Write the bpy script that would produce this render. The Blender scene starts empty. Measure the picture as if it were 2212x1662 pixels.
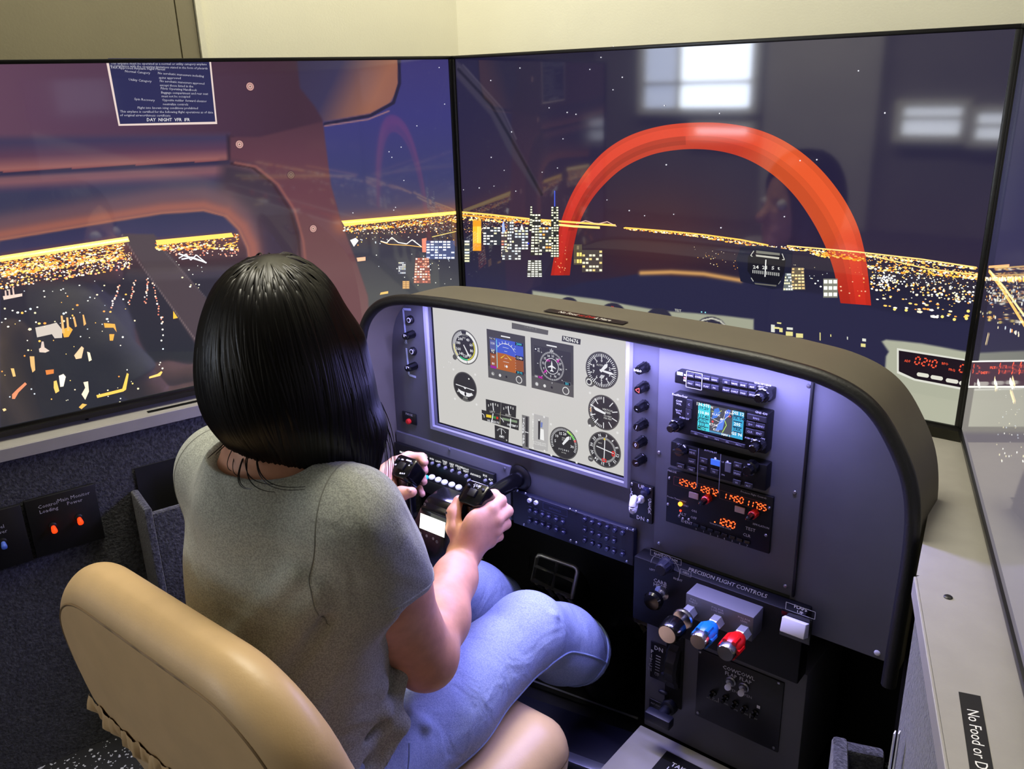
import bpy, bmesh, math, random
import numpy as np
from mathutils import Vector, Matrix, Quaternion
from math import sin, cos, pi, radians

random.seed(7)
RNG = np.random.default_rng(7)
SC = bpy.context.scene
COL = SC.collection

# ------------------------------------------------------------------ camera
CAM = np.array([1.15008, -1.25152, 1.06009])          # metres, floor of the cockpit is z = 0
YAW, PITCH, ROLL, FOC = 0.688387, -0.338118, -0.0299516, 1854.05
FWD = np.array([-sin(YAW) * cos(PITCH), cos(YAW) * cos(PITCH), sin(PITCH)])
_r = np.array([cos(YAW), sin(YAW), 0.0])
_u = np.cross(_r, FWD)
RGT = cos(ROLL) * _r + sin(ROLL) * _u
UPV = -sin(ROLL) * _r + cos(ROLL) * _u
cam_data = bpy.data.cameras.new('camera')
cam_data.sensor_width = 36.0
cam_data.lens = FOC * 36.0 / 2212.0
cam_data.clip_start = 0.02
cam = bpy.data.objects.new('camera', cam_data)
COL.objects.link(cam)
cam.matrix_world = Matrix([[RGT[i], UPV[i], -FWD[i], CAM[i]] for i in range(3)] + [[0, 0, 0, 1]])
SC.camera = cam

# ------------------------------------------------------------------ view transform, world
SC.view_settings.view_transform = 'Standard'
SC.view_settings.look = 'None'
SC.view_settings.exposure = 0.0
SC.view_settings.gamma = 1.0
SC.view_settings.use_curve_mapping = False
W = bpy.data.worlds.new('room_dark')
SC.world = W
W.use_nodes = True
W.node_tree.nodes['Background'].inputs[0].default_value = (0.9, 0.95, 1.0, 1)
W.node_tree.nodes['Background'].inputs[1].default_value = 0.012


def lamp(name, kind, loc, target, energy, color, sx=0.5, sy=0.5, spread=180):
    d = bpy.data.lights.new(name, kind)
    d.energy = energy
    d.color = color
    if kind == 'AREA':
        d.shape = 'RECTANGLE'
        d.size, d.size_y = sx, sy
        d.spread = radians(spread)
    o = bpy.data.objects.new(name, d)
    COL.objects.link(o)
    o.location = loc
    o.rotation_euler = (Vector(target) - Vector(loc)).to_track_quat('-Z', 'Y').to_euler()
    return o


# ceiling luminaire above the cockpit, warm white
lamp('ceiling_lamp_light', 'AREA', (0.18, -0.40, 2.28), (0.10, -0.46, 0.0), 32, (1.0, 0.95, 0.80), 0.5, 0.9)
# added fill light: brightens the back wall that the screens reflect
lamp('hangar_fill_light', 'AREA', (-1.1, -3.5, 2.25), (-1.1, -5.1, 0.8), 125, (1.0, 0.97, 0.92), 3.2, 0.3)
# violet blue LED strip tucked under the front lip of the glareshield
lamp('led_strip_light', 'AREA', (0.50, -0.296, 0.7265), (0.50, -0.40, 0.25), 8.2, (0.37, 0.35, 1.0), 0.70, 0.012)


def survey(x, y, Y=None, Z=None, X=None, plane=None):
    """Reading of the photograph (2212 x 1662) turned into a point in metres on a real plane."""
    v = FWD + ((x - 1106) / FOC) * RGT + ((831 - y) / FOC) * UPV
    if Y is not None:
        t = (Y - CAM[1]) / v[1]
    elif Z is not None:
        t = (Z - CAM[2]) / v[2]
    elif X is not None:
        t = (X - CAM[0]) / v[0]
    else:
        n, q = plane
        t = ((np.array(q) - CAM) @ n) / (v @ n)
    return CAM + t * v


def pix_of(P):
    d = np.asarray(P) - CAM
    z = d @ FWD
    return 1106 + FOC * (d @ RGT) / z, 831 - FOC * (d @ UPV) / z


# ------------------------------------------------------------------ materials
def s2l(c):
    return tuple(((v / 255.0) / 12.92 if v <= 10.3 else (((v / 255.0) + 0.055) / 1.055) ** 2.4) for v in c)


def mat(name, rgb, rough=0.5, metal=0.0, spec=0.5, coat=0.0, emit=None, estr=1.0, var=0.0, vscale=40.0,
        bump=0.0, bscale=200.0, bdist=0.002, rgb2=None, sheen=0.0, detail=4.0, fold=None):
    m = bpy.data.materials.new(name)
    m.use_nodes = True
    nt = m.node_tree
    b = nt.nodes['Principled BSDF']
    base = (*s2l(rgb), 1)
    b.inputs['Base Color'].default_value = base
    b.inputs['Roughness'].default_value = rough
    b.inputs['Metallic'].default_value = metal
    b.inputs['Specular IOR Level'].default_value = spec
    b.inputs['Coat Weight'].default_value = coat
    b.inputs['Coat Roughness'].default_value = 0.08
    if sheen:
        b.inputs['Sheen Weight'].default_value = sheen
        b.inputs['Sheen Roughness'].default_value = 0.6
    if emit is not None:
        b.inputs['Emission Color'].default_value = (*s2l(emit), 1)
        b.inputs['Emission Strength'].default_value = estr
    tc = nt.nodes.new('ShaderNodeTexCoord')
    if var > 0 or rgb2 is not None:
        n = nt.nodes.new('ShaderNodeTexNoise')
        n.inputs['Scale'].default_value = vscale
        n.inputs['Detail'].default_value = detail
        nt.links.new(tc.outputs['Object'], n.inputs['Vector'])
        r = nt.nodes.new('ShaderNodeValToRGB')
        lo = base if rgb2 is None else (*s2l(rgb2), 1)
        if rgb2 is None:
            r.color_ramp.elements[0].color = tuple(v * (1 - var) for v in base[:3]) + (1,)
            r.color_ramp.elements[1].color = tuple(min(1, v * (1 + var)) for v in base[:3]) + (1,)
        else:
            r.color_ramp.elements[0].color = lo
            r.color_ramp.elements[1].color = base
        r.color_ramp.elements[0].position = 0.38
        r.color_ramp.elements[1].position = 0.62
        nt.links.new(n.outputs['Fac'], r.inputs['Fac'])
        nt.links.new(r.outputs['Color'], b.inputs['Base Color'])
    if bump > 0:
        n2 = nt.nodes.new('ShaderNodeTexNoise')
        n2.inputs['Scale'].default_value = bscale
        n2.inputs['Detail'].default_value = 3
        nt.links.new(tc.outputs['Object'], n2.inputs['Vector'])
        bp = nt.nodes.new('ShaderNodeBump')
        bp.inputs['Strength'].default_value = bump
        bp.inputs['Distance'].default_value = bdist
        nt.links.new(n2.outputs['Fac'], bp.inputs['Height'])
        nt.links.new(bp.outputs['Normal'], b.inputs['Normal'])
        if fold:                     # soft creases of cloth: scale, strength, depth
            n3 = nt.nodes.new('ShaderNodeTexNoise')
            n3.inputs['Scale'].default_value = fold[0]
            n3.inputs['Detail'].default_value = 2
            n3.inputs['Distortion'].default_value = 1.2
            nt.links.new(tc.outputs['Object'], n3.inputs['Vector'])
            b3 = nt.nodes.new('ShaderNodeBump')
            b3.inputs['Strength'].default_value = fold[1]
            b3.inputs['Distance'].default_value = fold[2]
            nt.links.new(n3.outputs['Fac'], b3.inputs['Height'])
            nt.links.new(b3.outputs['Normal'], bp.inputs['Normal'])
    return m


def lcd_mat(name, strength=1.0, rough=0.11, spec=0.5):
    """Lit display: the picture comes from the colour attribute of the screen, under a glossy cover."""
    m = bpy.data.materials.new(name)
    m.use_nodes = True
    nt = m.node_tree
    b = nt.nodes['Principled BSDF']
    b.inputs['Base Color'].default_value = (0.004, 0.004, 0.005, 1)
    b.inputs['Roughness'].default_value = rough
    b.inputs['Specular IOR Level'].default_value = spec
    a = nt.nodes.new('ShaderNodeVertexColor')
    a.layer_name = 'picture'
    nt.links.new(a.outputs['Color'], b.inputs['Emission Color'])
    b.inputs['Emission Strength'].default_value = strength
    return m


M = {}


# ------------------------------------------------------------------ object helpers
def link(name, me, parent=None):
    o = bpy.data.objects.new(name, me)
    COL.objects.link(o)
    if parent is not None:
        o.parent = parent
        o.matrix_parent_inverse = Matrix.Identity(4)
        if parent.parent is None:
            o.location = -parent.location
    return o


def tag(o, label=None, cat=None, group=None, kind=None):
    if label:
        o['label'] = label
    if cat:
        o['category'] = cat
    if group:
        o['group'] = group
    if kind:
        o['kind'] = kind
    return o


def thing(name, label, cat, loc=(0, 0, 0), group=None):
    o = bpy.data.objects.new(name, None)
    COL.objects.link(o)
    o.location = loc
    o.empty_display_size = 0.03
    return tag(o, label, cat, group)


def smooth(me, angle=None):
    me.polygons.foreach_set('use_smooth', [True] * len(me.polygons))
    if angle is not None:
        me.set_sharp_from_angle(angle=radians(angle))


def obj(name, bm, m, parent=None, label=None, kind=None, sm=35):
    bmesh.ops.recalc_face_normals(bm, faces=bm.faces)
    me = bpy.data.meshes.new(name)
    bm.to_mesh(me)
    bm.free()
    if sm:
        smooth(me, sm)
    me.materials.append(m)
    o = link(name, me, parent)
    return tag(o, label, None, None, kind)


def B():
    return bmesh.new()


def add_hull(bm, base, top, bevel=0.0):
    """prism between two equal loops of points"""
    n = len(base)
    a = [bm.verts.new(p) for p in base]
    b = [bm.verts.new(p) for p in top]
    fs = [bm.faces.new(a[::-1]), bm.faces.new(b)]
    es = []
    for i in range(n):
        fs.append(bm.faces.new((a[i], a[(i + 1) % n], b[(i + 1) % n], b[i])))
    if bevel > 0:
        es = list({e for f in fs for e in f.edges})
        bmesh.ops.bevel(bm, geom=es, offset=bevel, segments=2, profile=0.5, affect='EDGES', clamp_overlap=True)
    return bm


def add_box(bm, lo, hi, bevel=0.0):
    x0, y0, z0 = [min(a, b) for a, b in zip(lo, hi)]
    x1, y1, z1 = [max(a, b) for a, b in zip(lo, hi)]
    return add_hull(bm, [(x0, y0, z0), (x1, y0, z0), (x1, y1, z0), (x0, y1, z0)],
                    [(x0, y0, z1), (x1, y0, z1), (x1, y1, z1), (x0, y1, z1)], bevel)


def frame_of(d):
    d = Vector(d).normalized()
    t = Vector((0, 0, 1)) if abs(d.z) < 0.9 else Vector((1, 0, 0))
    u = d.cross(t).normalized()
    v = u.cross(d).normalized()
    return d, u, v


def add_lathe(bm, p, d, prof, seg=20, flute=0, fdepth=0.1):
    """prof: list of (distance along d, radius) from base to tip; fluted knobs with flute > 0"""
    d, u, v = frame_of(d)
    p = Vector(p)
    rings = []
    for s, r in prof:
        ring = []
        for i in range(seg):
            a = 2 * pi * i / seg
            rr = r * (1 - (fdepth if (flute and i % 2) else 0))
            ring.append(bm.verts.new(p + d * s + (u * cos(a) + v * sin(a)) * max(rr, 1e-5)))
        rings.append(ring)
    for a, b in zip(rings, rings[1:]):
        for i in range(seg):
            bm.faces.new((a[i], a[(i + 1) % seg], b[(i + 1) % seg], b[i]))
    bm.faces.new(rings[0][::-1])
    bm.faces.new(rings[-1])
    return bm


def add_tube(bm, pts, r, seg=8, close=False):
    """tube along a polyline; r a number or a list"""
    pts = [Vector(p) for p in pts]
    n = len(pts)
    rs = r if isinstance(r, (list, tuple, np.ndarray)) else [r] * n
    rings = []
    prev = None
    for i in range(n):
        if close:
            t = pts[(i + 1) % n] - pts[i - 1]
        else:
            t = pts[min(i + 1, n - 1)] - pts[max(i - 1, 0)]
        t.normalize()
        if prev is None:
            _, u, v = frame_of(t)
        else:
            u = (prev - t * prev.dot(t)).normalized()
            v = t.cross(u)
        prev = u
        rings.append([bm.verts.new(pts[i] + (u * cos(2 * pi * k / seg) + v * sin(2 * pi * k / seg)) * rs[i]) for k in range(seg)])
    m = n if close else n - 1
    for i in range(m):
        a, b = rings[i], rings[(i + 1) % n]
        for k in range(seg):
            bm.faces.new((a[k], a[(k + 1) % seg], b[(k + 1) % seg], b[k]))
    if not close:
        bm.faces.new(rings[0][::-1])
        bm.faces.new(rings[-1])
    return bm


def add_ball(bm, c, r, seg=16, rings=10):
    r = r if isinstance(r, (tuple, list)) else (r, r, r)
    mtx = Matrix.Translation(c) @ Matrix.Diagonal((r[0], r[1], r[2], 1))
    bmesh.ops.create_uvsphere(bm, u_segments=seg, v_segments=rings, radius=1.0, matrix=mtx)
    return bm


def text_polys(s, size=1.0, align='CENTER', bold=0.0, italic=0.0, spacing=1.0, linesp=1.0, res=2):
    """outline of a text as (verts 2D, faces), centred on the origin; cap height about 0.7 * size"""
    cu = bpy.data.curves.new('lettering', 'FONT')
    cu.body = s
    cu.size = size
    cu.align_x = align
    cu.align_y = 'CENTER'
    cu.offset = bold * size * .55
    cu.shear = italic
    cu.space_character = spacing
    cu.space_line = linesp
    cu.resolution_u = res
    o = bpy.data.objects.new('lettering', cu)
    COL.objects.link(o)
    bpy.context.view_layer.update()
    me = bpy.data.meshes.new_from_object(o.evaluated_get(bpy.context.evaluated_depsgraph_get()))
    vs = [(v.co.x, v.co.y) for v in me.vertices]
    fs = [tuple(p.vertices) for p in me.polygons]
    bpy.data.objects.remove(o)
    bpy.data.curves.remove(cu)
    bpy.data.meshes.remove(me)
    return vs, fs


class Print:
    """Flat print on a surface or picture on a display: coloured flat polygons, all in one mesh.
    origin o, unit vectors ex, ey (in the plane) and n (towards the reader)."""

    def __init__(self, o, ex, ey, n):
        self.o, self.ex, self.ey, self.n = [np.array(q, float) for q in (o, ex, ey, n)]
        self.v, self.f, self.c = [], [], []
        self.lift = 0.0003
        self.gain = 1.0

    def uv(self, x, y):
        p = survey(x, y, plane=(self.n, self.o)) - self.o
        return float(p @ self.ex), float(p @ self.ey)

    def poly(self, pts, col, dk=1):
        b = len(self.v)
        h = self.lift
        for u, w in pts:
            self.v.append(self.o + self.ex * u + self.ey * w + self.n * h)
        self.f.append(tuple(range(b, b + len(pts))))
        self.c.append(col)

    def layer(self, d=0.00012):
        self.lift += d

    def rect(self, u0, w0, u1, w1, col):
        self.poly([(u0, w0), (u1, w0), (u1, w1), (u0, w1)], col)

    def line(self, a, b, wd, col):
        a, b = np.array(a, float), np.array(b, float)
        d = b - a
        L = np.linalg.norm(d)
        if L < 1e-9:
            return
        q = np.array([-d[1], d[0]]) / L * wd / 2
        self.poly([a + q, a - q, b - q, b + q], col)

    def path(self, pts, wd, col, close=False):
        pts = list(pts)
        if close:
            pts.append(pts[0])
        for a, b in zip(pts, pts[1:]):
            self.line(a, b, wd, col)

    def box(self, u0, w0, u1, w1, wd, col):
        self.path([(u0, w0), (u1, w0), (u1, w1), (u0, w1)], wd, col, True)

    def disc(self, c, r, col, n=32):
        self.poly([(c[0] + r * cos(2 * pi * i / n), c[1] + r * sin(2 * pi * i / n)) for i in range(n)], col)

    def arc(self, c, r, a0, a1, wd, col, n=24):
        """angles in degrees clockwise from the top"""
        P = [(c[0] + r * sin(radians(a0 + (a1 - a0) * i / n)), c[1] + r * cos(radians(a0 + (a1 - a0) * i / n))) for i in range(n + 1)]
        self.path(P, wd, col)

    def ticks(self, c, r0, r1, a0, a1, n, wd, col):
        for i in range(n):
            a = radians(a0 + (a1 - a0) * i / max(n - 1, 1))
            self.line((c[0] + r0 * sin(a), c[1] + r0 * cos(a)), (c[0] + r1 * sin(a), c[1] + r1 * cos(a)), wd, col)

    def text(self, s, c, size, col, align='CENTER', rot=0.0, **kw):
        vs, fs = text_polys(s, size, align, **kw)
        ca, sa = cos(radians(rot)), sin(radians(rot))
        b = len(self.v)
        for x, y in vs:
            u, w = c[0] + x * ca - y * sa, c[1] + x * sa + y * ca
            self.v.append(self.o + self.ex * u + self.ey * w + self.n * self.lift)
        for f in fs:
            self.f.append(tuple(b + i for i in f))
            self.c.append(col)

    SEG = {'0': 'abcdef', '1': 'bc', '2': 'abged', '3': 'abgcd', '4': 'fgbc', '5': 'afgcd', '6': 'afgedc', '7': 'abc', '8': 'abcdefg', '9': 'abcdfg', ' ': ''}

    def seven(self, s, u, w, h, col, slant=0.12, wd=0.16, pitch=0.78):
        """seven segment digits, (u, w) the lower left corner"""
        hw = 0.5 * h
        t = wd * h
        for ch in s:
            if ch == '.':
                self.rect(u - 0.22 * h, w - t * 0.3, u - 0.22 * h + t, w + t * 0.7, col)
                continue
            S = {'a': ((0, h), (hw, h)), 'b': ((hw, h), (hw, h / 2)), 'c': ((hw, h / 2), (hw, 0)), 'd': ((0, 0), (hw, 0)),
                 'e': ((0, h / 2), (0, 0)), 'f': ((0, h), (0, h / 2)), 'g': ((0, h / 2), (hw, h / 2))}
            for k in self.SEG[ch]:
                (a0, b0), (a1, b1) = S[k]
                L = math.hypot(a1 - a0, b1 - b0)
                e = 0.1 * h / L
                p = (u + a0 + (a1 - a0) * e + slant * b0, w + b0 + (b1 - b0) * e)
                q = (u + a0 + (a1 - a0) * (1 - e) + slant * b1, w + b0 + (b1 - b0) * (1 - e))
                self.line(p, q, t, col)
            u += pitch * h

    def build(self, name, m, parent=None, label=None, kind=None, srgb=True):
        me = bpy.data.meshes.new(name)
        me.from_pydata([tuple(v) for v in self.v], [], self.f)
        a = me.color_attributes.new('picture', 'FLOAT_COLOR', 'CORNER')
        buf = []
        for f, c in zip(self.f, self.c):
            k = s2l(c[:3])
            g = c[3] if len(c) > 3 else self.gain
            buf.extend([k[0] * g, k[1] * g, k[2] * g, 1.0] * len(f))
        a.data.foreach_set('color', buf)
        me.materials.append(m)
        # every face looks at the reader
        o = link(name, me, parent)
        return tag(o, label, None, None, kind)


def print_mat(name, rough=0.5):
    """non lit print: the colour attribute is the ink"""
    m = bpy.data.materials.new(name)
    m.use_nodes = True
    nt = m.node_tree
    b = nt.nodes['Principled BSDF']
    b.inputs['Roughness'].default_value = rough
    a = nt.nodes.new('ShaderNodeVertexColor')
    a.layer_name = 'picture'
    nt.links.new(a.outputs['Color'], b.inputs['Base Color'])
    return m
# =================================================================== the room
M['cream'] = mat('cream_wall_paint', (224, 221, 200), 0.85, var=0.03, vscale=3, bump=0.08, bscale=300)
M['olive'] = mat('olive_door_paint', (132, 125, 101), 0.6, var=0.04, vscale=5, bump=0.06, bscale=250)
M['ceil'] = mat('white_ceiling', (196, 194, 184), 0.9, var=0.02, vscale=6)
M['back'] = mat('grey_back_wall', (176, 172, 160), 0.9, var=0.04, vscale=3)
M['dark_panel'] = mat('dark_garage_panels', (120, 114, 108), 0.8, var=0.06, vscale=3)
M['day'] = mat('daylight_pane', (200, 205, 210), 0.2, emit=(226, 236, 255), estr=16.0)
M['blind'] = mat('blind_lit_from_behind', (200, 200, 200), 0.6, emit=(208, 222, 255), estr=5.5)
M['day_low'] = mat('low_daylight_pane', (200, 205, 210), 0.2, emit=(226, 232, 245), estr=7.0)
M['floor'] = mat('black_rubber_floor', (15, 15, 18), 0.7)


def speckle(m):
    nt = m.node_tree
    b = nt.nodes['Principled BSDF']
    tc = nt.nodes.new('ShaderNodeTexCoord')
    v = nt.nodes.new('ShaderNodeTexVoronoi')
    v.inputs['Scale'].default_value = 160
    n = nt.nodes.new('ShaderNodeTexNoise')
    n.inputs['Scale'].default_value = 90
    nt.links.new(tc.outputs['Object'], v.inputs['Vector'])
    nt.links.new(tc.outputs['Object'], n.inputs['Vector'])
    a = nt.nodes.new('ShaderNodeMath')
    a.operation = 'LESS_THAN'
    nt.links.new(v.outputs['Distance'], a.inputs[0])
    s = nt.nodes.new('ShaderNodeMath')
    s.operation = 'MULTIPLY_ADD'
    nt.links.new(n.outputs['Fac'], s.inputs[0])
    s.inputs[1].default_value = 1.5
    s.inputs[2].default_value = -0.55
    nt.links.new(s.outputs[0], a.inputs[1])
    r = nt.nodes.new('ShaderNodeMix')
    r.data_type = 'RGBA'
    r.inputs['A'].default_value = (0.004, 0.004, 0.006, 1)
    r.inputs['B'].default_value = (0.42, 0.43, 0.48, 1)
    nt.links.new(a.outputs[0], r.inputs['Factor'])
    nt.links.new(r.outputs['Result'], b.inputs['Base Color'])


speckle(M['floor'])


def struct(name, bm, m, parent=None, sm=0):
    o = obj(name, bm, m, parent, sm=sm)
    if parent is None:
        o['kind'] = 'structure'
    return o


HL = radians(74.694)                    # the left screen turns away from the front screen
HR = radians(72.5)
dL = np.array([-cos(HL), -sin(HL), 0])  # along the left screen, away from the corner
nL = np.array([sin(HL), -cos(HL), 0])   # towards the seat
dR = np.array([cos(HR), -sin(HR), 0])
nR = np.array([-sin(HR), -cos(HR), 0])
MW, MT, MB_ = 0.93, 1.11, 0.581         # screen width, top and bottom height
CEIL = 2.35
Z3 = np.array([0, 0, 1.0])


def wall_strip(bm, a, b, z0, z1, th, back):
    """upright slab between plan points a and b, thickness th away from the room (direction back)"""
    a, b, k = [np.array([*q[:2], 0.0]) for q in (a, b, back)]
    k = k / np.linalg.norm(k) * th
    base = [a, b, b + k, a + k]
    return add_hull(bm, [p + Z3 * z0 for p in base], [p + Z3 * z1 for p in base])


bm = B()
add_box(bm, (-5.0, -5.2, -0.06), (4.2, 0.6, 0.0))
struct('floor', bm, M['floor'])
bm = B()
add_box(bm, (-5.0, -5.2, CEIL), (4.2, 0.6, CEIL + 0.06))
struct('ceiling', bm, M['ceil'])

OFFW = 0.12
fw = OFFW                               # front wall stands a hand behind the screens
# corner of the front wall and the left wall
pL = -nL * OFFW
t = (fw - pL[1]) / dL[1]
cornerL = pL + dL * t
door_a = survey(437, 60, plane=(nL, pL))
door_b = survey(384, 60, plane=(nL, pL))
sA = float((door_a - pL) @ dL)
sB = float((door_b - pL) @ dL)
LEND = 1.16
bm = B()
wall_strip(bm, cornerL, pL + dL * sA, 0, CEIL, 0.1, -nL)
struct('wall_left', bm, M['cream'])
bm = B()
wall_strip(bm, pL + dL * sA, pL + dL * LEND, 0, CEIL, 0.1, -nL)
wall_strip(bm, pL + dL * LEND - nL * 0.1, np.array([-5.0, -1.75, 0]), 0, CEIL, 0.1, (0, 1, 0))
struct('wall_side', bm, M['olive'])
# door leaf with its jamb against the left wall
door = thing('door_1', None, None, tuple(pL + dL * sB))
door['kind'] = 'structure'
bm = B()
wall_strip(bm, pL + dL * (sA + .012) + nL * .006, pL + dL * sB + nL * .006, 0, 2.1, 0.03, -nL)
obj('door_jamb', bm, M['olive'], door)
bm = B()
wall_strip(bm, pL + dL * (sB + .004) + nL * .012, pL + dL * LEND + nL * .012, 0, 2.1, 0.03, -nL)
obj('door_leaf', bm, M['olive'], door)
bm = B()
wall_strip(bm, pL + dL * sA + nL * .012, pL + dL * (sA + .010) + nL * .012, 0, 2.12, 0.03, -nL)
obj('door_casing', bm, M['cream'], door)
bm = B()
wall_strip(bm, cornerL, (4.2, fw), 0, CEIL, 0.1, (0, 1, 0))
struct('wall_front', bm, M['cream'])
bm = B()
wall_strip(bm, (4.1, fw), (4.1, -5.1), 0, CEIL, 0.1, (1, 0, 0))
struct('wall_right', bm, M['olive'])
bm = B()
wall_strip(bm, (-4.9, -1.75), (-4.9, -5.1), 0, CEIL, 0.1, (-1, 0, 0))
struct('wall_far_left', bm, M['back'])
bm = B()
wall_strip(bm, (-5.0, -5.1), (4.2, -5.1), 0, CEIL, 0.1, (0, -1, 0))
struct('wall_back', bm, M['dark_panel'])
# light coloured pier of the back wall beside the window
bm = B()
add_box(bm, (-1.55, -5.1, 0.0), (-0.75, -5.02, CEIL))
add_box(bm, (0.35, -5.1, 0.0), (3.6, -5.02, CEIL))
struct('trim_1', bm, M['back'])


def window(n, x0, x1, z0, z1, panes, bars):
    w = thing('window_%d' % n, None, None, (x0, -5.05, z0))
    w['kind'] = 'structure'
    bm = B()
    f = .05
    add_box(bm, (x0 - f, -5.10, z0 - f), (x1 + f, -5.0, z0))
    add_box(bm, (x0 - f, -5.10, z1), (x1 + f, -5.0, z1 + f))
    add_box(bm, (x0 - f, -5.10, z0), (x0, -5.0, z1))
    add_box(bm, (x1, -5.10, z0), (x1 + f, -5.0, z1))
    for b in bars:
        if b[0] == 'v':
            add_box(bm, (b[1] - .015, -5.07, z0), (b[1] + .015, -5.01, z1))
        else:
            add_box(bm, (x0, -5.07, b[1] - .013), (x1, -5.01, b[1] + .013))
    obj('window_frame', bm, M['cream'], w, sm=0)
    for (a, b, m) in panes:
        bm = B()
        add_box(bm, (a, -5.06, z0), (b, -5.05, z1))
        obj('pane', bm, m, w, sm=0)


window(1, -2.56, -1.66, .84, 2.0, [(-2.56, -2.26, M['blind']), (-2.26, -1.66, M['day'])], [('v', -2.26), ('h', 1.02), ('h', 1.42)])
window(2, -2.10, -1.66, .645, .69, [(-2.10, -1.66, M['day_low'])], [])
window(3, -.58, -.22, .66, .83, [(-.58, -.22, M['day_low'])], [('h', .765)])
window(4, -.13, .04, .64, .79, [(-.13, .04, M['day_low'])], [('h', .72)])
window(5, -4.4, -3.6, .9, 1.5, [(-4.4, -3.6, M['blind'])], [('h', 1.2)])

# ceiling luminaire
cl = thing('ceiling_light', 'flat white ceiling light panel above the wall screens', 'ceiling light', (0.18, -0.40, 2.30))
bm = B()
add_box(bm, (-.10, -.88, 2.30), (.46, .02, 2.35), .006)
obj('light_frame', bm, M['ceil'], cl)
bm = B()
add_box(bm, (-.07, -.85, 2.296), (.43, -.01, 2.302))
obj('diffuser', bm, mat('lit_diffuser', (240, 240, 230), 0.4, emit=(255, 244, 214), estr=3.0), cl)
# =================================================================== three wall screens with the outside view
M['black'] = mat('black_plastic', (12, 12, 13), 0.42)
M['gloss_black'] = mat('gloss_black_plastic', (8, 8, 10), 0.16)
M['lcd'] = lcd_mat('lit_wall_screen', 1.0, 0.05, 1.0)
M['bezel'] = mat('black_bezel', (5, 5, 6), 0.35)


def inside(px, py, poly):
    r = np.zeros(px.shape, bool)
    n = len(poly)
    for i in range(n):
        x0, y0 = poly[i]
        x1, y1 = poly[(i + 1) % n]
        if y0 == y1:
            continue
        c = ((y0 > py) != (y1 > py)) & (px < (x1 - x0) * (py - y0) / (y1 - y0) + x0)
        r ^= c
    return r


def seg_dist(px, py, pts, close=False):
    d = np.full(px.shape, 1e9)
    pts = list(pts)
    if close:
        pts.append(pts[0])
    for (x0, y0), (x1, y1) in zip(pts, pts[1:]):
        L = (x1 - x0) ** 2 + (y1 - y0) ** 2 + 1e-9
        t = np.clip(((px - x0) * (x1 - x0) + (py - y0) * (y1 - y0)) / L, 0, 1)
        d = np.minimum(d, np.hypot(px - x0 - t * (x1 - x0), py - y0 - t * (y1 - y0)))
    return d


class Paint:
    """picture of a display, painted cell by cell over its screen"""

    def __init__(self, px, py):
        self.x, self.y = px, py
        self.c = np.zeros((*px.shape, 3))

    def mix(self, m, col):
        m = np.clip(m, 0, 1)[..., None]
        self.c = self.c * (1 - m) + np.array(col, float) * m

    def grad(self, stops, axis='y'):
        v = self.y if axis == 'y' else self.x
        xs = [s[0] for s in stops]
        return np.stack([np.interp(v, xs, [s[1][k] for s in stops]) for k in range(3)], -1)

    def area(self, poly, col, soft=1.5, a=1.0):
        ins = inside(self.x, self.y, poly)
        d = seg_dist(self.x, self.y, poly, True)
        s = np.where(ins, d, -d) / soft * .5 + .5
        m = np.clip(s, 0, 1)[..., None] * a
        col = np.array(col, float)
        self.c = self.c * (1 - m) + col * m

    def stroke(self, pts, w, col, soft=1.5, a=1.0):
        d = seg_dist(self.x, self.y, pts)
        self.mix(np.clip((w / 2 - d) / soft + .5, 0, 1) * a, col)

    def glow(self, pts, w, col, a=1.0):
        d = seg_dist(self.x, self.y, pts)
        self.mix(np.exp(-(d / w) ** 2) * a, col)


def screen(name, o, ex, n, u0, u1, z0, z1, nu, nv, painter, parent):
    """grid over the display; the picture sits in its colour attribute"""
    us, zs = np.linspace(u0, u1, nu + 1), np.linspace(z0, z1, nv + 1)
    U_, Z_ = np.meshgrid(us, zs, indexing='ij')
    Pw = o[None, None] + ex * U_[..., None] + Z3 * Z_[..., None]
    d = Pw - CAM
    zz = d @ FWD
    ok = zz > .05
    zz = np.where(ok, zz, .05)
    pa = Paint(1106 + FOC * (d @ RGT) / zz, 831 - FOC * (d @ UPV) / zz)
    painter(pa)
    c = np.clip(pa.c, 0, 255) / 255
    lin = np.where(c <= .04045, c / 12.92, ((c + .055) / 1.055) ** 2.4)
    i, j = np.meshgrid(np.arange(nu), np.arange(nv), indexing='ij')
    a = (i * (nv + 1) + j).ravel()
    F_ = np.stack([a, a + nv + 1, a + nv + 2, a + 1], 1)
    if np.dot(np.cross(ex, Z3), n) < 0:
        F_ = F_[:, ::-1]
    me = bpy.data.meshes.new(name)
    me.vertices.add(Pw.shape[0] * Pw.shape[1])
    me.vertices.foreach_set('co', Pw.reshape(-1, 3).astype(np.float32).ravel())
    me.loops.add(F_.size)
    me.loops.foreach_set('vertex_index', F_.astype(np.int32).ravel())
    me.polygons.add(len(F_))
    me.polygons.foreach_set('loop_start', np.arange(0, F_.size, 4, dtype=np.int32))
    me.update(calc_edges=True)
    at = me.color_attributes.new('picture', 'FLOAT_COLOR', 'POINT')
    at.data.foreach_set('color', np.concatenate([lin.reshape(-1, 3), np.ones((lin.shape[0] * lin.shape[1], 1))], 1).astype(np.float32).ravel())
    me.materials.append(M['lcd'])
    return link(name, me, parent)


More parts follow.
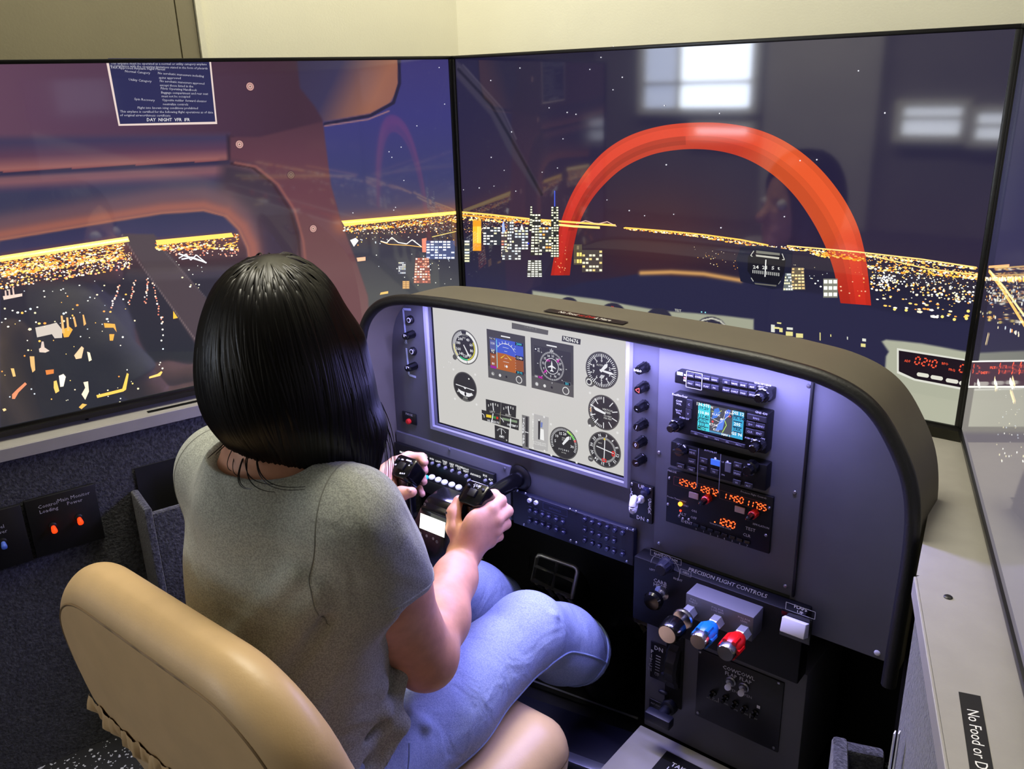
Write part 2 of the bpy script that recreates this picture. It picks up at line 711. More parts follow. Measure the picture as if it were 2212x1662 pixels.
def bezel(o, ex, n, parent, w=MW, b=.0075):
    bm = B()
    k = -np.array(n) * .035
    f = np.array(n) * .0025

    def bar(u0, u1, z0, z1):
        q = [o + ex * u0 + Z3 * z0, o + ex * u1 + Z3 * z0, o + ex * u1 + Z3 * z1, o + ex * u0 + Z3 * z1]
        add_hull(bm, [p + k for p in q], [p + f for p in q], .0012)
    bar(0, w, MB_, MB_ + b)
    bar(0, w, MT - b * .8, MT)
    bar(0, b, MB_ + b, MT - b * .8)
    bar(w - b, w, MB_ + b, MT - b * .8)
    obj('bezel', bm, M['bezel'], parent)
    bm = B()
    q = [o + ex * .004 + Z3 * (MB_ + .004), o + ex * (w - .004) + Z3 * (MB_ + .004), o + ex * (w - .004) + Z3 * (MT - .004), o + ex * .004 + Z3 * (MT - .004)]
    add_hull(bm, [p + k * 1.1 for p in q], [p + k * .05 for p in q])
    obj('housing', bm, M['black'], parent)


def zline(x, pts):
    return np.interp(x, [p[0] for p in pts], [p[1] for p in pts])


def lights(pr, n, xr, top, bot, size, cols, bias=1.0, stretch=1.0):
    """scatter of small street lights between two lines of the view"""
    for _ in range(n):
        x = RNG.uniform(*xr)
        t = RNG.random() ** bias
        y0, y1 = zline(x, top), zline(x, bot)
        y = y0 + (y1 - y0) * t
        u, w = pr.uv(x, y)
        s = size * (.55 + .9 * RNG.random()) * (.6 + .8 * t)
        c = cols[int(RNG.integers(len(cols)))]
        a = RNG.random() * 1.6
        pr.poly([(u + s * stretch * cos(a + q * pi / 2.5), w + s * .8 * sin(a + q * pi / 2.5)) for q in range(5)], c)


def pquad(pr, pts, col):
    pr.poly([pr.uv(*p) for p in pts], col)


def tower(pr, x0, x1, y0, y1, base, cols, rows, colsn, fill=.75, taper=0):
    """lit high-rise: dark block with rows of lit windows"""
    pquad(pr, [(x0 + taper, y0), (x1 - taper, y0), (x1, y1), (x0, y1)], base)
    pr.layer(.00004)
    for r in range(rows):
        for c in range(colsn):
            if RNG.random() > fill:
                continue
            fy0, fy1 = y0 + (y1 - y0) * (r + .2) / rows, y0 + (y1 - y0) * (r + .75) / rows
            k = taper * (1 - (r + .5) / rows)
            fx0 = x0 + k + (x1 - x0 - 2 * k) * (c + .12) / colsn
            fx1 = x0 + k + (x1 - x0 - 2 * k) * (c + .88) / colsn
            pquad(pr, [(fx0, fy0), (fx1, fy0), (fx1, fy1), (fx0, fy1)], cols[int(RNG.integers(len(cols)))])


WARM = [(255, 214, 120), (255, 190, 90), (255, 235, 190), (255, 160, 70), (255, 245, 225)]
ORNG = [(255, 180, 60), (255, 150, 40), (255, 210, 110), (220, 110, 40)]
COOL = [(235, 235, 225), (250, 250, 240), (205, 215, 225), (235, 225, 180)]
ROSE = [(255, 205, 180), (240, 160, 130), (255, 235, 225), (210, 120, 100)]

# ------------------------------------------------------------------ left screen
oL = np.zeros(3)
left = thing('wall_monitor', 'wall screen showing a cabin door window over city lights, behind the seated person', 'monitor', tuple(oL + dL * .465 + Z3 * MB_))
bezel(oL, dL, nL, left)


def paint_left(p):
    X, Y = p.x, p.y
    p.c[:] = np.stack([np.interp(X, [0, 250, 500, 640, 760], [[96, 84, 72, 66, 70][i] for i in range(5)]),
                       np.interp(X, [0, 250, 500, 640, 760], [66, 58, 48, 44, 46]),
                       np.interp(X, [0, 250, 500, 640, 760], [88, 80, 66, 58, 62])], -1)
    # rail above the door
    def yb(a, b):
        return a + (b - a) * np.clip(X, 0, 520) / 500
    railm = (X < 497).astype(float)
    y0, y1 = yb(288, 282), yb(372, 346)
    t = np.clip((Y - y0) / (y1 - y0), 0, 1)
    rail = np.stack([np.interp(t, [0, .25, .6, .93, 1], v) for v in ([78, 64, 90, 150, 134], [62, 56, 60, 96, 78], [86, 86, 82, 94, 82])], -1)
    m = (railm * np.clip((Y - y0) / 14, 0, 1) * (Y < y1))[..., None]
    p.c = p.c * (1 - m) + rail * m
    p.area([(490, 292), (505, 296), (505, 352), (492, 350)], (52, 38, 52), 4)
    # shadowed groove and second lip
    m = ((X < 560) & (Y >= y1)).astype(float)
    yl = yb(372, 346)
    lo = np.stack([np.interp(Y - yl, [0, 6, 14, 24, 40, 48, 90, 170], v) for v in ([56, 50, 120, 128, 70, 58, 56, 62], [46, 46, 84, 86, 60, 58, 57, 60], [70, 76, 94, 96, 88, 86, 84, 88])], -1)
    p.c = p.c * (1 - m[..., None]) + lo * m[..., None]
    # pillar
    pil = [(497, 296), (560, 296), (700, 262), (706, 300), (712, 352), (735, 470), (770, 560), (800, 650), (830, 770), (640, 780), (560, 700), (600, 620), (640, 560), (650, 500), (625, 440), (585, 390), (545, 360), (497, 350)]
    cp = np.stack([np.interp(Y, [260, 340, 420, 520, 660], v) for v in ([80, 96, 104, 108, 116], [52, 60, 64, 70, 80], [64, 72, 74, 76, 84])], -1)
    p.area(pil, cp, 3)
    # curved frame of the door window: dark rim, glowing inner edge
    rim = [(560, 352), (590, 395), (625, 450), (645, 510), (648, 570), (600, 640), (560, 640), (560, 560), (535, 490), (470, 450), (400, 445), (250, 470), (0, 512), (0, 470), (240, 435), (420, 415), (500, 398), (540, 380)]
    p.area([(500, 352), (545, 362), (590, 400), (625, 455), (642, 520), (640, 620), (520, 640), (540, 545), (520, 490), (470, 420), (480, 352)], (66, 54, 68), 14)
    p.stroke([(500, 354), (545, 362), (590, 398), (627, 455), (645, 520), (652, 600)], 5, (64, 42, 52), 2)
    p.stroke([(508, 352), (553, 360), (600, 398), (637, 455), (655, 520), (664, 600)], 5, (150, 92, 86), 4, .8)
    g = [(0, 508), (120, 488), (250, 466), (350, 450), (440, 444), (490, 458), (525, 490), (545, 530), (555, 600)]
    p.glow([(a - 0, b - 26) for a, b in g], 22, (120, 86, 92), .7)
    p.glow(g, 15, (158, 96, 84), .95)
    p.stroke([(a, b + 10) for a, b in g[:6]] + [(516, 495), (535, 535), (545, 600)], 4, (176, 110, 88), 3, .8)
    # what the door window shows
    win = [(0, 522), (130, 500), (250, 480), (350, 464), (440, 458), (482, 468), (512, 498), (532, 540), (540, 620), (480, 800), (450, 860), (0, 935)]
    hz = zline(X, [(0, 553), (280, 512), (340, 520), (520, 505)])
    inn = np.stack([np.interp(Y - hz, [-60, -10, 4, 30, 90, 250], v) for v in ([48, 62, 110, 84, 54, 46], [50, 58, 70, 56, 50, 47], [82, 90, 72, 62, 62, 56])], -1)
    p.area(win, inn, 2)
    gy = (Y > 760)[..., None] * np.clip((X - 250) / 250, 0, 1)[..., None]
    p.c = p.c + gy * np.array([8, 9, 3])
    # strut across the window
    p.area([(262, 506), (332, 506), (400, 590), (480, 690), (500, 760), (432, 762), (420, 740), (380, 680), (300, 560)], (82, 70, 76), 2)
    p.stroke([(264, 508), (300, 566), (430, 745)], 2, (150, 130, 130), 1.5, .7)
    p.stroke([(352, 540), (470, 672)], 1.6, (130, 116, 120), 1.5, .6)
    # windscreen side: sky, ground
    sky = [(706, 120), (990, 120), (1000, 460), (738, 482), (715, 400), (702, 300), (698, 262)]
    cs = np.stack([np.interp(Y, [120, 250, 380, 470], v) for v in ([62, 60, 62, 84], [56, 58, 64, 76], [112, 118, 108, 98])], -1)
    p.area(sky, cs, 2)
    p.glow([(738, 486), (990, 458)], 20, (190, 110, 70), .55)
    gr = [(738, 482), (1000, 455), (1030, 760), (800, 760), (795, 640), (768, 560)]
    cg = np.stack([np.interp(Y, [470, 500, 540, 640], v) for v in ([110, 74, 62, 78], [70, 58, 60, 80], [62, 64, 74, 84])], -1)
    p.area(gr, cg, 2)
    # sun visor
    vis = [(640, 120), (858, 120), (862, 150), (860, 195), (842, 224), (800, 246), (700, 264), (680, 230), (648, 190)]
    cv = np.stack([np.interp(X + (Y - 130) * .5, [640, 740, 800, 850, 920], v) for v in ([58, 60, 120, 150, 140], [50, 54, 84, 98, 92], [76, 84, 82, 80, 82])], -1)
    p.area(vis, cv, 3)
    p.stroke([(862, 130), (863, 180), (850, 222), (800, 250), (702, 268)], 7, (40, 36, 62), 2)
    p.stroke([(840, 240), (795, 258), (702, 272)], 3, (150, 110, 120), 2)


screen('display', oL - nL * .001, dL, nL, .0075, .9225, MB_ + .0075, MT - .006, 460, 270, paint_left, left)
pr = Print(oL - nL * .001, dL, Z3, nL)
lights(pr, 1000, (0, 268), [(0, 553), (268, 515)], [(0, 600), (268, 560)], .0011, WARM + ORNG, 1.0, 1.6)
lights(pr, 620, (0, 285), [(0, 575), (285, 545)], [(0, 625), (285, 580)], .0011, ROSE + WARM, 1.2)
lights(pr, 40, (0, 300), [(0, 620), (300, 590)], [(0, 720), (300, 690)], .0014, COOL + WARM)
lights(pr, 300, (336, 515), [(336, 520), (515, 505)], [(336, 540), (515, 540)], .0012, WARM + ORNG, 1, 1.5)
lights(pr, 110, (360, 515), [(360, 535), (515, 520)], [(400, 552), (515, 556)], .0010, ROSE)
lights(pr, 14, (380, 440), [(380, 560), (440, 560)], [(380, 600), (440, 640)], .0012, COOL)
pr.layer()
pquad(pr, [(0, 553), (130, 533), (276, 511), (280, 522), (130, 546), (0, 566)], (255, 214, 120))
pquad(pr, [(0, 557), (276, 515), (277, 519), (0, 561)], (255, 246, 210))
pquad(pr, [(336, 519), (500, 503), (505, 512), (340, 530)], (255, 205, 96))
pr.layer()
# bridges
for (a, b, c, col) in [((385, 548), (400, 553), (442, 566), (250, 250, 250)), ((392, 560), (415, 556), (446, 568), (230, 230, 240))]:
    pr.path([pr.uv(*a), pr.uv(*b), pr.uv(*c)], .0022, col)
pr.path([pr.uv(*q) for q in [(386, 558), (402, 549), (412, 562), (424, 551), (444, 567)]], .0016, (245, 245, 250))
# street rows, plants, ships
for (x0, y0, x1, y1, k, c) in [(258, 615, 238, 668, 12, ROSE), (292, 605, 277, 662, 12, ROSE), (318, 600, 315, 658, 14, ROSE), (330, 610, 352, 700, 16, ROSE), (350, 680, 352, 762, 6, COOL), (345, 782, 350, 800, 3, WARM)]:
    for i in range(k):
        t_ = (i + RNG.random() * .5) / k
        pr.disc(pr.uv(x0 + (x1 - x0) * t_ + RNG.normal(0, 1.5), y0 + (y1 - y0) * t_), .0011 + .0006 * RNG.random(), c[int(RNG.integers(len(c)))], 7)
for poly, c in [([(76, 708), (108, 701), (122, 697), (134, 712), (134, 730), (118, 731), (112, 722), (80, 729)], (188, 178, 168)),
                ([(134, 712), (150, 706), (157, 712), (148, 728), (138, 729)], (232, 160, 62)), ([(131, 682), (135, 682), (140, 720), (134, 720)], (222, 170, 110)), ([(143, 686), (147, 686), (150, 715), (145, 715)], (222, 170, 110)),
                ([(157, 684), (161, 684), (166, 705), (162, 707)], (222, 164, 96)), ([(178, 680), (181, 680), (186, 700), (181, 704)], (222, 164, 96)),
                ([(224, 698), (248, 700), (252, 718), (245, 708), (226, 708)], (226, 158, 60)), ([(236, 722), (247, 722), (244, 736), (237, 736)], (226, 158, 60)),
                ([(84, 754), (92, 748), (107, 758), (98, 762), (85, 761)], (206, 186, 172)), ([(90, 738), (94, 738), (96, 750), (88, 750)], (200, 180, 170)),
                ([(64, 770), (74, 770), (76, 800), (70, 805), (66, 790)], (214, 170, 110)), ([(23, 796), (30, 796), (34, 813), (28, 814)], (220, 178, 110)),
                ([(98, 800), (116, 798), (116, 807), (100, 810)], (206, 120, 60)), ([(160, 768), (176, 748), (181, 752), (176, 774), (164, 776)], (228, 190, 150)), ([(188, 760), (194, 762), (198, 778), (192, 781)], (246, 226, 190)),
                ([(127, 812), (137, 808), (142, 814), (137, 835), (130, 836)], (244, 232, 210)), ([(116, 824), (122, 822), (128, 845), (120, 850), (116, 838)], (236, 190, 100)),
                ([(180, 826), (190, 824), (192, 846), (184, 864), (176, 852), (184, 838)], (240, 220, 190)), ([(26, 852), (36, 842), (54, 826), (58, 830), (40, 848), (32, 862), (26, 862)], (216, 132, 96)),
                ([(208, 854), (264, 840), (274, 806), (278, 808), (272, 842), (266, 846), (210, 860)], (240, 190, 84)), ([(322, 814), (340, 808), (348, 802), (351, 804), (346, 812), (322, 818)], (240, 196, 100)),
                ([(374, 672), (384, 687), (374, 689)], (240, 178, 60)), ([(170, 880), (178, 872), (188, 874), (176, 884)], (226, 176, 90)), ([(5, 884), (11, 882), (14, 886), (8, 889)], (240, 200, 140)),
                ([(6, 640), (48, 634), (48, 640), (8, 648)], (214, 190, 176)), ([(10, 628), (13, 627), (15, 642), (11, 643)], (206, 178, 166)), ([(18, 626), (21, 625), (23, 641), (19, 642)], (206, 178, 166)), ([(26, 622), (29, 621), (32, 640), (28, 641)], (206, 178, 166))]:
    pquad(pr, poly, c)
for _ in range(60):
    x, y = RNG.uniform(0, 300), RNG.uniform(640, 890)
    pr.disc(pr.uv(x, y), .0007 + .0012 * RNG.random() ** 2, (COOL + WARM)[int(RNG.integers(9))], 7)
# windscreen side
lights(pr, 380, (742, 985), [(742, 486), (985, 462)], [(760, 500), (985, 480)], .0011, ORNG + WARM, 1, 1.6)
lights(pr, 190, (752, 990), [(752, 490), (990, 470)], [(770, 506), (990, 500)], .0009, ROSE + WARM)
lights(pr, 50, (765, 985), [(765, 500), (985, 490)], [(765, 530), (985, 520)], .0010, COOL + WARM)
pr.layer()
pquad(pr, [(737, 477), (985, 456), (986, 463), (744, 489)], (255, 212, 100))
pquad(pr, [(739, 480), (985, 459), (985, 461), (741, 483)], (255, 236, 160))
pr.path([pr.uv(*q) for q in [(822, 521), (835, 525), (846, 513), (860, 524), (878, 527), (890, 518), (910, 533)]], .0017, (250, 246, 235))
pr.path([pr.uv(*q) for q in [(822, 522), (840, 528), (880, 530), (912, 534)]], .0012, (240, 180, 90))
pquad(pr, [(911, 516), (921, 514), (921, 545), (912, 545)], (226, 128, 104))
pr.path([pr.uv(933, 512), pr.uv(985, 500)], .0014, (230, 200, 110))
pr.layer()
tower(pr, 920, 982, 520, 560, (70, 78, 112), [(226, 232, 250), (196, 206, 240), (255, 255, 255)], 7, 7, .7)
tower(pr, 893, 930, 557, 612, (120, 72, 66), ROSE, 10, 6, .8, 4)
tower(pr, 860, 876, 566, 592, (80, 80, 92), COOL, 6, 4, .6)
tower(pr, 869, 884, 607, 624, (150, 116, 84), [(214, 170, 110)], 4, 2, .9)
pquad(pr, [(756, 519), (768, 514), (774, 520), (764, 533)], (250, 248, 245))
pquad(pr, [(770, 557), (789, 555), (789, 563), (772, 565)], (240, 176, 140))
pquad(pr, [(822, 632), (838, 629), (838, 634), (820, 637)], (220, 176, 100))
for _ in range(26):
    pr.disc(pr.uv(RNG.uniform(790, 980), RNG.uniform(540, 620)), .0007 + .0005 * RNG.random(), COOL[int(RNG.integers(4))], 7)
for q in [(840, 328), (866, 318), (846, 340), (872, 390), (900, 272), (960, 225), (850, 454), (762, 460), (948, 146), (854, 448)]:
    pr.disc(pr.uv(*q), .0009, (235, 235, 245), 7)
pr.gain = 1.5
pr.build('city_lights', M['lcd'], left, kind='stuff')

# placard and screws of the cabin ceiling
pr = Print(oL - nL * .001, dL, Z3, nL)
pr.lift += .0003
pquad(pr, [(228, 128), (455, 128), (469, 268), (256, 272)], (236, 214, 206))
pr.layer()
pquad(pr, [(233, 126), (451, 126), (465, 263), (259, 268)], (44, 44, 84))
pr.layer()


def ptext(pr, s, x0, y0, x1, y1, hpx, col, align='LEFT', **kw):
    """text laid between two read points, as flat print in the plane of pr"""
    a, b = np.array(pr.uv(x0, y0)), np.array(pr.uv(x1, y1))
    up = np.array(pr.uv(x0, y0 - hpx)) - a
    vs, fs = text_polys(s, 1.0, 'LEFT', **kw)
    vs = np.array(vs)
    if len(vs) == 0:
        return
    w0, w1 = vs[:, 0].min(), vs[:, 0].max()
    e = (b - a) / max(w1 - w0, 1e-6)
    base = len(pr.v)
    for x, y in vs:
        q = a + e * (x - w0) + up * (y / .7)
        pr.v.append(pr.o + pr.ex * q[0] + pr.ey * q[1] + pr.n * pr.lift)
    for f in fs:
        pr.f.append(tuple(base + i for i in f))
        pr.c.append(col)


TX = (196, 194, 206)
for s, a in [('This airplane must be operated as a normal or utility category airplane', (238, 137, 446, 139)), ('in compliance with the operating limitations stated in the form of placards', (238, 142, 448, 148)),
             ('FAA Approved Airplane Flight Manual', (240, 146, 356, 150)), ('Normal Category', (270, 154, 324, 158)), ('Utility Category', (278, 172, 327, 176)),
             ('No acrobatic maneuvers including', (341, 158, 440, 165)), ('spins approved', (343, 168, 390, 169)), ('No acrobatic maneuvers approved', (345, 175, 441, 181)), ('except those listed in the', (345, 184, 417, 187)),
             ('Pilots Operating Handbook', (347, 191, 425, 195)), ('Baggage compartment and rear seat', (348, 200, 449, 203)), ('must not be occupied', (349, 208, 410, 209)), ('Spin Recovery', (290, 214, 334, 217)),
             ('Opposite rudder  forward elevator', (350, 216, 446, 219)), ('neutralize controls', (352, 225, 406, 226)), ('Flight into known icing conditions prohibited', (297, 233, 427, 234)),
             ('This airplane is certified for the following flight operations as of date', (259, 241, 460, 243)), ('of original airworthiness certificate', (259, 249, 368, 250))]:
    ptext(pr, s, *a, 5, TX, res=0)
ptext(pr, 'DAY  NIGHT  VFR  IFR', 317, 259, 410, 259, 7, (225, 222, 226), res=0, bold=.02)
pr.build('cabin_placard', M['lcd'], left)
pr = Print(oL - nL * .001, dL, Z3, nL)
pr.lift += .0003
for q in [(540, 187), (517, 312), (628, 378), (676, 494)]:
    c = pr.uv(*q)
    k = 1 if q[0] != 628 else .6
    pr.disc(c, .0070, (70, 46, 56))
    pr.layer(.00005)
    pr.disc(c, .0062, (206 * k, 158 * k, 150 * k))
    pr.layer(.00005)
    pr.disc(c, .0042, (150 * k, 104 * k, 108 * k))
    pr.layer(.00005)
    pr.disc(c, .0032, (220 * k, 178 * k, 164 * k))
    pr.layer(.00005)
    pr.line((c[0] - .0016, c[1]), (c[0] + .0016, c[1]), .0008, (60, 40, 50))
    pr.line((c[0], c[1] - .0016), (c[0], c[1] + .0016), .0008, (60, 40, 50))
pr.build('pictured_screws', M['lcd'], left, kind='stuff')

# ------------------------------------------------------------------ front screen
oF = np.zeros(3)
eX = np.array([1.0, 0, 0])
nF = np.array([0, -1.0, 0])
front = thing('wall_monitor', 'wall screen with a red arch over a city at night, above the instrument console', 'monitor', (.465, 0, MB_))
bezel(oF, eX, nF, front)
HZF = [(980, 457), (1060, 464), (1150, 474), (1330, 487), (1500, 505), (1650, 530), (1850, 545), (2130, 580)]


def paint_front(p):
    X, Y = p.x, p.y
    hz = zline(X, HZF)
    p.c[:] = np.stack([np.interp(Y - hz, [-420, -200, -40, 0, 60, 160], v) for v in ([30, 34, 42, 44, 36, 40], [28, 30, 34, 34, 34, 40], [56, 58, 60, 58, 54, 72])], -1)
    # warm haze low in the middle of the sky
    p.mix(np.exp(-((X - 1420) / 170) ** 2 - ((Y - 520) / 120) ** 2) * .85, (74, 40, 46))
    p.mix(np.exp(-((X - 1130) / 120) ** 2 - ((Y - 440) / 150) ** 2) * .5, (60, 38, 58))
    # windscreen post on the left
    p.area([(985, 130), (1010, 150), (1085, 240), (1120, 320), (1172, 415), (1165, 425), (1100, 330), (1060, 250), (985, 165)], (58, 54, 70), 3, .8)
    p.stroke([(990, 150), (1060, 225), (1098, 290), (1170, 420)], 6, (26, 24, 40), 3)
    p.stroke([(1000, 140), (1085, 235), (1115, 300)], 3, (84, 80, 92), 3, .6)
    # glareshield of the picture
    gl = [(985, 640), (1160, 640), (1260, 610), (1380, 592), (1500, 600), (1600, 606), (1690, 624), (1800, 640), (1890, 668), (1980, 690), (2120, 700), (2120, 900), (985, 900)]
    p.area(gl, (42, 41, 70), 3)
    p.glow([(1385, 590), (1450, 588), (1520, 592), (1600, 606)], 5, (214, 160, 96), .95)
    # panel of the picture, cut by the real hood
    pan = [(1150, 628), (1245, 641), (1300, 648), (1350, 658), (1430, 672), (1490, 676), (1560, 682), (1628, 690), (1628, 780), (1150, 780)]
    p.area(pan, (164, 166, 146), 2)
    for q, r in (((1228, 662), 22), ((1323, 682), 30), ((1422, 694), 31), ((1535, 717), 36)):
        d = np.hypot((X - q[0]), (Y - q[1]) * 1.1)
        p.mix(np.clip((r - d) / 2 + .5, 0, 1), (48, 46, 66))
    p.stroke([(1505, 703), (1518, 692), (1538, 688), (1556, 694), (1570, 708)], 3, (226, 224, 206), 1.5)
    p.area([(1905, 738), (1914, 734), (1990, 742), (2096, 762), (2100, 950), (1900, 950), (1914, 770), (1920, 760)], (176, 178, 158), 2)


screen('display', oF + nF * -.001, eX, nF, .0075, .9225, MB_ + .0075, MT - .006, 560, 300, paint_front, front)

pr = Print(oF - nF * .001, eX, Z3, nF)
lights(pr, 480, (990, 1200), HZF, [(990, 474), (1200, 488)], .0011, ORNG + WARM, 1, 1.7)
lights(pr, 160, (990, 1140), [(990, 474), (1140, 484)], [(990, 506), (1140, 505)], .0009, WARM + ROSE)
lights(pr, 320, (1345, 1650), [(1345, 491), (1500, 505), (1650, 528)], [(1345, 495), (1500, 511), (1650, 536)], .0009, ORNG + WARM, 1, 1.7)
lights(pr, 340, (1640, 2110), [(1640, 528), (1850, 545), (2110, 577)], [(1640, 534), (1850, 552), (2110, 583)], .0009, WARM, 1, 1.6)
lights(pr, 520, (1750, 2115), [(1750, 540), (1900, 556), (2115, 590)], [(1750, 548), (1900, 586), (2115, 604)], .0011, WARM + ORNG, 1, 1.3)
lights(pr, 360, (1880, 2115), [(1880, 574), (2115, 600)], [(1880, 625), (2000, 640), (2115, 660)], .0011, COOL + WARM)
lights(pr, 46, (1890, 2100), [(1890, 630), (2100, 660)], [(1890, 660), (2100, 700)], .0014, WARM, 1, 1.6)
lights(pr, 30, (1490, 1600), [(1490, 530), (1600, 550)], [(1490, 570), (1600, 590)], .0007, WARM)
lights(pr, 34, (1690, 1860), [(1690, 570), (1860, 585)], [(1690, 600), (1860, 640)], .0009, COOL)
pr.layer()
pr.path([pr.uv(*q) for q in HZF[:4]], .0034, (255, 196, 90))
pr.path([pr.uv(*q) for q in [(990, 464), (1110, 474)]], .003, (240, 150, 50))
pr.path([pr.uv(*q) for q in [(1190, 484), (1240, 489), (1296, 492)]], .004, (255, 206, 120))
pr.path([pr.uv(*q) for q in [(1245, 483), (1265, 477), (1290, 484), (1312, 479), (1332, 489)]], .0013, (220, 180, 160))
pr.path([pr.uv(*q) for q in [(1350, 492), (1450, 500), (1520, 507), (1600, 518), (1660, 530)]], .0022, (255, 190, 80))
pr.path([pr.uv(*q) for q in [(1700, 531), (1850, 544), (1990, 560), (2110, 578)]], .0018, (255, 206, 120))
pr.path([pr.uv(*q) for q in [(1880, 552), (2000, 580), (2110, 594)]], .0016, (255, 206, 120))
pr.layer()
tower(pr, 1143, 1153, 445, 500, (34, 36, 34), [(226, 226, 196)], 10, 1, .9, 3)
tower(pr, 1146, 1172, 462, 552, (34, 36, 34), [(222, 224, 196), (246, 246, 226)], 15, 3, .75, 4)
tower(pr, 1190, 1208, 446, 556, (34, 36, 34), [(222, 224, 190), (250, 246, 214)], 20, 3, .8, 1)
tower(pr, 1095, 1112, 478, 560, (52, 54, 60), COOL, 12, 3, .7, 2)
tower(pr, 1083, 1096, 500, 556, (66, 56, 60), ROSE + COOL, 9, 2, .7)
tower(pr, 1112, 1142, 490, 540, (48, 50, 58), COOL, 8, 4, .55)
tower(pr, 1165, 1192, 490, 545, (50, 50, 50), COOL + WARM, 8, 4, .7)
tower(pr, 1044, 1082, 490, 530, (44, 46, 56), COOL, 7, 5, .5)
tower(pr, 1139, 1172, 562, 599, (60, 62, 58), [(236, 238, 222)], 8, 4, .92, 2)
tower(pr, 1085, 1126, 540, 562, (60, 60, 66), COOL, 4, 6, .6)
tower(pr, 1003, 1016, 519, 567, (60, 66, 66), COOL, 8, 1, .9)
tower(pr, 1022, 1040, 476, 542, (210, 140, 30), [(255, 206, 80), (250, 176, 40)], 1, 4, 1.0)
tower(pr, 1240, 1258, 528, 572, (74, 66, 54), [(232, 206, 110), (120, 108, 80)], 3, 3, .6)
tower(pr, 1258, 1302, 540, 588, (66, 58, 56), [(214, 190, 120), (226, 220, 190)], 6, 6, .5)
tower(pr, 1708, 1740, 578, 626, (90, 80, 66), [(226, 206, 150), (206, 176, 120)], 7, 4, .8, 3)
tower(pr, 1692, 1714, 590, 628, (90, 96, 96), COOL, 6, 4, .8, 5)
tower(pr, 1779, 1810, 602, 643, (110, 110, 100), [(240, 240, 226)], 3, 3, .95)
pquad(pr, [(1085, 486), (1089, 476), (1092, 500), (1086, 504)], (150, 170, 240))
pquad(pr, [(1124, 496), (1128, 484), (1132, 497)], (236, 236, 240))
pr.line(pr.uv(1199, 412), pr.uv(1199, 446), .0022, (60, 80, 190))
pr.layer()
pr.disc(pr.uv(1142, 526), .0018, (40, 60, 220), 8)
pr.disc(pr.uv(2121, 583), .0022, (230, 20, 20), 10)
for q in [(1299, 124), (1124, 147), (1061, 174), (1326, 101), (1275, 150), (1345, 167), (1187, 233), (1226, 243), (1217, 300), (1325, 194), (1245, 247), (1106, 285), (1062, 340), (1090, 368), (1068, 402), (1172, 372), (1205, 363), (1002, 410), (1036, 406), (1115, 413), (1436, 228), (1855, 153), (2183, 174),
          (1912, 244), (1360, 455), (1456, 463), (1393, 466), (1558, 492), (1695, 468), (1765, 345), (1440, 356), (1729, 347), (1312, 432), (1090, 498), (1555, 245)]:
    pr.disc(pr.uv(*q), .0008 + .0004 * RNG.random(), (220, 220, 232), 7)
for q in [(1933, 668), (1958, 670), (2088, 688), (2036, 684), (2062, 690), (2092, 672)]:
    pr.disc(pr.uv(*q), .0021, (232, 206, 110), 8)
for k in range(28):
    pr.disc(pr.uv(1918 + RNG.normal(0, 10), 604 + RNG.normal(0, 7)), .0013, (250, 250, 246), 7)
pr.gain = 1.5
pr.build('city_lights', M['lcd'], front, kind='stuff')

# the translucent red arch of the picture
OUT = [(1190, 595), (1199, 545), (1212, 480), (1236, 418), (1270, 365), (1312, 322), (1365, 291), (1430, 272), (1500, 265), (1570, 267), (1640, 281), (1705, 311), (1765, 358), (1815, 418), (1850, 482), (1868, 545), (1876, 600), (1882, 660)]
INN = [(1231, 595), (1238, 540), (1252, 482), (1276, 435), (1306, 398), (1345, 364), (1392, 340), (1440, 327), (1500, 322), (1562, 328), (1618, 346), (1670, 378), (1716, 422), (1754, 476), (1782, 530), (1800, 580), (1808, 616), (1816, 655)]
bmv, bmf, bmc = [], [], []
pr = Print(oF - nF * .001, eX, Z3, nF)
pr.lift += .0001


def curve_resample(P_, n):
    P_ = np.array(P_, float)
    t = np.arange(len(P_))
    q = np.linspace(0, len(P_) - 1, n)
    i = np.clip(q.astype(int), 0, len(P_) - 2)
    f = (q - i)[:, None]
    p0, p1, p2, p3 = P_[np.clip(i - 1, 0, None)], P_[i], P_[i + 1], P_[np.clip(i + 2, None, len(P_) - 1)]
    return .5 * (2 * p1 + (p2 - p0) * f + (2 * p0 - 5 * p1 + 4 * p2 - p3) * f ** 2 + (3 * p1 - p0 - 3 * p2 + p3) * f ** 3)


NA = 120
oo, ii = curve_resample(OUT, NA), curve_resample(INN, NA)
acol = [(0, (196, 44, 36)), (.1, (205, 46, 36)), (.25, (226, 70, 48)), (.42, (228, 74, 48)), (.55, (224, 62, 40)), (.64, (236, 92, 46)), (.8, (238, 92, 50)), (.92, (218, 58, 40)), (1, (204, 44, 32))]
for a in range(NA - 1):
    tt = a / (NA - 1)
    c = [np.interp(tt, [k[0] for k in acol], [k[1][j] for k in acol]) for j in range(3)]
    for k in range(6):
        f0, f1 = k / 6, (k + 1) / 6
        e = 1.0 if k in (1, 2) else (.93 if k in (0, 3) else .86)
        if 3 <= k <= 4 and .1 < tt < .45:
            e *= .88
        pquad(pr, [oo[a] * (1 - f0) + ii[a] * f0, oo[a + 1] * (1 - f0) + ii[a + 1] * f0, oo[a + 1] * (1 - f1) + ii[a + 1] * f1, oo[a] * (1 - f1) + ii[a] * f1], tuple(v * e for v in c))
pr.layer(.0001)
lights(pr, 26, (1200, 1226), [(1200, 505), (1226, 505)], [(1200, 590), (1226, 590)], .0010, [(255, 150, 90), (255, 190, 140)])
lights(pr, 90, (1778, 1872), [(1778, 538), (1872, 548)], [(1778, 552), (1872, 566)], .0011, ORNG, 1, 1.6)
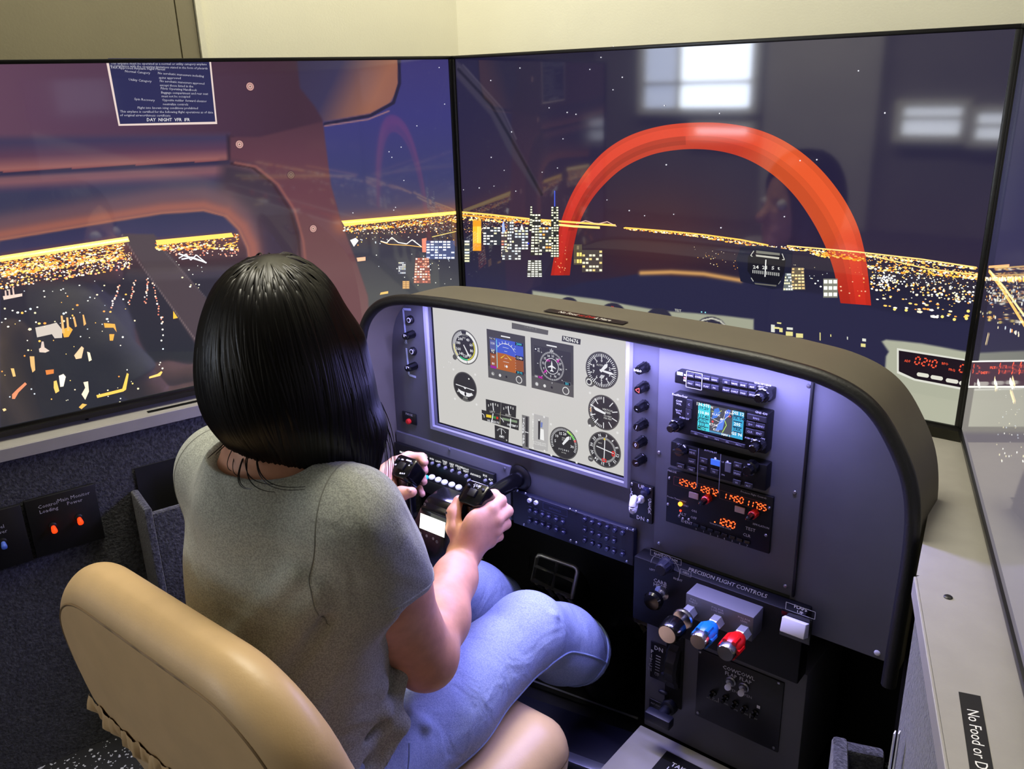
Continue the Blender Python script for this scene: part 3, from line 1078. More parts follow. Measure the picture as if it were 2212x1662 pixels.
lights(pr, 16, (1812, 1872), [(1812, 570), (1872, 570)], [(1812, 640), (1872, 640)], .0010, [(255, 190, 150), (255, 160, 80)])
pr.build('red_arch', M['lcd'], front)

# compass, radio and instruments of the pictured cockpit
pr = Print(oF - nF * .001, eX, Z3, nF)
pr.lift += .0004
pquad(pr, [(1600, 534), (1640, 530), (1700, 538), (1712, 545), (1708, 590), (1690, 622), (1670, 625), (1600, 608), (1591, 560)], (30, 31, 54))
pr.layer()
pquad(pr, [(1625, 542), (1685, 548), (1698, 560), (1694, 590), (1682, 616), (1630, 608), (1615, 585), (1616, 556)], (22, 22, 34))
pr.layer()
pquad(pr, [(1634, 541), (1685, 547), (1685, 552), (1634, 547)], (130, 130, 120))
pquad(pr, [(1633, 550), (1684, 556), (1683, 560), (1634, 554)], (206, 204, 190))
pquad(pr, [(1630, 611), (1678, 616), (1677, 619), (1632, 614)], (110, 108, 100))
pr.path([pr.uv(1629, 542), pr.uv(1622, 552), pr.uv(1626, 554)], .0012, (220, 220, 210))
pr.path([pr.uv(1690, 548), pr.uv(1695, 561), pr.uv(1690, 561)], .0012, (220, 220, 210))
pr.path([pr.uv(1623, 600), pr.uv(1628, 608)], .0012, (200, 200, 190))
pr.path([pr.uv(1687, 607), pr.uv(1682, 614)], .0010, (150, 150, 150))
for i in range(14):
    pr.line(pr.uv(1627 + i * 4.3, 583 + i * .5), pr.uv(1627 + i * 4.3, 590 + i * .5), .0011, (235, 235, 228))
ptext(pr, '24  21  S  t', 1627, 577, 1685, 580, 7, (236, 236, 230), bold=.03, res=1)
pr.line(pr.uv(1655, 561), pr.uv(1653, 598), .0017, (255, 255, 250))
# needles and captions along the top of the pictured panel
ptext(pr, 'TEST', 1458, 670, 1472, 672, 5, (225, 225, 210), res=0)
ptext(pr, '22', 1321, 664, 1327, 665, 5, (226, 60, 46), res=0, bold=.05)
for q in [(1310, 664), (1316, 664), (1332, 666), (1336, 667), (1412, 678), (1418, 679), (1427, 680), (1432, 682), (1528, 696), (1550, 700)]:
    pr.disc(pr.uv(*q), .0009, (235, 235, 235), 7)
for q in [(1516, 674), (1524, 675)]:
    pr.disc(pr.uv(*q), .0013, (150, 230, 240), 7)
for (a, b, c, d) in [(1666, 701, 1674, 717), (1672, 706, 1684, 710), (1684, 708, 1691, 717), (1700, 707, 1713, 712), (1698, 716, 1713, 725), (1720, 720, 1735, 729), (1863, 731, 1871, 737), (1860, 742, 1870, 749), (1771, 718, 1773, 735), (1794, 722, 1796, 727), (1830, 727, 1832, 733), (1679, 696, 1688, 699)]:
    pquad(pr, [(a, b), (c, b + 1), (c, d + 1), (a, d)], (228, 230, 218) if b % 2 else (236, 226, 150))
pr.layer()
pquad(pr, [(1938, 752), (2098, 778), (2094, 845), (1975, 822), (1938, 806)], (226, 226, 214))
pr.layer()
pquad(pr, [(1942, 757), (2098, 781), (2093, 840), (1977, 818), (1942, 802)], (30, 20, 30))
pr.layer()
RED = (255, 92, 60)
ptext(pr, 'ADF', 1954, 779, 1967, 781, 5, RED, res=0, bold=.03)
ptext(pr, 'BFO', 2035, 785, 2049, 787, 5, RED, res=0, bold=.03)
ptext(pr, 'FRQ', 2050, 798, 2064, 800, 5, RED, res=0, bold=.03)
for s, x, y in (('0', 1976, 786), ('2', 1991, 789), ('1', 1997, 790), ('0', 2012, 793), ('0', 2072, 803)):
    u, w = pr.uv(x, y)
    pr.seven(s, u, w, .0108, RED, wd=.17)
for (x, y) in [(1994, 810), (2024, 816), (2057, 823), (2086, 829)]:
    c = pr.uv(x, y)
    pr.poly([(c[0] + .0085 * cos(t_) * (1 if abs(cos(t_)) < .8 else .95), c[1] + .0036 * max(-.8, min(.8, 1.3 * sin(t_)))) for t_ in np.linspace(0, 2 * pi, 20, endpoint=False)], (228, 226, 212))
pr.build('pictured_instruments', M['lcd'], front, kind='stuff')

# ------------------------------------------------------------------ right screen
oR = np.array([MW, 0, 0])
right = thing('wall_monitor', 'wall screen at the frame edge showing a pale cabin below a lit road', 'monitor', tuple(oR + dR * .465 + Z3 * MB_))
bezel(oR, dR, nR, right)


def paint_right(p):
    X, Y = p.x, p.y
    p.c[:] = np.stack([np.interp(Y, [0, 200, 420, 560, 600, 700, 780, 800, 860, 930, 940, 1200, 1600], v) for v in
                       ([52, 50, 48, 48, 46, 48, 52, 140, 140, 138, 116, 116, 104], [52, 50, 48, 46, 40, 44, 50, 138, 136, 134, 110, 112, 100], [70, 72, 78, 76, 60, 62, 64, 130, 130, 128, 118, 120, 108])], -1)


screen('display', oR - nR * .001, dR, nR, .0075, .9225, MB_ + .0075, MT - .006, 150, 200, paint_right, right)
pr = Print(oR - nR * .001, dR, Z3, nR)
lights(pr, 160, (2128, 2230), [(2128, 599), (2230, 598)], [(2128, 606), (2230, 606)], .0018, WARM, 1, 2)
lights(pr, 130, (2128, 2240), [(2128, 606), (2240, 606)], [(2128, 650), (2240, 660)], .0014, COOL + WARM)
lights(pr, 30, (2110, 2230), [(2110, 650), (2230, 690)], [(2110, 690), (2230, 740)], .0018, COOL + WARM)
lights(pr, 60, (2150, 2240), [(2150, 840), (2240, 840)], [(2150, 1000), (2240, 1000)], .0009, COOL)
pr.path([pr.uv(*q) for q in [(2136, 585), (2165, 625), (2190, 665), (2230, 730)]], .004, (236, 176, 90))
pr.path([pr.uv(*q) for q in [(2138, 585), (2170, 622), (2200, 665), (2240, 718)]], .0025, (255, 230, 150))
pr.path([pr.uv(*q) for q in [(2136, 577), (2180, 574)]], .003, (236, 170, 110))
pr.layer()
pquad(pr, [(2100, 780), (2240, 778), (2240, 838), (2092, 838)], (214, 214, 206))
pr.layer()
pquad(pr, [(2100, 783), (2240, 781), (2240, 834), (2094, 834)], (66, 48, 58))
pr.layer()
for s, x, y in (('0', 2102, 804), ('0', 2158, 805), ('1', 2170, 805), ('5', 2186, 805), ('0', 2202, 805)):
    u, w = pr.uv(x, y)
    pr.seven(s, u, w, .0115, RED, wd=.17)
ptext(pr, 'DET', 2120, 806, 2134, 806, 5, RED, res=0, bold=.03)
ptext(pr, 'FLT', 2140, 795, 2152, 795, 5, RED, res=0, bold=.03)
for (x, y) in [(2115, 829), (2152, 829), (2186, 829)]:
    c = pr.uv(x, y)
    pr.poly([(c[0] + .013 * cos(t_), c[1] + .0042 * max(-.8, min(.8, 1.3 * sin(t_)))) for t_ in np.linspace(0, 2 * pi, 20, endpoint=False)], (214, 212, 204))
for (a, b) in [((2136, 720), (2130, 745)), ((2150, 815), (2152, 845)), ((2184, 845), (2192, 870)), ((2188, 815), (2194, 835))]:
    pr.line(pr.uv(*a), pr.uv(*b), .004, (226, 200, 150))
pr.gain = 1.5
pr.build('city_lights', M['lcd'], right, kind='stuff')
# =================================================================== ledges and carpeted side walls of the cockpit
M['ledge'] = mat('grey_ledge_metal', (150, 147, 140), 0.55, var=0.03, vscale=30, bump=0.1, bscale=500, bdist=0.0005)
M['carpet'] = mat('blue_grey_carpet', (64, 65, 70), 1.0, spec=0.05, rgb2=(26, 27, 32), vscale=190, bump=0.9, bscale=260, bdist=0.004, sheen=0.3)
M['hood'] = mat('taupe_hood_paint', (92, 87, 75), 0.62, var=0.03, vscale=20, bump=0.12, bscale=400, bdist=0.0006)
M['rubber'] = mat('black_rubber_trim', (16, 16, 17), 0.5, bump=0.4, bscale=300, bdist=0.001)
M['panel'] = mat('grey_panel_paint', (84, 84, 88), 0.5, var=0.03, vscale=25, bump=0.15, bscale=600, bdist=0.0004)
M['panel2'] = mat('grey_plate_paint', (90, 90, 94), 0.48, var=0.03, vscale=25, bump=0.15, bscale=600, bdist=0.0004)
M['frame'] = mat('pale_bezel_paint', (140, 140, 150), 0.5)
M['steel'] = mat('steel_screw', (150, 150, 156), 0.3, metal=0.9)
M['chrome'] = mat('chrome', (210, 210, 214), 0.22, metal=1.0)
M['ink'] = print_mat('white_ink')
M['sticker'] = print_mat('printed_sticker', 0.4)
M['white'] = mat('white_plastic', (226, 226, 230), 0.4)
M['navy'] = mat('navy_plate', (15, 17, 33), 0.5, bump=0.1, bscale=500, bdist=0.0004)
M['alu'] = mat('brushed_aluminium', (170, 172, 178), 0.38, metal=0.7)
M['deepblack'] = mat('black_lining', (6, 6, 7), 0.9)
WHITE, GREY = (236, 236, 238), (150, 150, 156)
LZ = 0.566
LEDGE_W = 0.032


def slab(bm, pts, z0, z1, bevel=0.0):
    return add_hull(bm, [(p[0], p[1], z0) for p in pts], [(p[0], p[1], z1) for p in pts], bevel)


def sticker(name, label, o, ex, ey, n, w, h, s, size, hl=None, xs=.72):
    """black strip with lettering, stuck on a ledge; part of that ledge"""
    pr = Print(o, ex, ey, n)
    pr.rect(-w / 2, -h / 2, w / 2, h / 2, (10, 10, 11))
    pr.layer()
    vs, fs = text_polys(s, 1.0, 'CENTER')
    vs = np.array(vs)
    k = size
    w0, w1 = vs[:, 0].min(), vs[:, 0].max()
    b = len(pr.v)
    for x, y in vs:
        pr.v.append(pr.o + pr.ex * ((x - (w0 + w1) / 2) * k * xs) + pr.ey * (y * k) + pr.n * pr.lift)
    for f in fs:
        pr.f.append(tuple(b + i for i in f))
        cx = np.mean([vs[i][0] for i in f])
        t = (cx - w0) / (w1 - w0)
        pr.c.append((206, 40, 34) if hl and hl[0] < t < hl[1] else (236, 236, 232))
    return pr


def screw(p, d, parent, r=.0032, m=None):
    bm = B()
    add_lathe(bm, p, d, [(0, r), (.0008, r), (.0016, r * .75), (.0018, r * .3)], 12)
    return obj('screw', bm, m or M['steel'], parent)


# left: ledge under the screen and carpeted wall
ledge_l = thing('monitor_ledge', 'narrow grey metal ledge with a black warning strip, under the screen behind the person', 'ledge', tuple(dL * .5 + nL * .02 + Z3 * LZ))
bm = B()
a0, a1 = dL * -.0 + nL * -.02, dL * 1.12 + nL * -.02
b0, b1 = dL * .02 + nL * LEDGE_W, dL * 1.12 + nL * LEDGE_W
slab(bm, [a0, b0, b1, a1], LZ - .004, LZ)
obj('ledge_top', bm, M['ledge'], ledge_l, sm=0)
bm = B()
c0, c1 = dL * .02 + nL * (LEDGE_W + .003), dL * 1.12 + nL * (LEDGE_W + .003)
slab(bm, [b0, c0, c1, b1], LZ - .020, LZ, .0008)
obj('ledge_lip', bm, M['ledge'], ledge_l, sm=0)
screw(survey(188, 907, Z=LZ), (0, 0, 1), ledge_l, .003, M['black'])
A = survey(345, 876, Z=LZ)
pr = sticker('warning_strip', '', dL * (float(A @ dL) - .095) + nL * .014 + Z3 * LZ, -dL, -nL, Z3, .24, .011, 'No Food or Drink Here', .0100)
pr.build('warning_strip', M['sticker'], ledge_l, 'black strip lettered No Food or Drink Here')
carpet_l = thing('carpeted_wall', 'dark blue carpeted side wall under the ledge behind the person', 'side wall', tuple(dL * .5 + nL * .03))
bm = B()
k = nL * (LEDGE_W - .001)
slab(bm, [dL * .10 + k - nL * .02, dL * .10 + k, dL * 1.3 + k, dL * 1.3 + k - nL * .02], 0.0, LZ - .018)
obj('carpet_panel', bm, M['carpet'], carpet_l, sm=0)

wallplane = (nL, nL * LEDGE_W)


def wall_uv(x, y, off=0.0):
    p = survey(x, y, plane=(nL, nL * (LEDGE_W + off)))
    return float(p @ dL), float(p[2])


def on_wall(u, z, off=0.0):
    return dL * u + nL * (LEDGE_W + off) + Z3 * z


def switch_box(label, px, sw, texts, lampcol):
    cs = [wall_uv(*q, .006) for q in px]
    u0, u1 = min(c[0] for c in cs), max(c[0] for c in cs)
    z0, z1 = min(c[1] for c in cs), max(c[1] for c in cs)
    t = thing('switch_plate', label, 'switch', tuple(on_wall((u0 + u1) / 2, z0)))
    bm = B()
    q = [(u0, z0), (u1, z0), (u1, z1), (u0, z1)]
    add_hull(bm, [on_wall(u, z, -.002) for u, z in q], [on_wall(u, z, .006) for u, z in q], .0012)
    obj('plate', bm, M['black'], t)
    pr = Print(on_wall(0, 0, .0062), -dL, Z3, nL)
    for s, x, y, sz in texts:
        u, z = wall_uv(x, y, .006)
        pr.text(s, (-u, z), sz, (170, 170, 176), res=1)
    if texts:
        pr.build('lettering', M['ink'], t)
    for x, y in sw:
        u, z = wall_uv(x, y, .006)
        bm = B()
        add_lathe(bm, on_wall(u, z, .006), nL, [(0, .0058), (.003, .0058), (.004, .0042)], 16)
        b = obj('switch_collar', bm, M['black'], t)
        bm = B()
        add_lathe(bm, on_wall(u, z - .001, .009), nL * .9 - Z3 * .35, [(0, .0030), (.008, .0042), (.011, .0040), (.0125, .002)], 14)
        obj('lit_lever', bm, lampcol, t)
    return t


M['redlamp'] = mat('red_lit_lever', (150, 10, 6), 0.3, emit=(255, 50, 10), estr=2.6)
M['bluelamp'] = mat('blue_lever_tip', (70, 90, 160), 0.2, emit=(40, 70, 160), estr=0.25)
switch_box('black switch plate with two glowing red levers on the carpeted wall', [(53, 1085), (203, 1052), (228, 1163), (80, 1205)], [(114, 1136), (170, 1118)],
           [('Control\nLoading', 104, 1097, .0085), ('Main Monitor\nPower', 160, 1079, .0085)], M['redlamp'])
switch_box('black switch plate with a dim blue lever, cut by the frame edge', [(-60, 1118), (44, 1092), (70, 1212), (-40, 1240)], [(6, 1170)], [('Panel\nPower', -4, 1146, .0085)], M['bluelamp'])

# carpeted pocket on the left wall
pk = thing('carpeted_pocket', 'open carpeted pocket on the side wall beside the seat, black inside', 'pocket', tuple(on_wall(.3, .1, .05)))
off = .085
u0, ztop = wall_uv(330, 1112, off)
zb_ = .06
bm = B()
# front board, end board
q = [(u0, zb_), (u0 - .30, zb_), (u0 - .30, ztop), (u0, ztop)]
add_hull(bm, [on_wall(u, z, off - .014) for u, z in q], [on_wall(u, z, off) for u, z in q], .003)
obj('front_board', bm, M['carpet'], pk)
bm = B()
q = [(u0 + .012, zb_), (u0, zb_), (u0, ztop + .012), (u0 + .012, ztop + .012)]
add_hull(bm, [on_wall(u, z, -.002) for u, z in q], [on_wall(u, z, off + .002) for u, z in q], .003)
obj('end_board', bm, M['carpet'], pk)
bm = B()
q = [(u0, zb_), (u0 - .30, zb_), (u0 - .30, ztop + .05), (u0, ztop + .05)]
add_hull(bm, [on_wall(u, z, .0005) for u, z in q], [on_wall(u, z, .003) for u, z in q])
obj('lining', bm, M['deepblack'], pk)
bm = B()
p0 = survey(388, 1010, plane=(nL, nL * (LEDGE_W + .05)))
q = [(0, -.12), (-.09, -.12), (-.09, .012), (0, 0)]
add_hull(bm, [p0 + dL * (u - .0) + Z3 * z - nL * .0008 for u, z in q], [p0 + dL * (u - .0) + Z3 * z for u, z in q])
o = obj('paper_sheet', bm, M['white'], None, sm=0)
tag(o, 'white paper sheet standing in the carpeted pocket behind the person', 'paper')

# right: ledge and carpeted wall
e0 = np.array([.981, -.396])
e1 = np.array([1.074, -.658])
ed = (e1 - e0) / np.linalg.norm(e1 - e0)
en = np.array([-ed[1], ed[0]])
if en[0] < 0:
    en = -en
E0, E1 = e0, e0 + ed * 1.0
ledge_r = thing('monitor_ledge', 'broad pale metal ledge with a black warning strip, beside the console at the frame corner', 'ledge', (1.0, -.45, LZ))
bm = B()
R1 = np.array([MW, 0]) + dR[:2] * 1.12 - nR[:2] * .02
slab(bm, [E0, E1, R1, np.array([MW, 0]) + dR[:2] * .30 - nR[:2] * .02], LZ - .004, LZ)
slab(bm, [(.0, -.005), (.0, -.17), (.94, -.17), (1.05, -.26), np.array([MW, 0]) + dR[:2] * .30 - nR[:2] * .02, (MW + .02, -.0)], LZ - .005, LZ - .0008)
slab(bm, [(.94, -.17), tuple(E0 - ed * .004), tuple(E0 - ed * .004 + en * .10), (1.05, -.26)], LZ - .005, LZ - .0006)
obj('ledge_top', bm, M['ledge'], ledge_r, sm=0)
bm = B()
slab(bm, [E0, E0 - en * .003, E1 - en * .003, E1], LZ - .022, LZ, .0008)
obj('ledge_lip', bm, M['ledge'], ledge_r, sm=0)
screw(survey(2048, 1291, Z=LZ), (0, 0, 1), ledge_r, .0042, M['black'])
sa, sb = survey(2094, 1500, Z=LZ), survey(2120, 1662, Z=LZ)
sd = (sb - sa) / np.linalg.norm(sb - sa)
sn = np.array([-sd[1], sd[0], 0])
pr = sticker('warning_strip', '', sa + sd * .078, sd, sn, Z3, .156, .0165, 'No Food or Drink Here', .0125, None, .93)
pr.build('warning_strip', M['sticker'], ledge_r, 'black strip lettered No Food or Drink Here')
carpet_r = thing('carpeted_wall', 'blue carpeted side wall under the broad ledge at the frame corner', 'side wall', (1.0, -.5, 0))
bm = B()
slab(bm, [E0 + ed * .0 + en * .004, E1 + en * .004, E1 + en * .02, E0 + en * .02], 0, LZ - .004)
obj('carpet_panel', bm, M['carpet'], carpet_r, sm=0)
# carpeted bin on it
bn = thing('carpeted_bin', 'open carpeted bin against the side wall, corner in view below the console', 'bin', (.9, -.6, 0))
zt = .30
bq = [survey(x, y, Z=zt) for x, y in [(1797, 1592), (1900, 1612)]]
far = bq[0][:2]
dirx = (bq[1][:2] - bq[0][:2]) / np.linalg.norm(bq[1][:2] - bq[0][:2])
yb = far
t_ = .018
hx = e0 + ed * np.dot(far - e0, ed)             # foot on the carpet wall
wdir = (hx - far) / np.linalg.norm(hx - far)
bm = B()
slab(bm, [far, far + wdir * (np.linalg.norm(hx - far)), far + wdir * (np.linalg.norm(hx - far)) + ed * t_, far + ed * t_], 0, zt, .005)
obj('end_board', bm, M['carpet'], bn)
bm = B()
slab(bm, [far, far + wdir * t_, far + wdir * t_ + ed * .4, far + ed * .4], 0, zt + .004, .005)
obj('front_board', bm, M['carpet'], bn)
bm = B()
slab(bm, [far + wdir * t_ + ed * t_, hx + ed * t_, hx + ed * .38, far + wdir * t_ + ed * .38], .005, .05)
obj('lining', bm, M['deepblack'], bn)
# two folded paper edges standing in the bin
for x0, y0, x1, y1 in [(1931, 1586, 1930, 1662), (1941, 1586, 1947, 1662)]:
    Yp = -.45
    a = survey(x0, y0, Y=Yp)
    bb = np.array([a[0] - .001, a[1], .052])
    bm = B()
    add_hull(bm, [bb + np.array([-.0022, 0, 0]), bb + np.array([.0022, 0, 0]), a + np.array([.0006, 0, 0]), a - np.array([.0006, 0, 0])],
             [bb + np.array([-.0022, .006, 0]), bb + np.array([.0022, .006, 0]), a + np.array([.0006, .006, 0]), a + np.array([-.0006, .006, 0])])
    o = obj('folded_paper', bm, M['white'], None, sm=0)
    tag(o, 'thin white folded paper standing upright in the carpeted bin, ' + ('leftmost of the pair' if x0 == 1931 else 'rightmost of the pair'), 'paper', 'folded papers in the carpeted bin')

# =================================================================== instrument console
PY = -0.248                               # plane of the panel face
HY0, HY1 = -0.31, -0.20                   # front lip and rear edge of the hood
con = thing('instrument_console', 'arched grey instrument console with a taupe hood and black rubber edge', 'console', (.495, -.25, 0))
PROF = [(.033, .352), (.033, .45), (.033, .55), (.035, .60), (.041, .645), (.054, .680), (.077, .707), (.110, .726), (.155, .737), (.22, .742), (.30, .744), (.45, .7445), (.60, .7445), (.74, .743), (.794, .740),
        (.837, .735), (.875, .723), (.902, .704), (.925, .673), (.944, .636), (.954, .594), (.957, .542), (.956, .474), (.955, .42), (.954, .362)]
prof = curve_resample(PROF, 110)


def normals2(P_):
    t = np.gradient(P_, axis=0)
    n = np.stack([t[:, 1], -t[:, 0]], 1)
    return n / np.linalg.norm(n, axis=1, keepdims=True)


pn = normals2(prof)                       # points to the inside of the arch
if (pn[len(pn) // 2, 1]) > 0:
    pn = -pn
bm = B()
th = .010
rows = []
rear = prof.copy()
rear[:, 0] = .494 + (rear[:, 0] - .494) * .992
rear[:, 1] = rear[:, 1] - .002
for (P_, Y) in ((prof, HY0), (prof * .5 + rear * .5, (HY0 + HY1) / 2), (rear, HY1), (rear + pn * th, HY1), (prof + pn * th, HY0)):
    rows.append([bm.verts.new((p[0], Y, p[1])) for p in P_])
rows.append(rows[0])
for a, b in zip(rows, rows[1:]):
    for i in range(len(prof) - 1):
        bm.faces.new((a[i], a[i + 1], b[i + 1], b[i]))
for i in (0, len(prof) - 1):
    bm.faces.new([r[i] for r in rows[:-1]])
obj('hood', bm, M['hood'], con)
bm = B()
add_tube(bm, [(p[0] + q[0] * .003, HY0 - .002, p[1] + q[1] * .003) for p, q in zip(prof, pn)], .0088, 10)
obj('rubber_edge', bm, M['rubber'], con, sm=60)
# warning strip on the hood
sa, sb = survey(1187, 674, Z=.7445), survey(1341, 697, Z=.7445)
mid = (survey(1192, 674, Z=.7445) + survey(1338, 696, Z=.7445)) / 2
pr = sticker('warning_strip', '', mid + Z3 * .0006, np.array([1.0, 0, 0]), np.array([0, 1.0, 0]), Z3, .135, .017, 'No Food or Drink Here', .0125, (.36, .70))
pr.build('warning_strip', M['sticker'], con, 'black strip lettered No Food or Drink Here')

# LED strip behind the front lip
bm = B()
add_box(bm, (.16, -.300, .7285), (.82, -.292, .7310))
obj('led_strip', bm, mat('lit_violet_led', (120, 120, 255), 0.4, emit=(130, 120, 255), estr=2.0), con, sm=0)
# panel face with the opening of the lit display
DX0, DX1, DZ0, DZ1 = .147, .536, .4935, .7105


def ztop(x):
    i = prof + pn * .012
    left = i[i[:, 0] < .3]
    if x < .155:
        return float(np.interp(x, np.maximum.accumulate(left[:, 0]), left[:, 1]))
    if x > .79:
        r = i[(i[:, 0] > .7) & (i[:, 1] > .55)]
        return float(np.interp(x, np.maximum.accumulate(r[:, 0]), r[:, 1]))
    return .732


def zbot(x):
    if x < .585:
        return .357
    return .395 if x < .80 else .347


xs = sorted(set([.0455, .048, .052, .058, .066, .078, .092, .11, .13, DX0, .2, .3, .4, DX1, .585, .5851, .7, .80, .8001, .82, .84, .86, .88, .90, .915, .93, .938, .9445]))
bm = B()
for a, b in zip(xs, xs[1:]):
    zb = zbot((a + b) / 2)
    holes = (DX0 <= (a + b) / 2 <= DX1)
    for (z0a, z1a, z0b, z1b) in ([(zb, DZ0, zb, DZ0), (DZ1, ztop(a), DZ1, ztop(b))] if holes else [(zb, ztop(a), zb, ztop(b))]):
        q = [(a, z0a), (b, z0b), (b, z1b), (a, z1a)]
        add_hull(bm, [(x, PY, z) for x, z in q], [(x, PY + .006, z) for x, z in q])
bmesh.ops.remove_doubles(bm, verts=bm.verts, dist=.00005)
obj('panel_face', bm, M['panel'], con, sm=0)
# frame around the display opening: sloping inner faces
bm = B()
fo, fi, dp = .012, .0, .013
loops = [[(DX0 - fo, DZ0 - fo), (DX1 + fo, DZ0 - fo), (DX1 + fo, DZ1 + .010), (DX0 - fo, DZ1 + .010)], [(DX0, DZ0), (DX1, DZ0), (DX1, DZ1), (DX0, DZ1)]]
ys = [PY - .001, PY - .004]
ring = [[bm.verts.new((x, PY - .0002, z)) for x, z in loops[0]], [bm.verts.new((x + (.003 if x < .3 else -.003), PY - .005, z + (.003 if z < .6 else -.003))) for x, z in loops[0]],
        [bm.verts.new((x - (.003 if x < .3 else -.003), PY - .005, z - (.003 if z < .6 else -.003))) for x, z in loops[1]], [bm.verts.new((x, PY + .010, z)) for x, z in loops[1]]]
for a, b in zip(ring, ring[1:]):
    for i in range(4):
        bm.faces.new((a[i], a[(i + 1) % 4], b[(i + 1) % 4], b[i]))
obj('display_frame', bm, M['frame'], con, sm=0)
# dark mat in the footwell
bm = B()
add_box(bm, (.04, -.44, 0), (.90, -.01, .004))
obj('footwell_mat', bm, M['deepblack'], con, sm=0)
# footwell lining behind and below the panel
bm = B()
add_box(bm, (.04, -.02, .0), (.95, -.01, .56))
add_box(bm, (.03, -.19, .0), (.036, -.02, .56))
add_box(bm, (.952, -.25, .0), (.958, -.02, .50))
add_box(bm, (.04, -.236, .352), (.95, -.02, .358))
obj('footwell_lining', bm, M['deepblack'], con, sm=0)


def fp(x, y, h=0.0):
    return survey(x, y, Y=PY - h)


def reach(p, px):
    """how far a control at p sticks out towards the seat so that its tip falls on picture column px"""
    best = min(((abs(pix_of(p + np.array([0, -t, 0]))[0] - px), t) for t in np.arange(0, .2, .001)))
    return best[1]


OUTW = np.array([0, -1.0, 0])


def plate(name, x0, x1, z0, z1, h0, h1, m, parent, bevel=.001, **kw):
    bm = B()
    add_box(bm, (x0, PY - h0, z0), (x1, PY - h1, z1), bevel)
    return obj(name, bm, m, parent, **kw)


def ink(h):
    return Print((0, PY - h, 0), (1, 0, 0), (0, 0, 1), OUTW)


# avionics plate with its screws, and the seam to the blank panel
AX0, AX1 = float(fp(1420, 1000)[0]), float(fp(1735, 1040)[0])
plate('avionics_plate', AX0, AX1, .397, .731, 0, .004, M['panel2'], con, .0008)
for q in [(1747, 834), (1717, 1064), (1697, 1267), (1424, 978), (1424, 1174)]:
    screw(fp(*q, .004), OUTW, con, .0028)
screw(fp(1895, 1411), OUTW, con, .004, M['white'])
# slim divider strip
plate('divider_strip', AX1 + .0005, AX1 + .0035, .397, .731, 0, .0055, M['black'], con, .0006)

# headset jacks, volume knobs and the painted bracket beside them
for q in [(883, 692), (889, 760)]:
    p = fp(*q, .006)
    bm = B()
    add_lathe(bm, p + np.array([0, .006, 0]), OUTW, [(0, .0075), (.004, .0075), (.005, .0062), (.006, .0058)], 18)
    j = obj('headset_jack', bm, M['black'], con)
    bm = B()
    add_lathe(bm, p, OUTW, [(0, .0045), (.0006, .0045)], 18)
    r_ = obj('jack_ring', bm, M['white'], j)
    bm = B()
    add_lathe(bm, p + OUTW * .0006, OUTW, [(0, .0029), (.0005, .0029)], 18)
    obj('jack_hole', bm, M['deepblack'], j)
for q in [(873, 728), (878, 797)]:
    p = fp(*q, .022)
    p0 = np.array([p[0], PY, p[2]])
    bm = B()
    add_lathe(bm, p0, OUTW, [(0, .0072), (.014, .0068), (.020, .0062), (.022, .005)], 18, 1, .07)
    kn = obj('volume_knob', bm, M['gloss_black'], con)
    bm = B()
    add_box(bm, p + np.array([-.0008, -.0004, 0]), p + np.array([.0008, .0004, .0045]))
    obj('pointer', bm, M['white'], kn)
pr = ink(.0004)
C1 = (176, 186, 214)
pr.path([pr.uv(*q) for q in [(888, 669), (871, 668), (878, 742)]], .0042, C1)
pr.path([pr.uv(*q) for q in [(878, 752), (884, 810), (899, 815)]], .0042, C1)
pr.text('G5', pr.uv(877, 741), .007, C1, res=1)
pr.build('painted_bracket', M['ink'], con, 'pale painted bracket around the jacks and knobs')

# pause button on its black square
pb = thing('pause_button_plate', 'black square with a red push button lettered PAUSE, on the console', 'button', tuple(fp(884, 906)))
p = [fp(868, 888, .003), fp(899, 920, .003)]
x0, x1, z1, z0 = p[0][0], p[1][0], p[0][2], p[1][2]
plate('plate', x0, x1, z0, z1, 0, .003, M['black'], pb)
bm = B()
c = fp(880, 912, .008)
add_lathe(bm, (c[0], PY - .003, c[2]), OUTW, [(0, .0052), (.004, .0052), (.0055, .004), (.006, .001)], 20)
obj('push_button', bm, mat('red_button', (200, 36, 30), 0.35), pb)
pr = ink(.0032)
pr.text('PAUSE', pr.uv(884, 896), .0062, (190, 190, 196), res=1)
pr.build('lettering', M['ink'], pb)

# six trim knobs in a column beside the display
KC = [(1378, 801), (1377, 843), (1376, 884), (1375, 924), (1373, 962), (1372, 1001)]
KT = ['BARO', '<', '-', '/', '0', '']
for (x, y), s in zip(KC, KT):
    p = fp(x, y, .021)
    p0 = np.array([p[0], PY, p[2]])
    bm = B()
    add_lathe(bm, p0, OUTW, [(0, .0082), (.003, .0082), (.004, .0074), (.019, .0068), (.021, .0058)], 22, 1, .10)
    kn = obj('setting_knob', bm, M['gloss_black'], con)
    pr = ink(.0213)
    if s == 'BARO':
        pr.text(s, (p[0], p[2]), .0048, WHITE, bold=.02, res=1)
    elif s == '<':
        pr.path([(p[0] + .003, p[2] + .0035), (p[0] - .003, p[2]), (p[0] + .003, p[2] - .0035)], .0011, (236, 90, 60), True)
    elif s:
        pr.text(s, (p[0], p[2]), .009, WHITE, bold=.02, res=1, rot=-20 if s == '-' else 0)
    else:
        pr.line((p[0], p[2]), (p[0] + .004, p[2] + .002), .0012, WHITE)
    pr.build('knob_mark', M['ink'], kn)
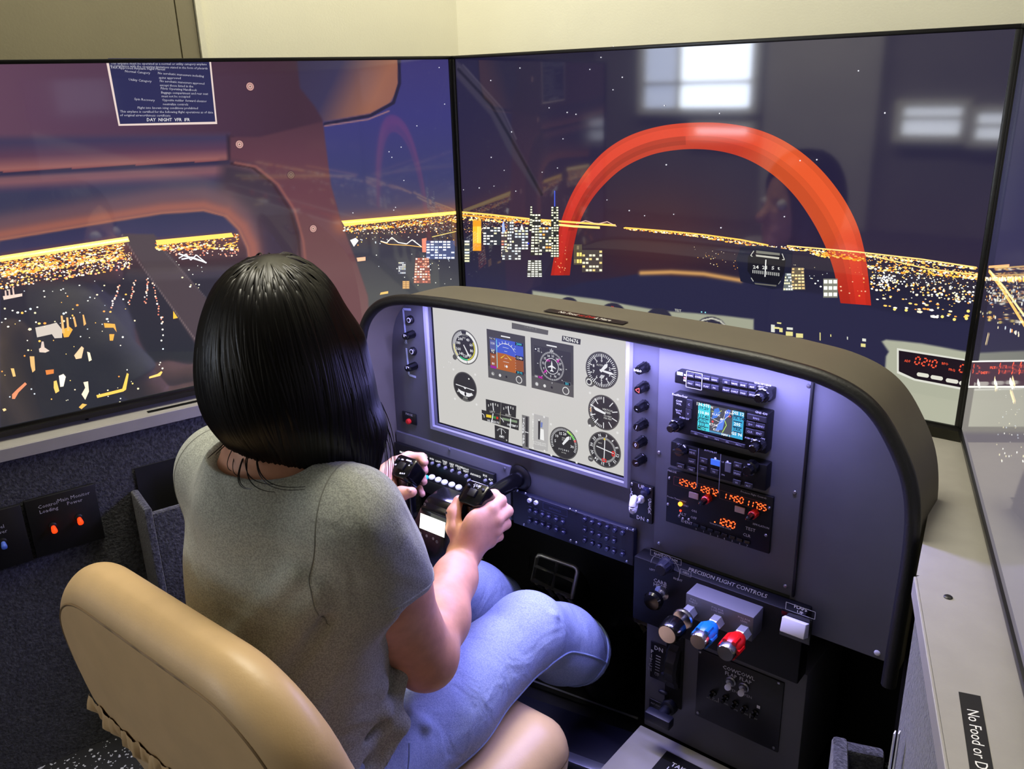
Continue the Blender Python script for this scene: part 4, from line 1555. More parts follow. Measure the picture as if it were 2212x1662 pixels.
# =================================================================== lit instrument display
M['lcd_panel'] = lcd_mat('lit_instrument_display', 1.0, 0.25, 0.25)
SY = PY + .006
dsp = thing('instrument_display', 'bright pale flat display showing round dials and two square flight screens', 'display', (.341, SY, .4935))
bm = B()
add_box(bm, (DX0 - .004, SY + .001, DZ0 - .004), (DX1 + .004, SY + .012, DZ1 + .006))
obj('housing', bm, M['black'], dsp)
PALE = (205, 203, 198)


def dp():
    return Print((0, SY, 0), (1, 0, 0), (0, 0, 1), OUTW)


pr = dp()
pr.rect(DX0, DZ0, DX1, DZ1, (8, 8, 10))
pr.layer()
pr.rect(DX0 + .004, DZ0 + .003, DX1 - .0006, DZ1 + .002, PALE)
pr.layer()
pquad(pr, [(1106, 697), (1185, 714), (1184, 724), (1106, 710)], (96, 94, 92))
pquad(pr, [(1215, 725), (1255, 733), (1254, 745), (1214, 737)], (60, 58, 58))
pr.layer()
ptext(pr, 'N20676', 1218, 731, 1250, 739, 8, (240, 240, 236), bold=.04, res=1)
ptext(pr, 'TRIM 5', 1132, 706, 1160, 712, 4, (128, 126, 124), res=0)
# trim scales at the bottom
pquad(pr, [(1128, 896), (1144, 900), (1143, 972), (1129, 968)], (118, 116, 116))
pquad(pr, [(1154, 894), (1186, 902), (1184, 975), (1153, 970)], (182, 180, 178))
pr.layer()
pquad(pr, [(1136, 900), (1141, 901), (1141, 966), (1136, 965)], (56, 54, 54))
for i, ch in enumerate('TAKE'):
    ptext(pr, ch, 1129.5, 906 + i * 7, 1134, 907 + i * 7, 6, WHITE, res=0, bold=.04)
for i, ch in enumerate('OFF'):
    ptext(pr, ch, 1130, 942 + i * 7, 1134, 943 + i * 7, 6, WHITE, res=0, bold=.04)
pquad(pr, [(1129, 931), (1134, 933), (1129, 936)], WHITE)
pquad(pr, [(1135, 932), (1142, 934), (1142, 936), (1135, 934)], WHITE)
pquad(pr, [(1163, 907), (1168, 908), (1167, 950), (1163, 949)], (54, 52, 52))
pquad(pr, [(1168.5, 912), (1173, 913), (1172, 924), (1168, 923)], (120, 134, 190))
pquad(pr, [(1168, 926), (1175, 928), (1176, 952), (1167, 949)], (240, 240, 238))
for i, ch in enumerate('WING FLAPS'):
    if ch != ' ':
        ptext(pr, ch, 1150.5, 907 + i * 4.6, 1153, 907.5 + i * 4.6, 3.6, (236, 236, 232), res=0, bold=.03)
ptext(pr, 'BOTH FLAPS WITH', 1153, 954, 1180, 960, 3, (235, 235, 232), res=0)
ptext(pr, 'FULL EXTENSION', 1153, 958, 1180, 964, 3, (235, 235, 232), res=0)
pr.disc(pr.uv(1165, 908), .0016, (246, 246, 244), 10)
for q in [(1152, 895), (1176, 901), (1152, 968), (1177, 974)]:
    pr.disc(pr.uv(*q), .0019, (225, 224, 222), 10)
for q in [(970, 782), (974, 784), (959, 793)]:
    pr.disc(pr.uv(*q), .0008, (240, 240, 240), 6)
pr.build('picture', M['lcd_panel'], dsp)
FACE, RIM = (52, 50, 48), (86, 84, 82)


def dial(name, c, r, knob=None):
    p = dp()
    p.lift += .0005
    c = (c[0], c[2])
    if knob:
        for kq, kr in knob:
            p.disc((c[0] + kq[0] * r, c[1] + kq[1] * r), kr * r, RIM, 20)
    p.disc(c, r, RIM, 48)
    p.layer()
    p.disc(c, r * .93, FACE, 48)
    p.layer()
    return p, c


def screws4(p, c, r):
    for s, t in ((-1, 1), (1, 1), (-1, -1), (1, -1)):
        p.disc((c[0] + s * r * .86, c[1] + t * r * .93), r * .075, (226, 225, 222), 8)


def needle(p, c, a, l0, l1, w, col=WHITE):
    a = radians(a)
    d = np.array([sin(a), cos(a)])
    n = np.array([d[1], -d[0]])
    c = np.array(c)
    p.poly([c - d * l0 + n * w * .6, c - d * l0 - n * w * .6, c + d * l1 * .75 - n * w, c + d * l1, c + d * l1 * .75 + n * w], col)


# airspeed
r = .030
p, c = dial('a', (.221, 0, .647), r, [((-.80, -.72), .16)])
p.arc(c, r * .86, 10, 170, r * .16, (236, 236, 232), 30)
p.arc(c, r * .72, 60, 165, r * .07, (214, 206, 60), 24)
p.arc(c, r * .72, 165, 212, r * .08, (60, 190, 130), 12)
p.arc(c, r * .86, 172, 222, r * .16, (236, 236, 232), 12)
p.arc(c, r * .80, 225, 275, r * .10, (214, 200, 50), 12)
p.ticks(c, r * .70, r * .92, 225, 345, 26, r * .035, WHITE)
for i, a in enumerate((30, 68, 105, 145, 180, 215, 250, 290, 325)):
    p.text(str((40, 60, 80, 100, 120, 140, 160, 180, 200)[i]), (c[0] + r * .52 * sin(radians(a)), c[1] + r * .52 * cos(radians(a))), r * .24, WHITE, bold=.03, res=0)
p.text('KNOTS\nIAS', (c[0] - r * .02, c[1] + r * .62), r * .17, (200, 200, 196), res=0)
needle(p, c, 148, r * .15, r * .68, r * .05)
p.build('airspeed_dial', M['lcd_panel'], dsp)
# turn coordinator
r = .0265
p, c = dial('t', (.217, 0, .576), r)
screws4(p, c, r * 1.08)
p.poly([(c[0] + r * u, c[1] + r * w) for u, w in [(-.78, .06), (.78, -.06), (.78, -.12), (.12, -.06), (0, -.16), (-.14, -.04), (-.78, .0)]], WHITE)
p.layer()
p.poly([(c[0] + r * u, c[1] + r * w) for u, w in [(-.6, -.22), (-.35, -.32), (0, -.36), (.35, -.36), (.6, -.3), (.56, -.5), (.3, -.62), (-.1, -.64), (-.42, -.52), (-.58, -.36)]], WHITE)
p.layer()
p.poly([(c[0] + r * .02 + r * .08 * cos(t), c[1] - r * .48 + r * .13 * sin(t)) for t in np.linspace(0, 2 * pi, 12, endpoint=False)], (30, 28, 28))
p.text('2 MIN', (c[0], c[1] - r * .74), r * .15, (200, 200, 196), res=0)
p.text('NO PITCH\nINFORMATION', (c[0], c[1] - r * .86), r * .08, (170, 170, 166), res=0)
p.disc((c[0] + r * .38, c[1] + r * .62), r * .06, (236, 236, 230), 8)
for s in (-1, 1):
    p.disc((c[0] + s * r * .62, c[1] - r * .42), r * .06, (220, 220, 216), 6)
p.build('turn_dial', M['lcd_panel'], dsp)
# altimeter
r = .0285
p, c = dial('al', (.492, 0, .657), r, [((-.72, -.74), .30)])
p.disc((c[0] - r * .78, c[1] - r * .78), r * .19, (214, 214, 210), 18)
p.layer()
p.disc((c[0] - r * .78, c[1] - r * .78), r * .12, FACE, 16)
p.ticks(c, r * .74, r * .9, 0, 352.8, 50, r * .035, WHITE)
p.ticks(c, r * .62, r * .9, 0, 324, 10, r * .05, WHITE)
for i in range(10):
    a = radians(36 * i)
    p.text(str(i), (c[0] + r * .52 * sin(a), c[1] + r * .52 * cos(a)), r * .24, WHITE, bold=.03, res=1)
p.text('ALTITUDE', (c[0], c[1] + r * .26), r * .14, (220, 220, 216), res=0)
for k in range(4):
    p.line((c[0] - r * .12 + k * r * .06, c[1] - r * .42), (c[0] + r * .0 + k * r * .06, c[1] - r * .24), r * .035, WHITE)
p.layer()
needle(p, c, 96, r * .12, r * .78, r * .07)
needle(p, c, 42, r * .1, r * .55, r * .10)
p.build('altimeter_dial', M['lcd_panel'], dsp)
# vertical speed
p, c = dial('vs', (.496, 0, .591), r * .98, [((-.78, -.74), .26)])
screws4(p, c, r)
for a in (0, 40, 75, 110, 145, 180, 220, 250, 290, 320):
    p.ticks(c, r * .55, r * .88, a, a, 1, r * .05, WHITE)
p.ticks(c, r * .74, r * .88, 190, 350, 26, r * .035, WHITE)
p.arc(c, r * .82, 262, 278, r * .05, (230, 150, 50), 5)
p.text('VERTICAL\nSPEED', (c[0] + r * .25, c[1] + r * .12), r * .15, (230, 230, 226), res=0)
p.text('100 FEET\nPER MIN', (c[0] + r * .25, c[1] - r * .22), r * .13, (230, 230, 226), res=0)
p.layer()
needle(p, c, 284, r * .12, r * .66, r * .09)
p.build('vertical_speed_dial', M['lcd_panel'], dsp)
# course indicator
r = .0292
p, c = dial('ob', (.498, 0, .531), r, [((-.86, -.72), .17)])
p.arc(c, r * .60, 0, 360, r * .03, (150, 150, 146), 48)
p.ticks(c, r * .62, r * .70, 0, 355, 72, r * .02, WHITE)
for i, s in enumerate(['6', 'E', '12', '15', 'S', '21', '24', 'W', '30', '33', 'N', '3']):
    a = 8 + 30 * (i + 1)
    p.text(s, (c[0] + r * .80 * sin(radians(a)), c[1] + r * .80 * cos(radians(a))), r * .23, WHITE, bold=.03, res=1, rot=-a)
p.text('OBS', (c[0] - r * .86, c[1] - r * .72), r * .12, WHITE, res=0)
p.text('NAV', (c[0] - r * .28, c[1] + r * .32), r * .12, (200, 200, 196), res=0)
p.layer()
p.line((c[0] + r * .02, c[1] + r * .56), (c[0] - r * .02, c[1] - r * .56), r * .05, WHITE)
p.line((c[0] - r * .5, c[1] + r * .10), (c[0] + r * .56, c[1] - r * .06), r * .05, WHITE)
p.poly([(c[0] - r * .07, c[1] + r * .56), (c[0] + r * .07, c[1] + r * .56), (c[0], c[1] + r * .70)], (230, 200, 50))
p.box(c[0] + r * .48, c[1] - r * .20, c[0] + r * .60, c[1] + r * .04, r * .055, (226, 46, 36))
p.box(c[0] - r * .12, c[1] - r * .66, c[0] + r * .10, c[1] - r * .52, r * .055, (226, 46, 36))
p.build('course_dial', M['lcd_panel'], dsp)
# tachometer
r = .0272
p, c = dial('ta', (.422, 0, .523), r)
screws4(p, c, r * 1.05)
p.ticks(c, r * .78, r * .92, 245, 475, 36, r * .035, WHITE)
p.arc(c, r * .84, 18, 62, r * .15, (96, 190, 70), 10)
p.arc(c, r * .84, 18, 40, r * .06, (226, 210, 60), 6)
p.arc(c, r * .86, 64, 72, r * .15, (220, 50, 36), 3)
for s, a in (('5', 270), ('10', 305), ('15', 338), ('20', 8), ('25', 45), ('30', 98)):
    p.text(s, (c[0] + r * .60 * sin(radians(a)), c[1] + r * .60 * cos(radians(a))), r * .24, WHITE, bold=.03, res=1)
p.text('RPM\nX100', (c[0], c[1] + r * .26), r * .12, (210, 210, 206), res=0)
p.text('0 0 2 8 8 0', (c[0], c[1] - r * .42), r * .17, WHITE, res=0)
p.text('HOURS', (c[0], c[1] - r * .60), r * .10, (210, 210, 206), res=0)
p.layer()
needle(p, c, 38, r * .1, r * .66, r * .10)
p.build('engine_speed_dial', M['lcd_panel'], dsp)


def square(cx, cz, w, h):
    p = dp()
    p.lift += .0005
    p.poly([(cx - w, cz - h), (cx + w, cz - h), (cx + w, cz + h), (cx - w, cz + h)], (70, 68, 66))
    p.layer()
    p.rect(cx - w, cz - h, cx + w, cz - h + .0205, (88, 86, 84))
    p.layer()
    p.rect(cx - w * .24, cz + h * .80, cx + w * .24, cz + h * .85, WHITE)
    p.disc((cx - w * .74, cz - h * .80), w * .10, (110, 108, 106), 16)
    p.disc((cx - w * .74, cz - h * .80), w * .07, WHITE, 12)
    p.disc((cx - w * .36, cz - h * .80), w * .065, (225, 224, 222), 12)
    p.disc((cx - w * .02, cz - h * .80), w * .05, (40, 38, 38), 12)
    p.disc((cx + w * .64, cz - h * .80), w * .16, (226, 225, 222), 20)
    p.layer()
    p.disc((cx + w * .64, cz - h * .80), w * .125, (88, 86, 84), 20)
    return p


# attitude screen
cx, cz, w, h = .310, .645, .0395, .0415
p = square(cx, cz, w, h)
x0, x1, z0, z1 = cx - w * .84, cx + w * .90, cz - h * .56, cz + h * .70
p.rect(x0, z0, x1, z1, (70, 92, 200))
p.layer()
hz = cz + h * .10
p.poly([(x0, z0), (x1, z0), (x1, hz - .002), (cx + .01, hz), (cx, hz + .0015), (x0, hz + .001)], (176, 96, 28))
p.layer()
p.rect(x0, z0, x0 + .0125, z1, (96, 104, 170, .8))
p.layer()
p.rect(x0, z0, x0 + .0125, hz - .001, (150, 84, 34))
p.rect(x1 - .0155, z0, x1, hz - .001, (150, 84, 34))
p.layer()
p.line((x0 + .0145, z0 + .002), (x0 + .0145, z1 - .002), .0012, (130, 220, 230))
p.arc((cx, cz + h * .06), w * .52, -55, 60, .0008, WHITE, 16)
p.ticks((cx, cz + h * .06), w * .52, w * .62, -50, 50, 7, .0008, WHITE)
for dz, hw in ((.012, .006), (.006, .003), (-.006, .003), (-.012, .006), (.018, .003)):
    p.line((cx - hw, hz + dz), (cx + hw, hz + dz), .0006, (225, 225, 230))
p.poly([(cx, hz + .001), (cx - .012, hz - .007), (cx - .009, hz - .007)], (236, 206, 70))
p.poly([(cx, hz + .001), (cx + .012, hz - .007), (cx + .009, hz - .007)], (236, 206, 70))
p.disc((cx + .001, z0 + .008), .0022, WHITE, 12)
p.text('1', (cx - .003, z0 + .008), .006, WHITE, res=0)
for i, s in enumerate(('110', '100', '90', '80')):
    p.text(s, (x0 + .006, z1 - .010 - i * .0115), .0058, WHITE, res=0, bold=.03)
p.rect(x0 + .001, hz - .0025, x0 + .0115, hz + .0045, (16, 16, 18))
p.layer()
p.text('92', (x0 + .006, hz + .001), .0068, WHITE, res=0, bold=.04)
p.rect(x1 - .0155, z1 - .005, x1, z1, (20, 20, 24))
p.rect(x1 - .0155, z0, x1, z0 + .005, (20, 20, 24))
p.rect(x1 - .0155, hz - .004, x1, hz + .003, (16, 16, 18))
p.layer()
p.text('2000', (x1 - .0078, z1 - .0025), .0055, (90, 220, 240), res=0, bold=.03)
p.text('29.92', (x1 - .0078, z0 + .0025), .0050, (90, 220, 240), res=0, bold=.03)
p.text('1140', (x1 - .0075, hz - .0005), .0062, WHITE, res=0, bold=.04)
p.rect(x0, z0, x0 + .0125, z0 + .0045, (150, 40, 150))
for i in range(10):
    p.line((x1 - .0165, z0 + .004 + i * .0045), (x1 - .0150, z0 + .004 + i * .0045), .0005, WHITE)
p.rect(x0, z1 - .004, x0 + .0125, z1, (30, 30, 40))
p.layer()
p.text('TAS 95', (x0 + .006, z1 - .002), .0042, WHITE, res=0)
p.build('attitude_screen', M['lcd_panel'], dsp)
# heading screen
cx, cz, w, h = .401, .645, .0405, .0415
p = square(cx, cz, w, h)
x0, x1, z0, z1 = cx - w * .84, cx + w * .88, cz - h * .56, cz + h * .72
p.rect(x0, z0, x1, z1, (58, 56, 55))
p.layer()
q = (cx - .0, cz + h * .04)
R_ = h * .56
p.ticks(q, R_ * .88, R_, 0, 355, 72, .0006, WHITE)
p.ticks(q, R_ * 1.12, R_ * 1.22, 45, 360, 8, .0008, WHITE)
p.arc(q, R_ * .54, 0, 360, .0009, WHITE, 40)
for i in range(12):
    a = 8 + 30 * i
    s = ('21', '24', '27', '30', '33', 'N', '3', '6', '9', '12', '15', '18')[i]
    p.text(s, (q[0] + R_ * .72 * sin(radians(a)), q[1] + R_ * .72 * cos(radians(a))), .0052, WHITE, res=0, bold=.03)
p.poly([(q[0] + u * .0095, q[1] + v * .0095) for u, v in [(0, 1), (.12, .5), (.14, .15), (.8, -.2), (.8, -.35), (.14, -.18), (.1, -.6), (.35, -.8), (.35, -.92), (0, -.85), (-.35, -.92), (-.35, -.8), (-.1, -.6), (-.14, -.18), (-.8, -.35), (-.8, -.2), (-.14, .15), (-.12, .5)]], WHITE)
MG = (222, 60, 190)
for a in (48, 230):
    d = np.array([sin(radians(a)), cos(radians(a))])
    n = np.array([d[1], -d[0]])
    b = np.array(q) + d * R_ * .56
    p.line(b, b + d * R_ * .36, .0013, MG)
    p.line(b + d * R_ * .12 - n * .0028, b + d * R_ * .12 + n * .0028, .0013, MG)
p.text('GPS', (q[0] - .007, q[1] + .008), .0050, MG, res=0, bold=.04)
p.rect(x0, z1 - .010, x0 + .014, z1 - .002, (90, 88, 86))
p.rect(x0, z0, x0 + .017, z0 + .0055, (90, 88, 86))
p.rect(x1 - .014, z0 - .001, x1, z0 + .005, (120, 120, 118))
p.layer()
p.rect(x0 + .0006, z1 - .0094, x0 + .0134, z1 - .0026, (40, 38, 38))
p.rect(x0 + .007, z0 + .0006, x0 + .0164, z0 + .0049, (120, 26, 96))
p.rect(x1 - .0134, z0 - .0004, x1 - .0006, z0 + .0044, (16, 20, 24))
p.layer()
p.text('GS\n102', (x0 + .009, z1 - .006), .0034, WHITE, res=0, bold=.03)
p.disc((x0 + .0035, z1 - .0055), .0014, WHITE, 8)
p.text('CRS', (x0 + .0035, z0 + .0027), .0036, WHITE, res=0, bold=.03)
p.text('042', (x0 + .012, z0 + .0027), .0042, MG, res=0, bold=.04)
p.text('231', (x1 - .007, z0 + .002), .0046, (90, 220, 240), res=0, bold=.04)
p.text('204', (q[0], z1 - .0035), .0046, WHITE, res=0, bold=.04)
p.build('heading_screen', M['lcd_panel'], dsp)


# engine gauges
def small(px, name, body):
    p = dp()
    p.lift += .0005
    pquad(p, px, FACE)
    p.layer()
    body(p)
    p.build(name, M['lcd_panel'], dsp)


def needle_px(p, a, b, w=.0014):
    p.line(p.uv(*a), p.uv(*b), w, WHITE)


def fuel(p):
    pquad(p, [(1082.5, 870), (1083.5, 870), (1083, 893), (1082, 893)], (120, 118, 116))
    for x in (1066, 1099):
        for k in range(5):
            u, w = p.uv(x - 10 + k * 5, 876 - 3 * (1 - ((k - 2) / 2) ** 2) + (x - 1066) * .2)
            p.rect(u - .0007, w - .002, u + .0007, w + .002, (220, 220, 216))
    ptext(p, 'LEFT', 1059, 889, 1070, 891, 4, (210, 210, 206), res=0)
    ptext(p, 'RIGHT', 1093, 896, 1105, 898, 4, (210, 210, 206), res=0)
    p.layer()
    needle_px(p, (1065, 871), (1067, 887), .0018)
    needle_px(p, (1098, 878), (1101, 896), .0018)


small([(1050, 862), (1116, 877), (1115, 903), (1051, 888)], 'fuel_gauge', fuel)


def oil(p):
    pquad(p, [(1081, 890), (1082.5, 890), (1081.5, 918), (1080, 917)], (130, 128, 100))
    pquad(p, [(1051, 895), (1062, 897), (1062, 903), (1051, 901)], (232, 200, 50))
    pquad(p, [(1063, 898), (1072, 900), (1072, 905), (1063, 903)], (70, 140, 60))
    pquad(p, [(1073, 900), (1077, 901), (1077, 906), (1073, 905)], (214, 56, 36))
    pquad(p, [(1086, 902), (1118, 909), (1118, 914), (1086, 907)], (130, 150, 120))
    ptext(p, 'OIL PRESS PSI', 1053, 908, 1079, 914, 4.5, WHITE, res=0, bold=.03)
    ptext(p, 'OIL TEMP F', 1096, 917, 1119, 922, 4.5, WHITE, res=0, bold=.03)
    p.layer()
    needle_px(p, (1066, 893), (1063, 913), .0018)
    needle_px(p, (1104, 904), (1103, 925), .0018)
    p.path([p.uv(1042, 893), p.uv(1046, 896), p.uv(1047, 902)], .0012, WHITE)
    p.path([p.uv(1082, 902), p.uv(1086, 906), p.uv(1089, 912)], .0012, WHITE)


small([(1041, 885), (1122, 906), (1121, 930), (1042, 907)], 'oil_gauge', oil)


def amps(p):
    c = p.uv(1084, 938)
    p.ticks(c, .0085, .0108, -60, 60, 9, .0008, WHITE)
    ptext(p, 'AMPS', 1079, 942, 1090, 945, 5, WHITE, res=0, bold=.03)
    p.disc(p.uv(1095, 951), .0014, (200, 200, 196), 8)
    p.layer()
    p.line((c[0], c[1] - .001), (c[0], c[1] + .0108), .0013, WHITE)


small([(1069, 918), (1100, 928), (1099, 957), (1070, 948)], 'ammeter_gauge', amps)
# =================================================================== radios on the avionics plate
M['case'] = mat('black_radio_case', (7, 7, 9), 0.5, spec=0.3, bump=0.08, bscale=700, bdist=0.0003)
M['key'] = mat('dark_key_cap', (34, 34, 40), 0.4)
M['lcd_small'] = lcd_mat('lit_small_screen', 1.35, 0.2, 0.3)
M['led_red'] = lcd_mat('red_digits', 2.6, 0.4, 0.2)
HB = .004                                   # front of the avionics plate


def rectpx(a, b, h):
    p, q = fp(*a, h), fp(*b, h)
    return min(p[0], q[0]), max(p[0], q[0]), min(p[2], q[2]), max(p[2], q[2])


def device(name, label, cat, a, b, h, bev=.0022, m=None):
    x0, x1, z0, z1 = rectpx(a, b, h)
    t = thing(name, label, cat, ((x0 + x1) / 2, PY - HB, (z0 + z1) / 2))
    plate('case', x0, x1, z0, z1, HB, h, m or M['case'], t, bev)
    return t, (x0, x1, z0, z1)


def key(t, p, w, hh, h, cap=None, s=None, pr=None, size=.0036, m=None, name='key', col=(158, 158, 168)):
    """one push key on a radio front; p is its centre"""
    bm = B()
    add_box(bm, (p[0] - w / 2, PY - h + .0004, p[2] - hh / 2), (p[0] + w / 2, PY - h - .0022, p[2] + hh / 2), .0007)
    k = obj(name, bm, m or M['key'], t, sm=0)
    if s and pr is not None:
        pr.text(s, (p[0], p[2]), size, col, res=0, bold=.03)
    return k


def knob2(t, px, h, r1=.0085, r2=.0055, l1=.011, l2=.021, name='dual_knob', at_tip=True):
    """pair of concentric knobs; px is the tip of the inner one"""
    p = fp(*px, h + l2)
    b = np.array([p[0], PY - h, p[2]])
    bm = B()
    add_lathe(bm, b, OUTW, [(0, r1), (l1 * .9, r1 * .95), (l1, r1 * .85)], 24, 1, .08)
    k = obj(name, bm, M['gloss_black'], t)
    bm = B()
    add_lathe(bm, b + OUTW * l1, OUTW, [(0, r2), (l2 - l1 - .001, r2 * .95), (l2 - l1, r2 * .8)], 20, 1, .08)
    obj('inner_knob', bm, M['gloss_black'], k)
    return k


# --- audio panel
h = .024
t, (x0, x1, z0, z1) = device('audio_panel', 'long low black audio panel with two rows of keys, topmost on the radio plate', 'radio', (1457, 803), (1663, 871), h)
pr = ink(h + .0026)
cols = [547, 609, 671, 735, 826, 892, 959, 1029]
names = [['COM1', 'COM2', 'COM3', 'NAV1', '1/2', 'NAV2', 'DME', 'ADF'], ['MIC1', 'MIC2', 'PLAY', 'PA', 'PILOT', 'COPLT', 'PASS', 'SPKR']]
for i, cx in enumerate(cols):
    for r_ in range(2):
        y = (186 if r_ == 0 else 248) + (cx - 547) * .185
        p = fp(1340 + cx / 3.613, 760 + y / 3.613, h + .002)
        key(t, p, .0108, .0066, h, s=names[r_][i], pr=pr, size=.0032)
pr.text('REALSIMGEAR\nGMA340', pr.uv(1340 + 1112 / 3.613, 760 + 266 / 3.613), .0036, (150, 150, 160), res=0)
for (x, y, w_, c) in [(466, 165, .0085, WHITE), (466, 178, .0085, GREY), (506, 182, .003, WHITE), (505, 205, .0036, (230, 110, 80)), (503, 224, .0036, WHITE)]:
    u, w = pr.uv(1340 + x / 3.613, 760 + y / 3.613)
    pr.rect(u - w_ / 2, w - .0011, u + w_ / 2, w + .0011, c)
u0, w0 = pr.uv(1340 + 518 / 3.613, 760 + 150 / 3.613)
u1, w1 = pr.uv(1340 + 634 / 3.613, 760 + 300 / 3.613)
pr.box(u0, w1, u1, w0, .0007, (170, 170, 180))
pr.build('lettering', M['ink'], t)
knob2(t, (1340 + 1072 / 3.613, 760 + 368 / 3.613), h, .0105, .0062, .010, .022)

# --- moving map navigator
h = .024
t, (x0, x1, z0, z1) = device('map_navigator', 'black navigator with a lit colour map, second from top on the radio plate', 'navigator', (1453, 850), (1654, 983), h)


def c4(x, y):
    return 1340 + x / 3.613, 760 + y / 3.613


sx0, sx1, sz0, sz1 = rectpx(c4(612, 395), c4(955, 685), h + .001)
zA, zB = fp(*c4(612, 395), h)[2], fp(*c4(597, 600), h)[2]
sz1, sz0 = zA, zB
bm = B()
add_box(bm, (sx0 - .003, PY - h + .001, sz0 - .003), (sx1 + .003, PY - h - .0012, sz1 + .003), .0008)
obj('screen_surround', bm, M['gloss_black'], t)
pr = ink(h + .0012)
CY = (60, 190, 205)
pr.rect(sx0, sz0, sx1, sz1, (66, 70, 78))
pr.layer()
W_, H_ = sx1 - sx0, sz1 - sz0


def sp(u, v):
    return sx0 + u * W_, sz0 + v * H_


pr.rect(*sp(0, 0), *sp(.27, 1), CY)
pr.rect(*sp(.76, 0), *sp(1, 1), (52, 150, 190))
pr.rect(*sp(.27, 0), *sp(.76, .07), (70, 130, 170))
pr.layer()
pr.poly([sp(.31, .5), sp(.36, .9), sp(.45, .97), sp(.50, .8), sp(.42, .6)], (60, 110, 200))
pr.poly([sp(.40, .1), sp(.5, .55), sp(.60, .6), sp(.56, .2)], (80, 120, 210))
pr.poly([sp(.60, .9), sp(.66, 1.0), sp(.72, .97), sp(.60, .55)], (70, 100, 200))
pr.path([sp(.30, .8), sp(.45, .78), sp(.52, .9)], .0007, (190, 200, 90))
pr.path([sp(.56, .1), sp(.64, .4), sp(.58, .62)], .0008, (180, 220, 90))
pr.path([sp(.29, .55), sp(.5, .45), sp(.7, .8)], .0005, WHITE)
pr.path([sp(.33, .2), sp(.55, .5), sp(.62, .95)], .0005, (220, 220, 240))
pr.disc(sp(.335, .42), .0016, (210, 70, 70), 10)
pr.disc(sp(.70, .75), .0016, (210, 70, 70), 10)
pr.disc(sp(.53, .56), .0022, WHITE, 10)
for i, (u, v, s, c) in enumerate([(.10, .95, '136.975', WHITE), (.10, .84, '119.20', (10, 40, 60)), (.12, .66, '110.80', WHITE), (.12, .53, '117.40', (10, 40, 60)), (.10, .38, 'VLOC', (10, 40, 60)), (.10, .22, '113', (10, 40, 60)), (.10, .07, 'MSG', (10, 60, 20)),
                                  (.87, .92, 'DIS 12', WHITE), (.87, .75, 'DTK 042', (10, 30, 60)), (.87, .52, '205', WHITE), (.87, .34, 'TRK', (10, 30, 60)), (.87, .16, 'GS 96', WHITE),
                                  (.40, .70, 'KLAX', WHITE), (.36, .30, 'KTOA', WHITE), (.42, .14, 'KSLI', WHITE), (.68, .86, 'KPOC', WHITE), (.30, .93, 'N', WHITE), (.64, .03, 'NAV 1', WHITE)]):
    pr.text(s, sp(u, v), .0062 if i < 14 and i not in (12, 13) else .0045, c, res=0, bold=.03)
for v in (.45, .30, .15):
    pr.rect(*sp(.02, v - .015), *sp(.25, v + .015), (16, 60, 80))
for v in (.82, .62, .42, .24):
    pr.rect(*sp(.78, v - .02), *sp(.97, v + .02), (24, 60, 90))
pr.build('map_screen', M['lcd_small'], t)
pr = ink(h + .0026)
for (x, y, w_, hh, s) in [(537, 412, .0085, .0135, 'C'), (530, 485, .0085, .0135, 'V'), (1062, 522, .026, .0078, 'RNG'), (1018, 568, .0125, .0078, 'D>'), (1092, 583, .0125, .0078, 'MENU'), (1012, 625, .0125, .0078, 'CLR'), (1084, 640, .0125, .0078, 'ENT'),
                          (590, 640, .0165, .0045, 'CDI'), (670, 662, .0165, .0045, 'OBS'), (755, 684, .0165, .0045, 'MSG'), (838, 706, .0165, .0045, 'FPL'), (925, 728, .0165, .0045, 'PROC')]:
    key(t, fp(*c4(x, y), h + .002), w_, hh, h, s=s, pr=pr, size=.0040 if hh > .005 else .0030)
for (x, y, s, sz) in [(458, 398, 'COM\nVOL', .0040), (455, 470, 'VLOC\nVOL', .0036), (500, 520, 'PUSH C/V', .0034), (465, 343, 'RealSimGear', .0044), (1100, 480, 'GNS 430', .0044), (1016, 680, 'PUSH CRSR', .0030), (1112, 682, 'GPS', .0036)]:
    pr.text(s, pr.uv(*c4(x, y)), sz, (205, 205, 214), res=0, bold=.02)
pr.build('lettering', M['ink'], t)
knob2(t, c4(385, 606), h, .0095, .0058, .011, .023)
knob2(t, c4(1028, 762), h, .0095, .0058, .011, .023)

# --- autopilot controller
h = .022
t, (x0, x1, z0, z1) = device('autopilot_controller', 'black autopilot controller with one blue lit key, third from top on the radio plate', 'autopilot', (1448.5, 953), (1653, 1063), h)
pr = ink(h + .0026)
for (x, y, s) in [(562, 788, 'HDG'), (557, 856, 'NAV'), (552, 920, 'TRK'), (467, 895, 'APR'), (647, 852, 'FD'), (645, 913, 'AP'), (733, 938, 'YD'), (916, 888, 'IAS'), (912, 952, 'VNAV'), (908, 1022, 'VS'), (1000, 1048, 'ALT')]:
    key(t, fp(*c4(x, y), h + .002), .0115, .0072, h, s=s, pr=pr, size=.0036, col=(170, 170, 180))
p = fp(*c4(740, 868), h + .002)
pr2 = ink(h + .0024)
key(t, p, .0135, .0085, h, m=mat('blue_lit_key', (40, 70, 150), 0.3, emit=(60, 110, 220), estr=.8), name='lit_key')
p = fp(*c4(838, 905), h + .002)
key(t, p, .0085, .0140, h, m=M['panel'], name='pitch_wheel')
for x in (612, 785):
    u, w = pr.uv(*c4(x, 755 + (x - 612) * .26))
    pr.rect(u - .0005, w - .058, u + .0005, w, (110, 110, 116))
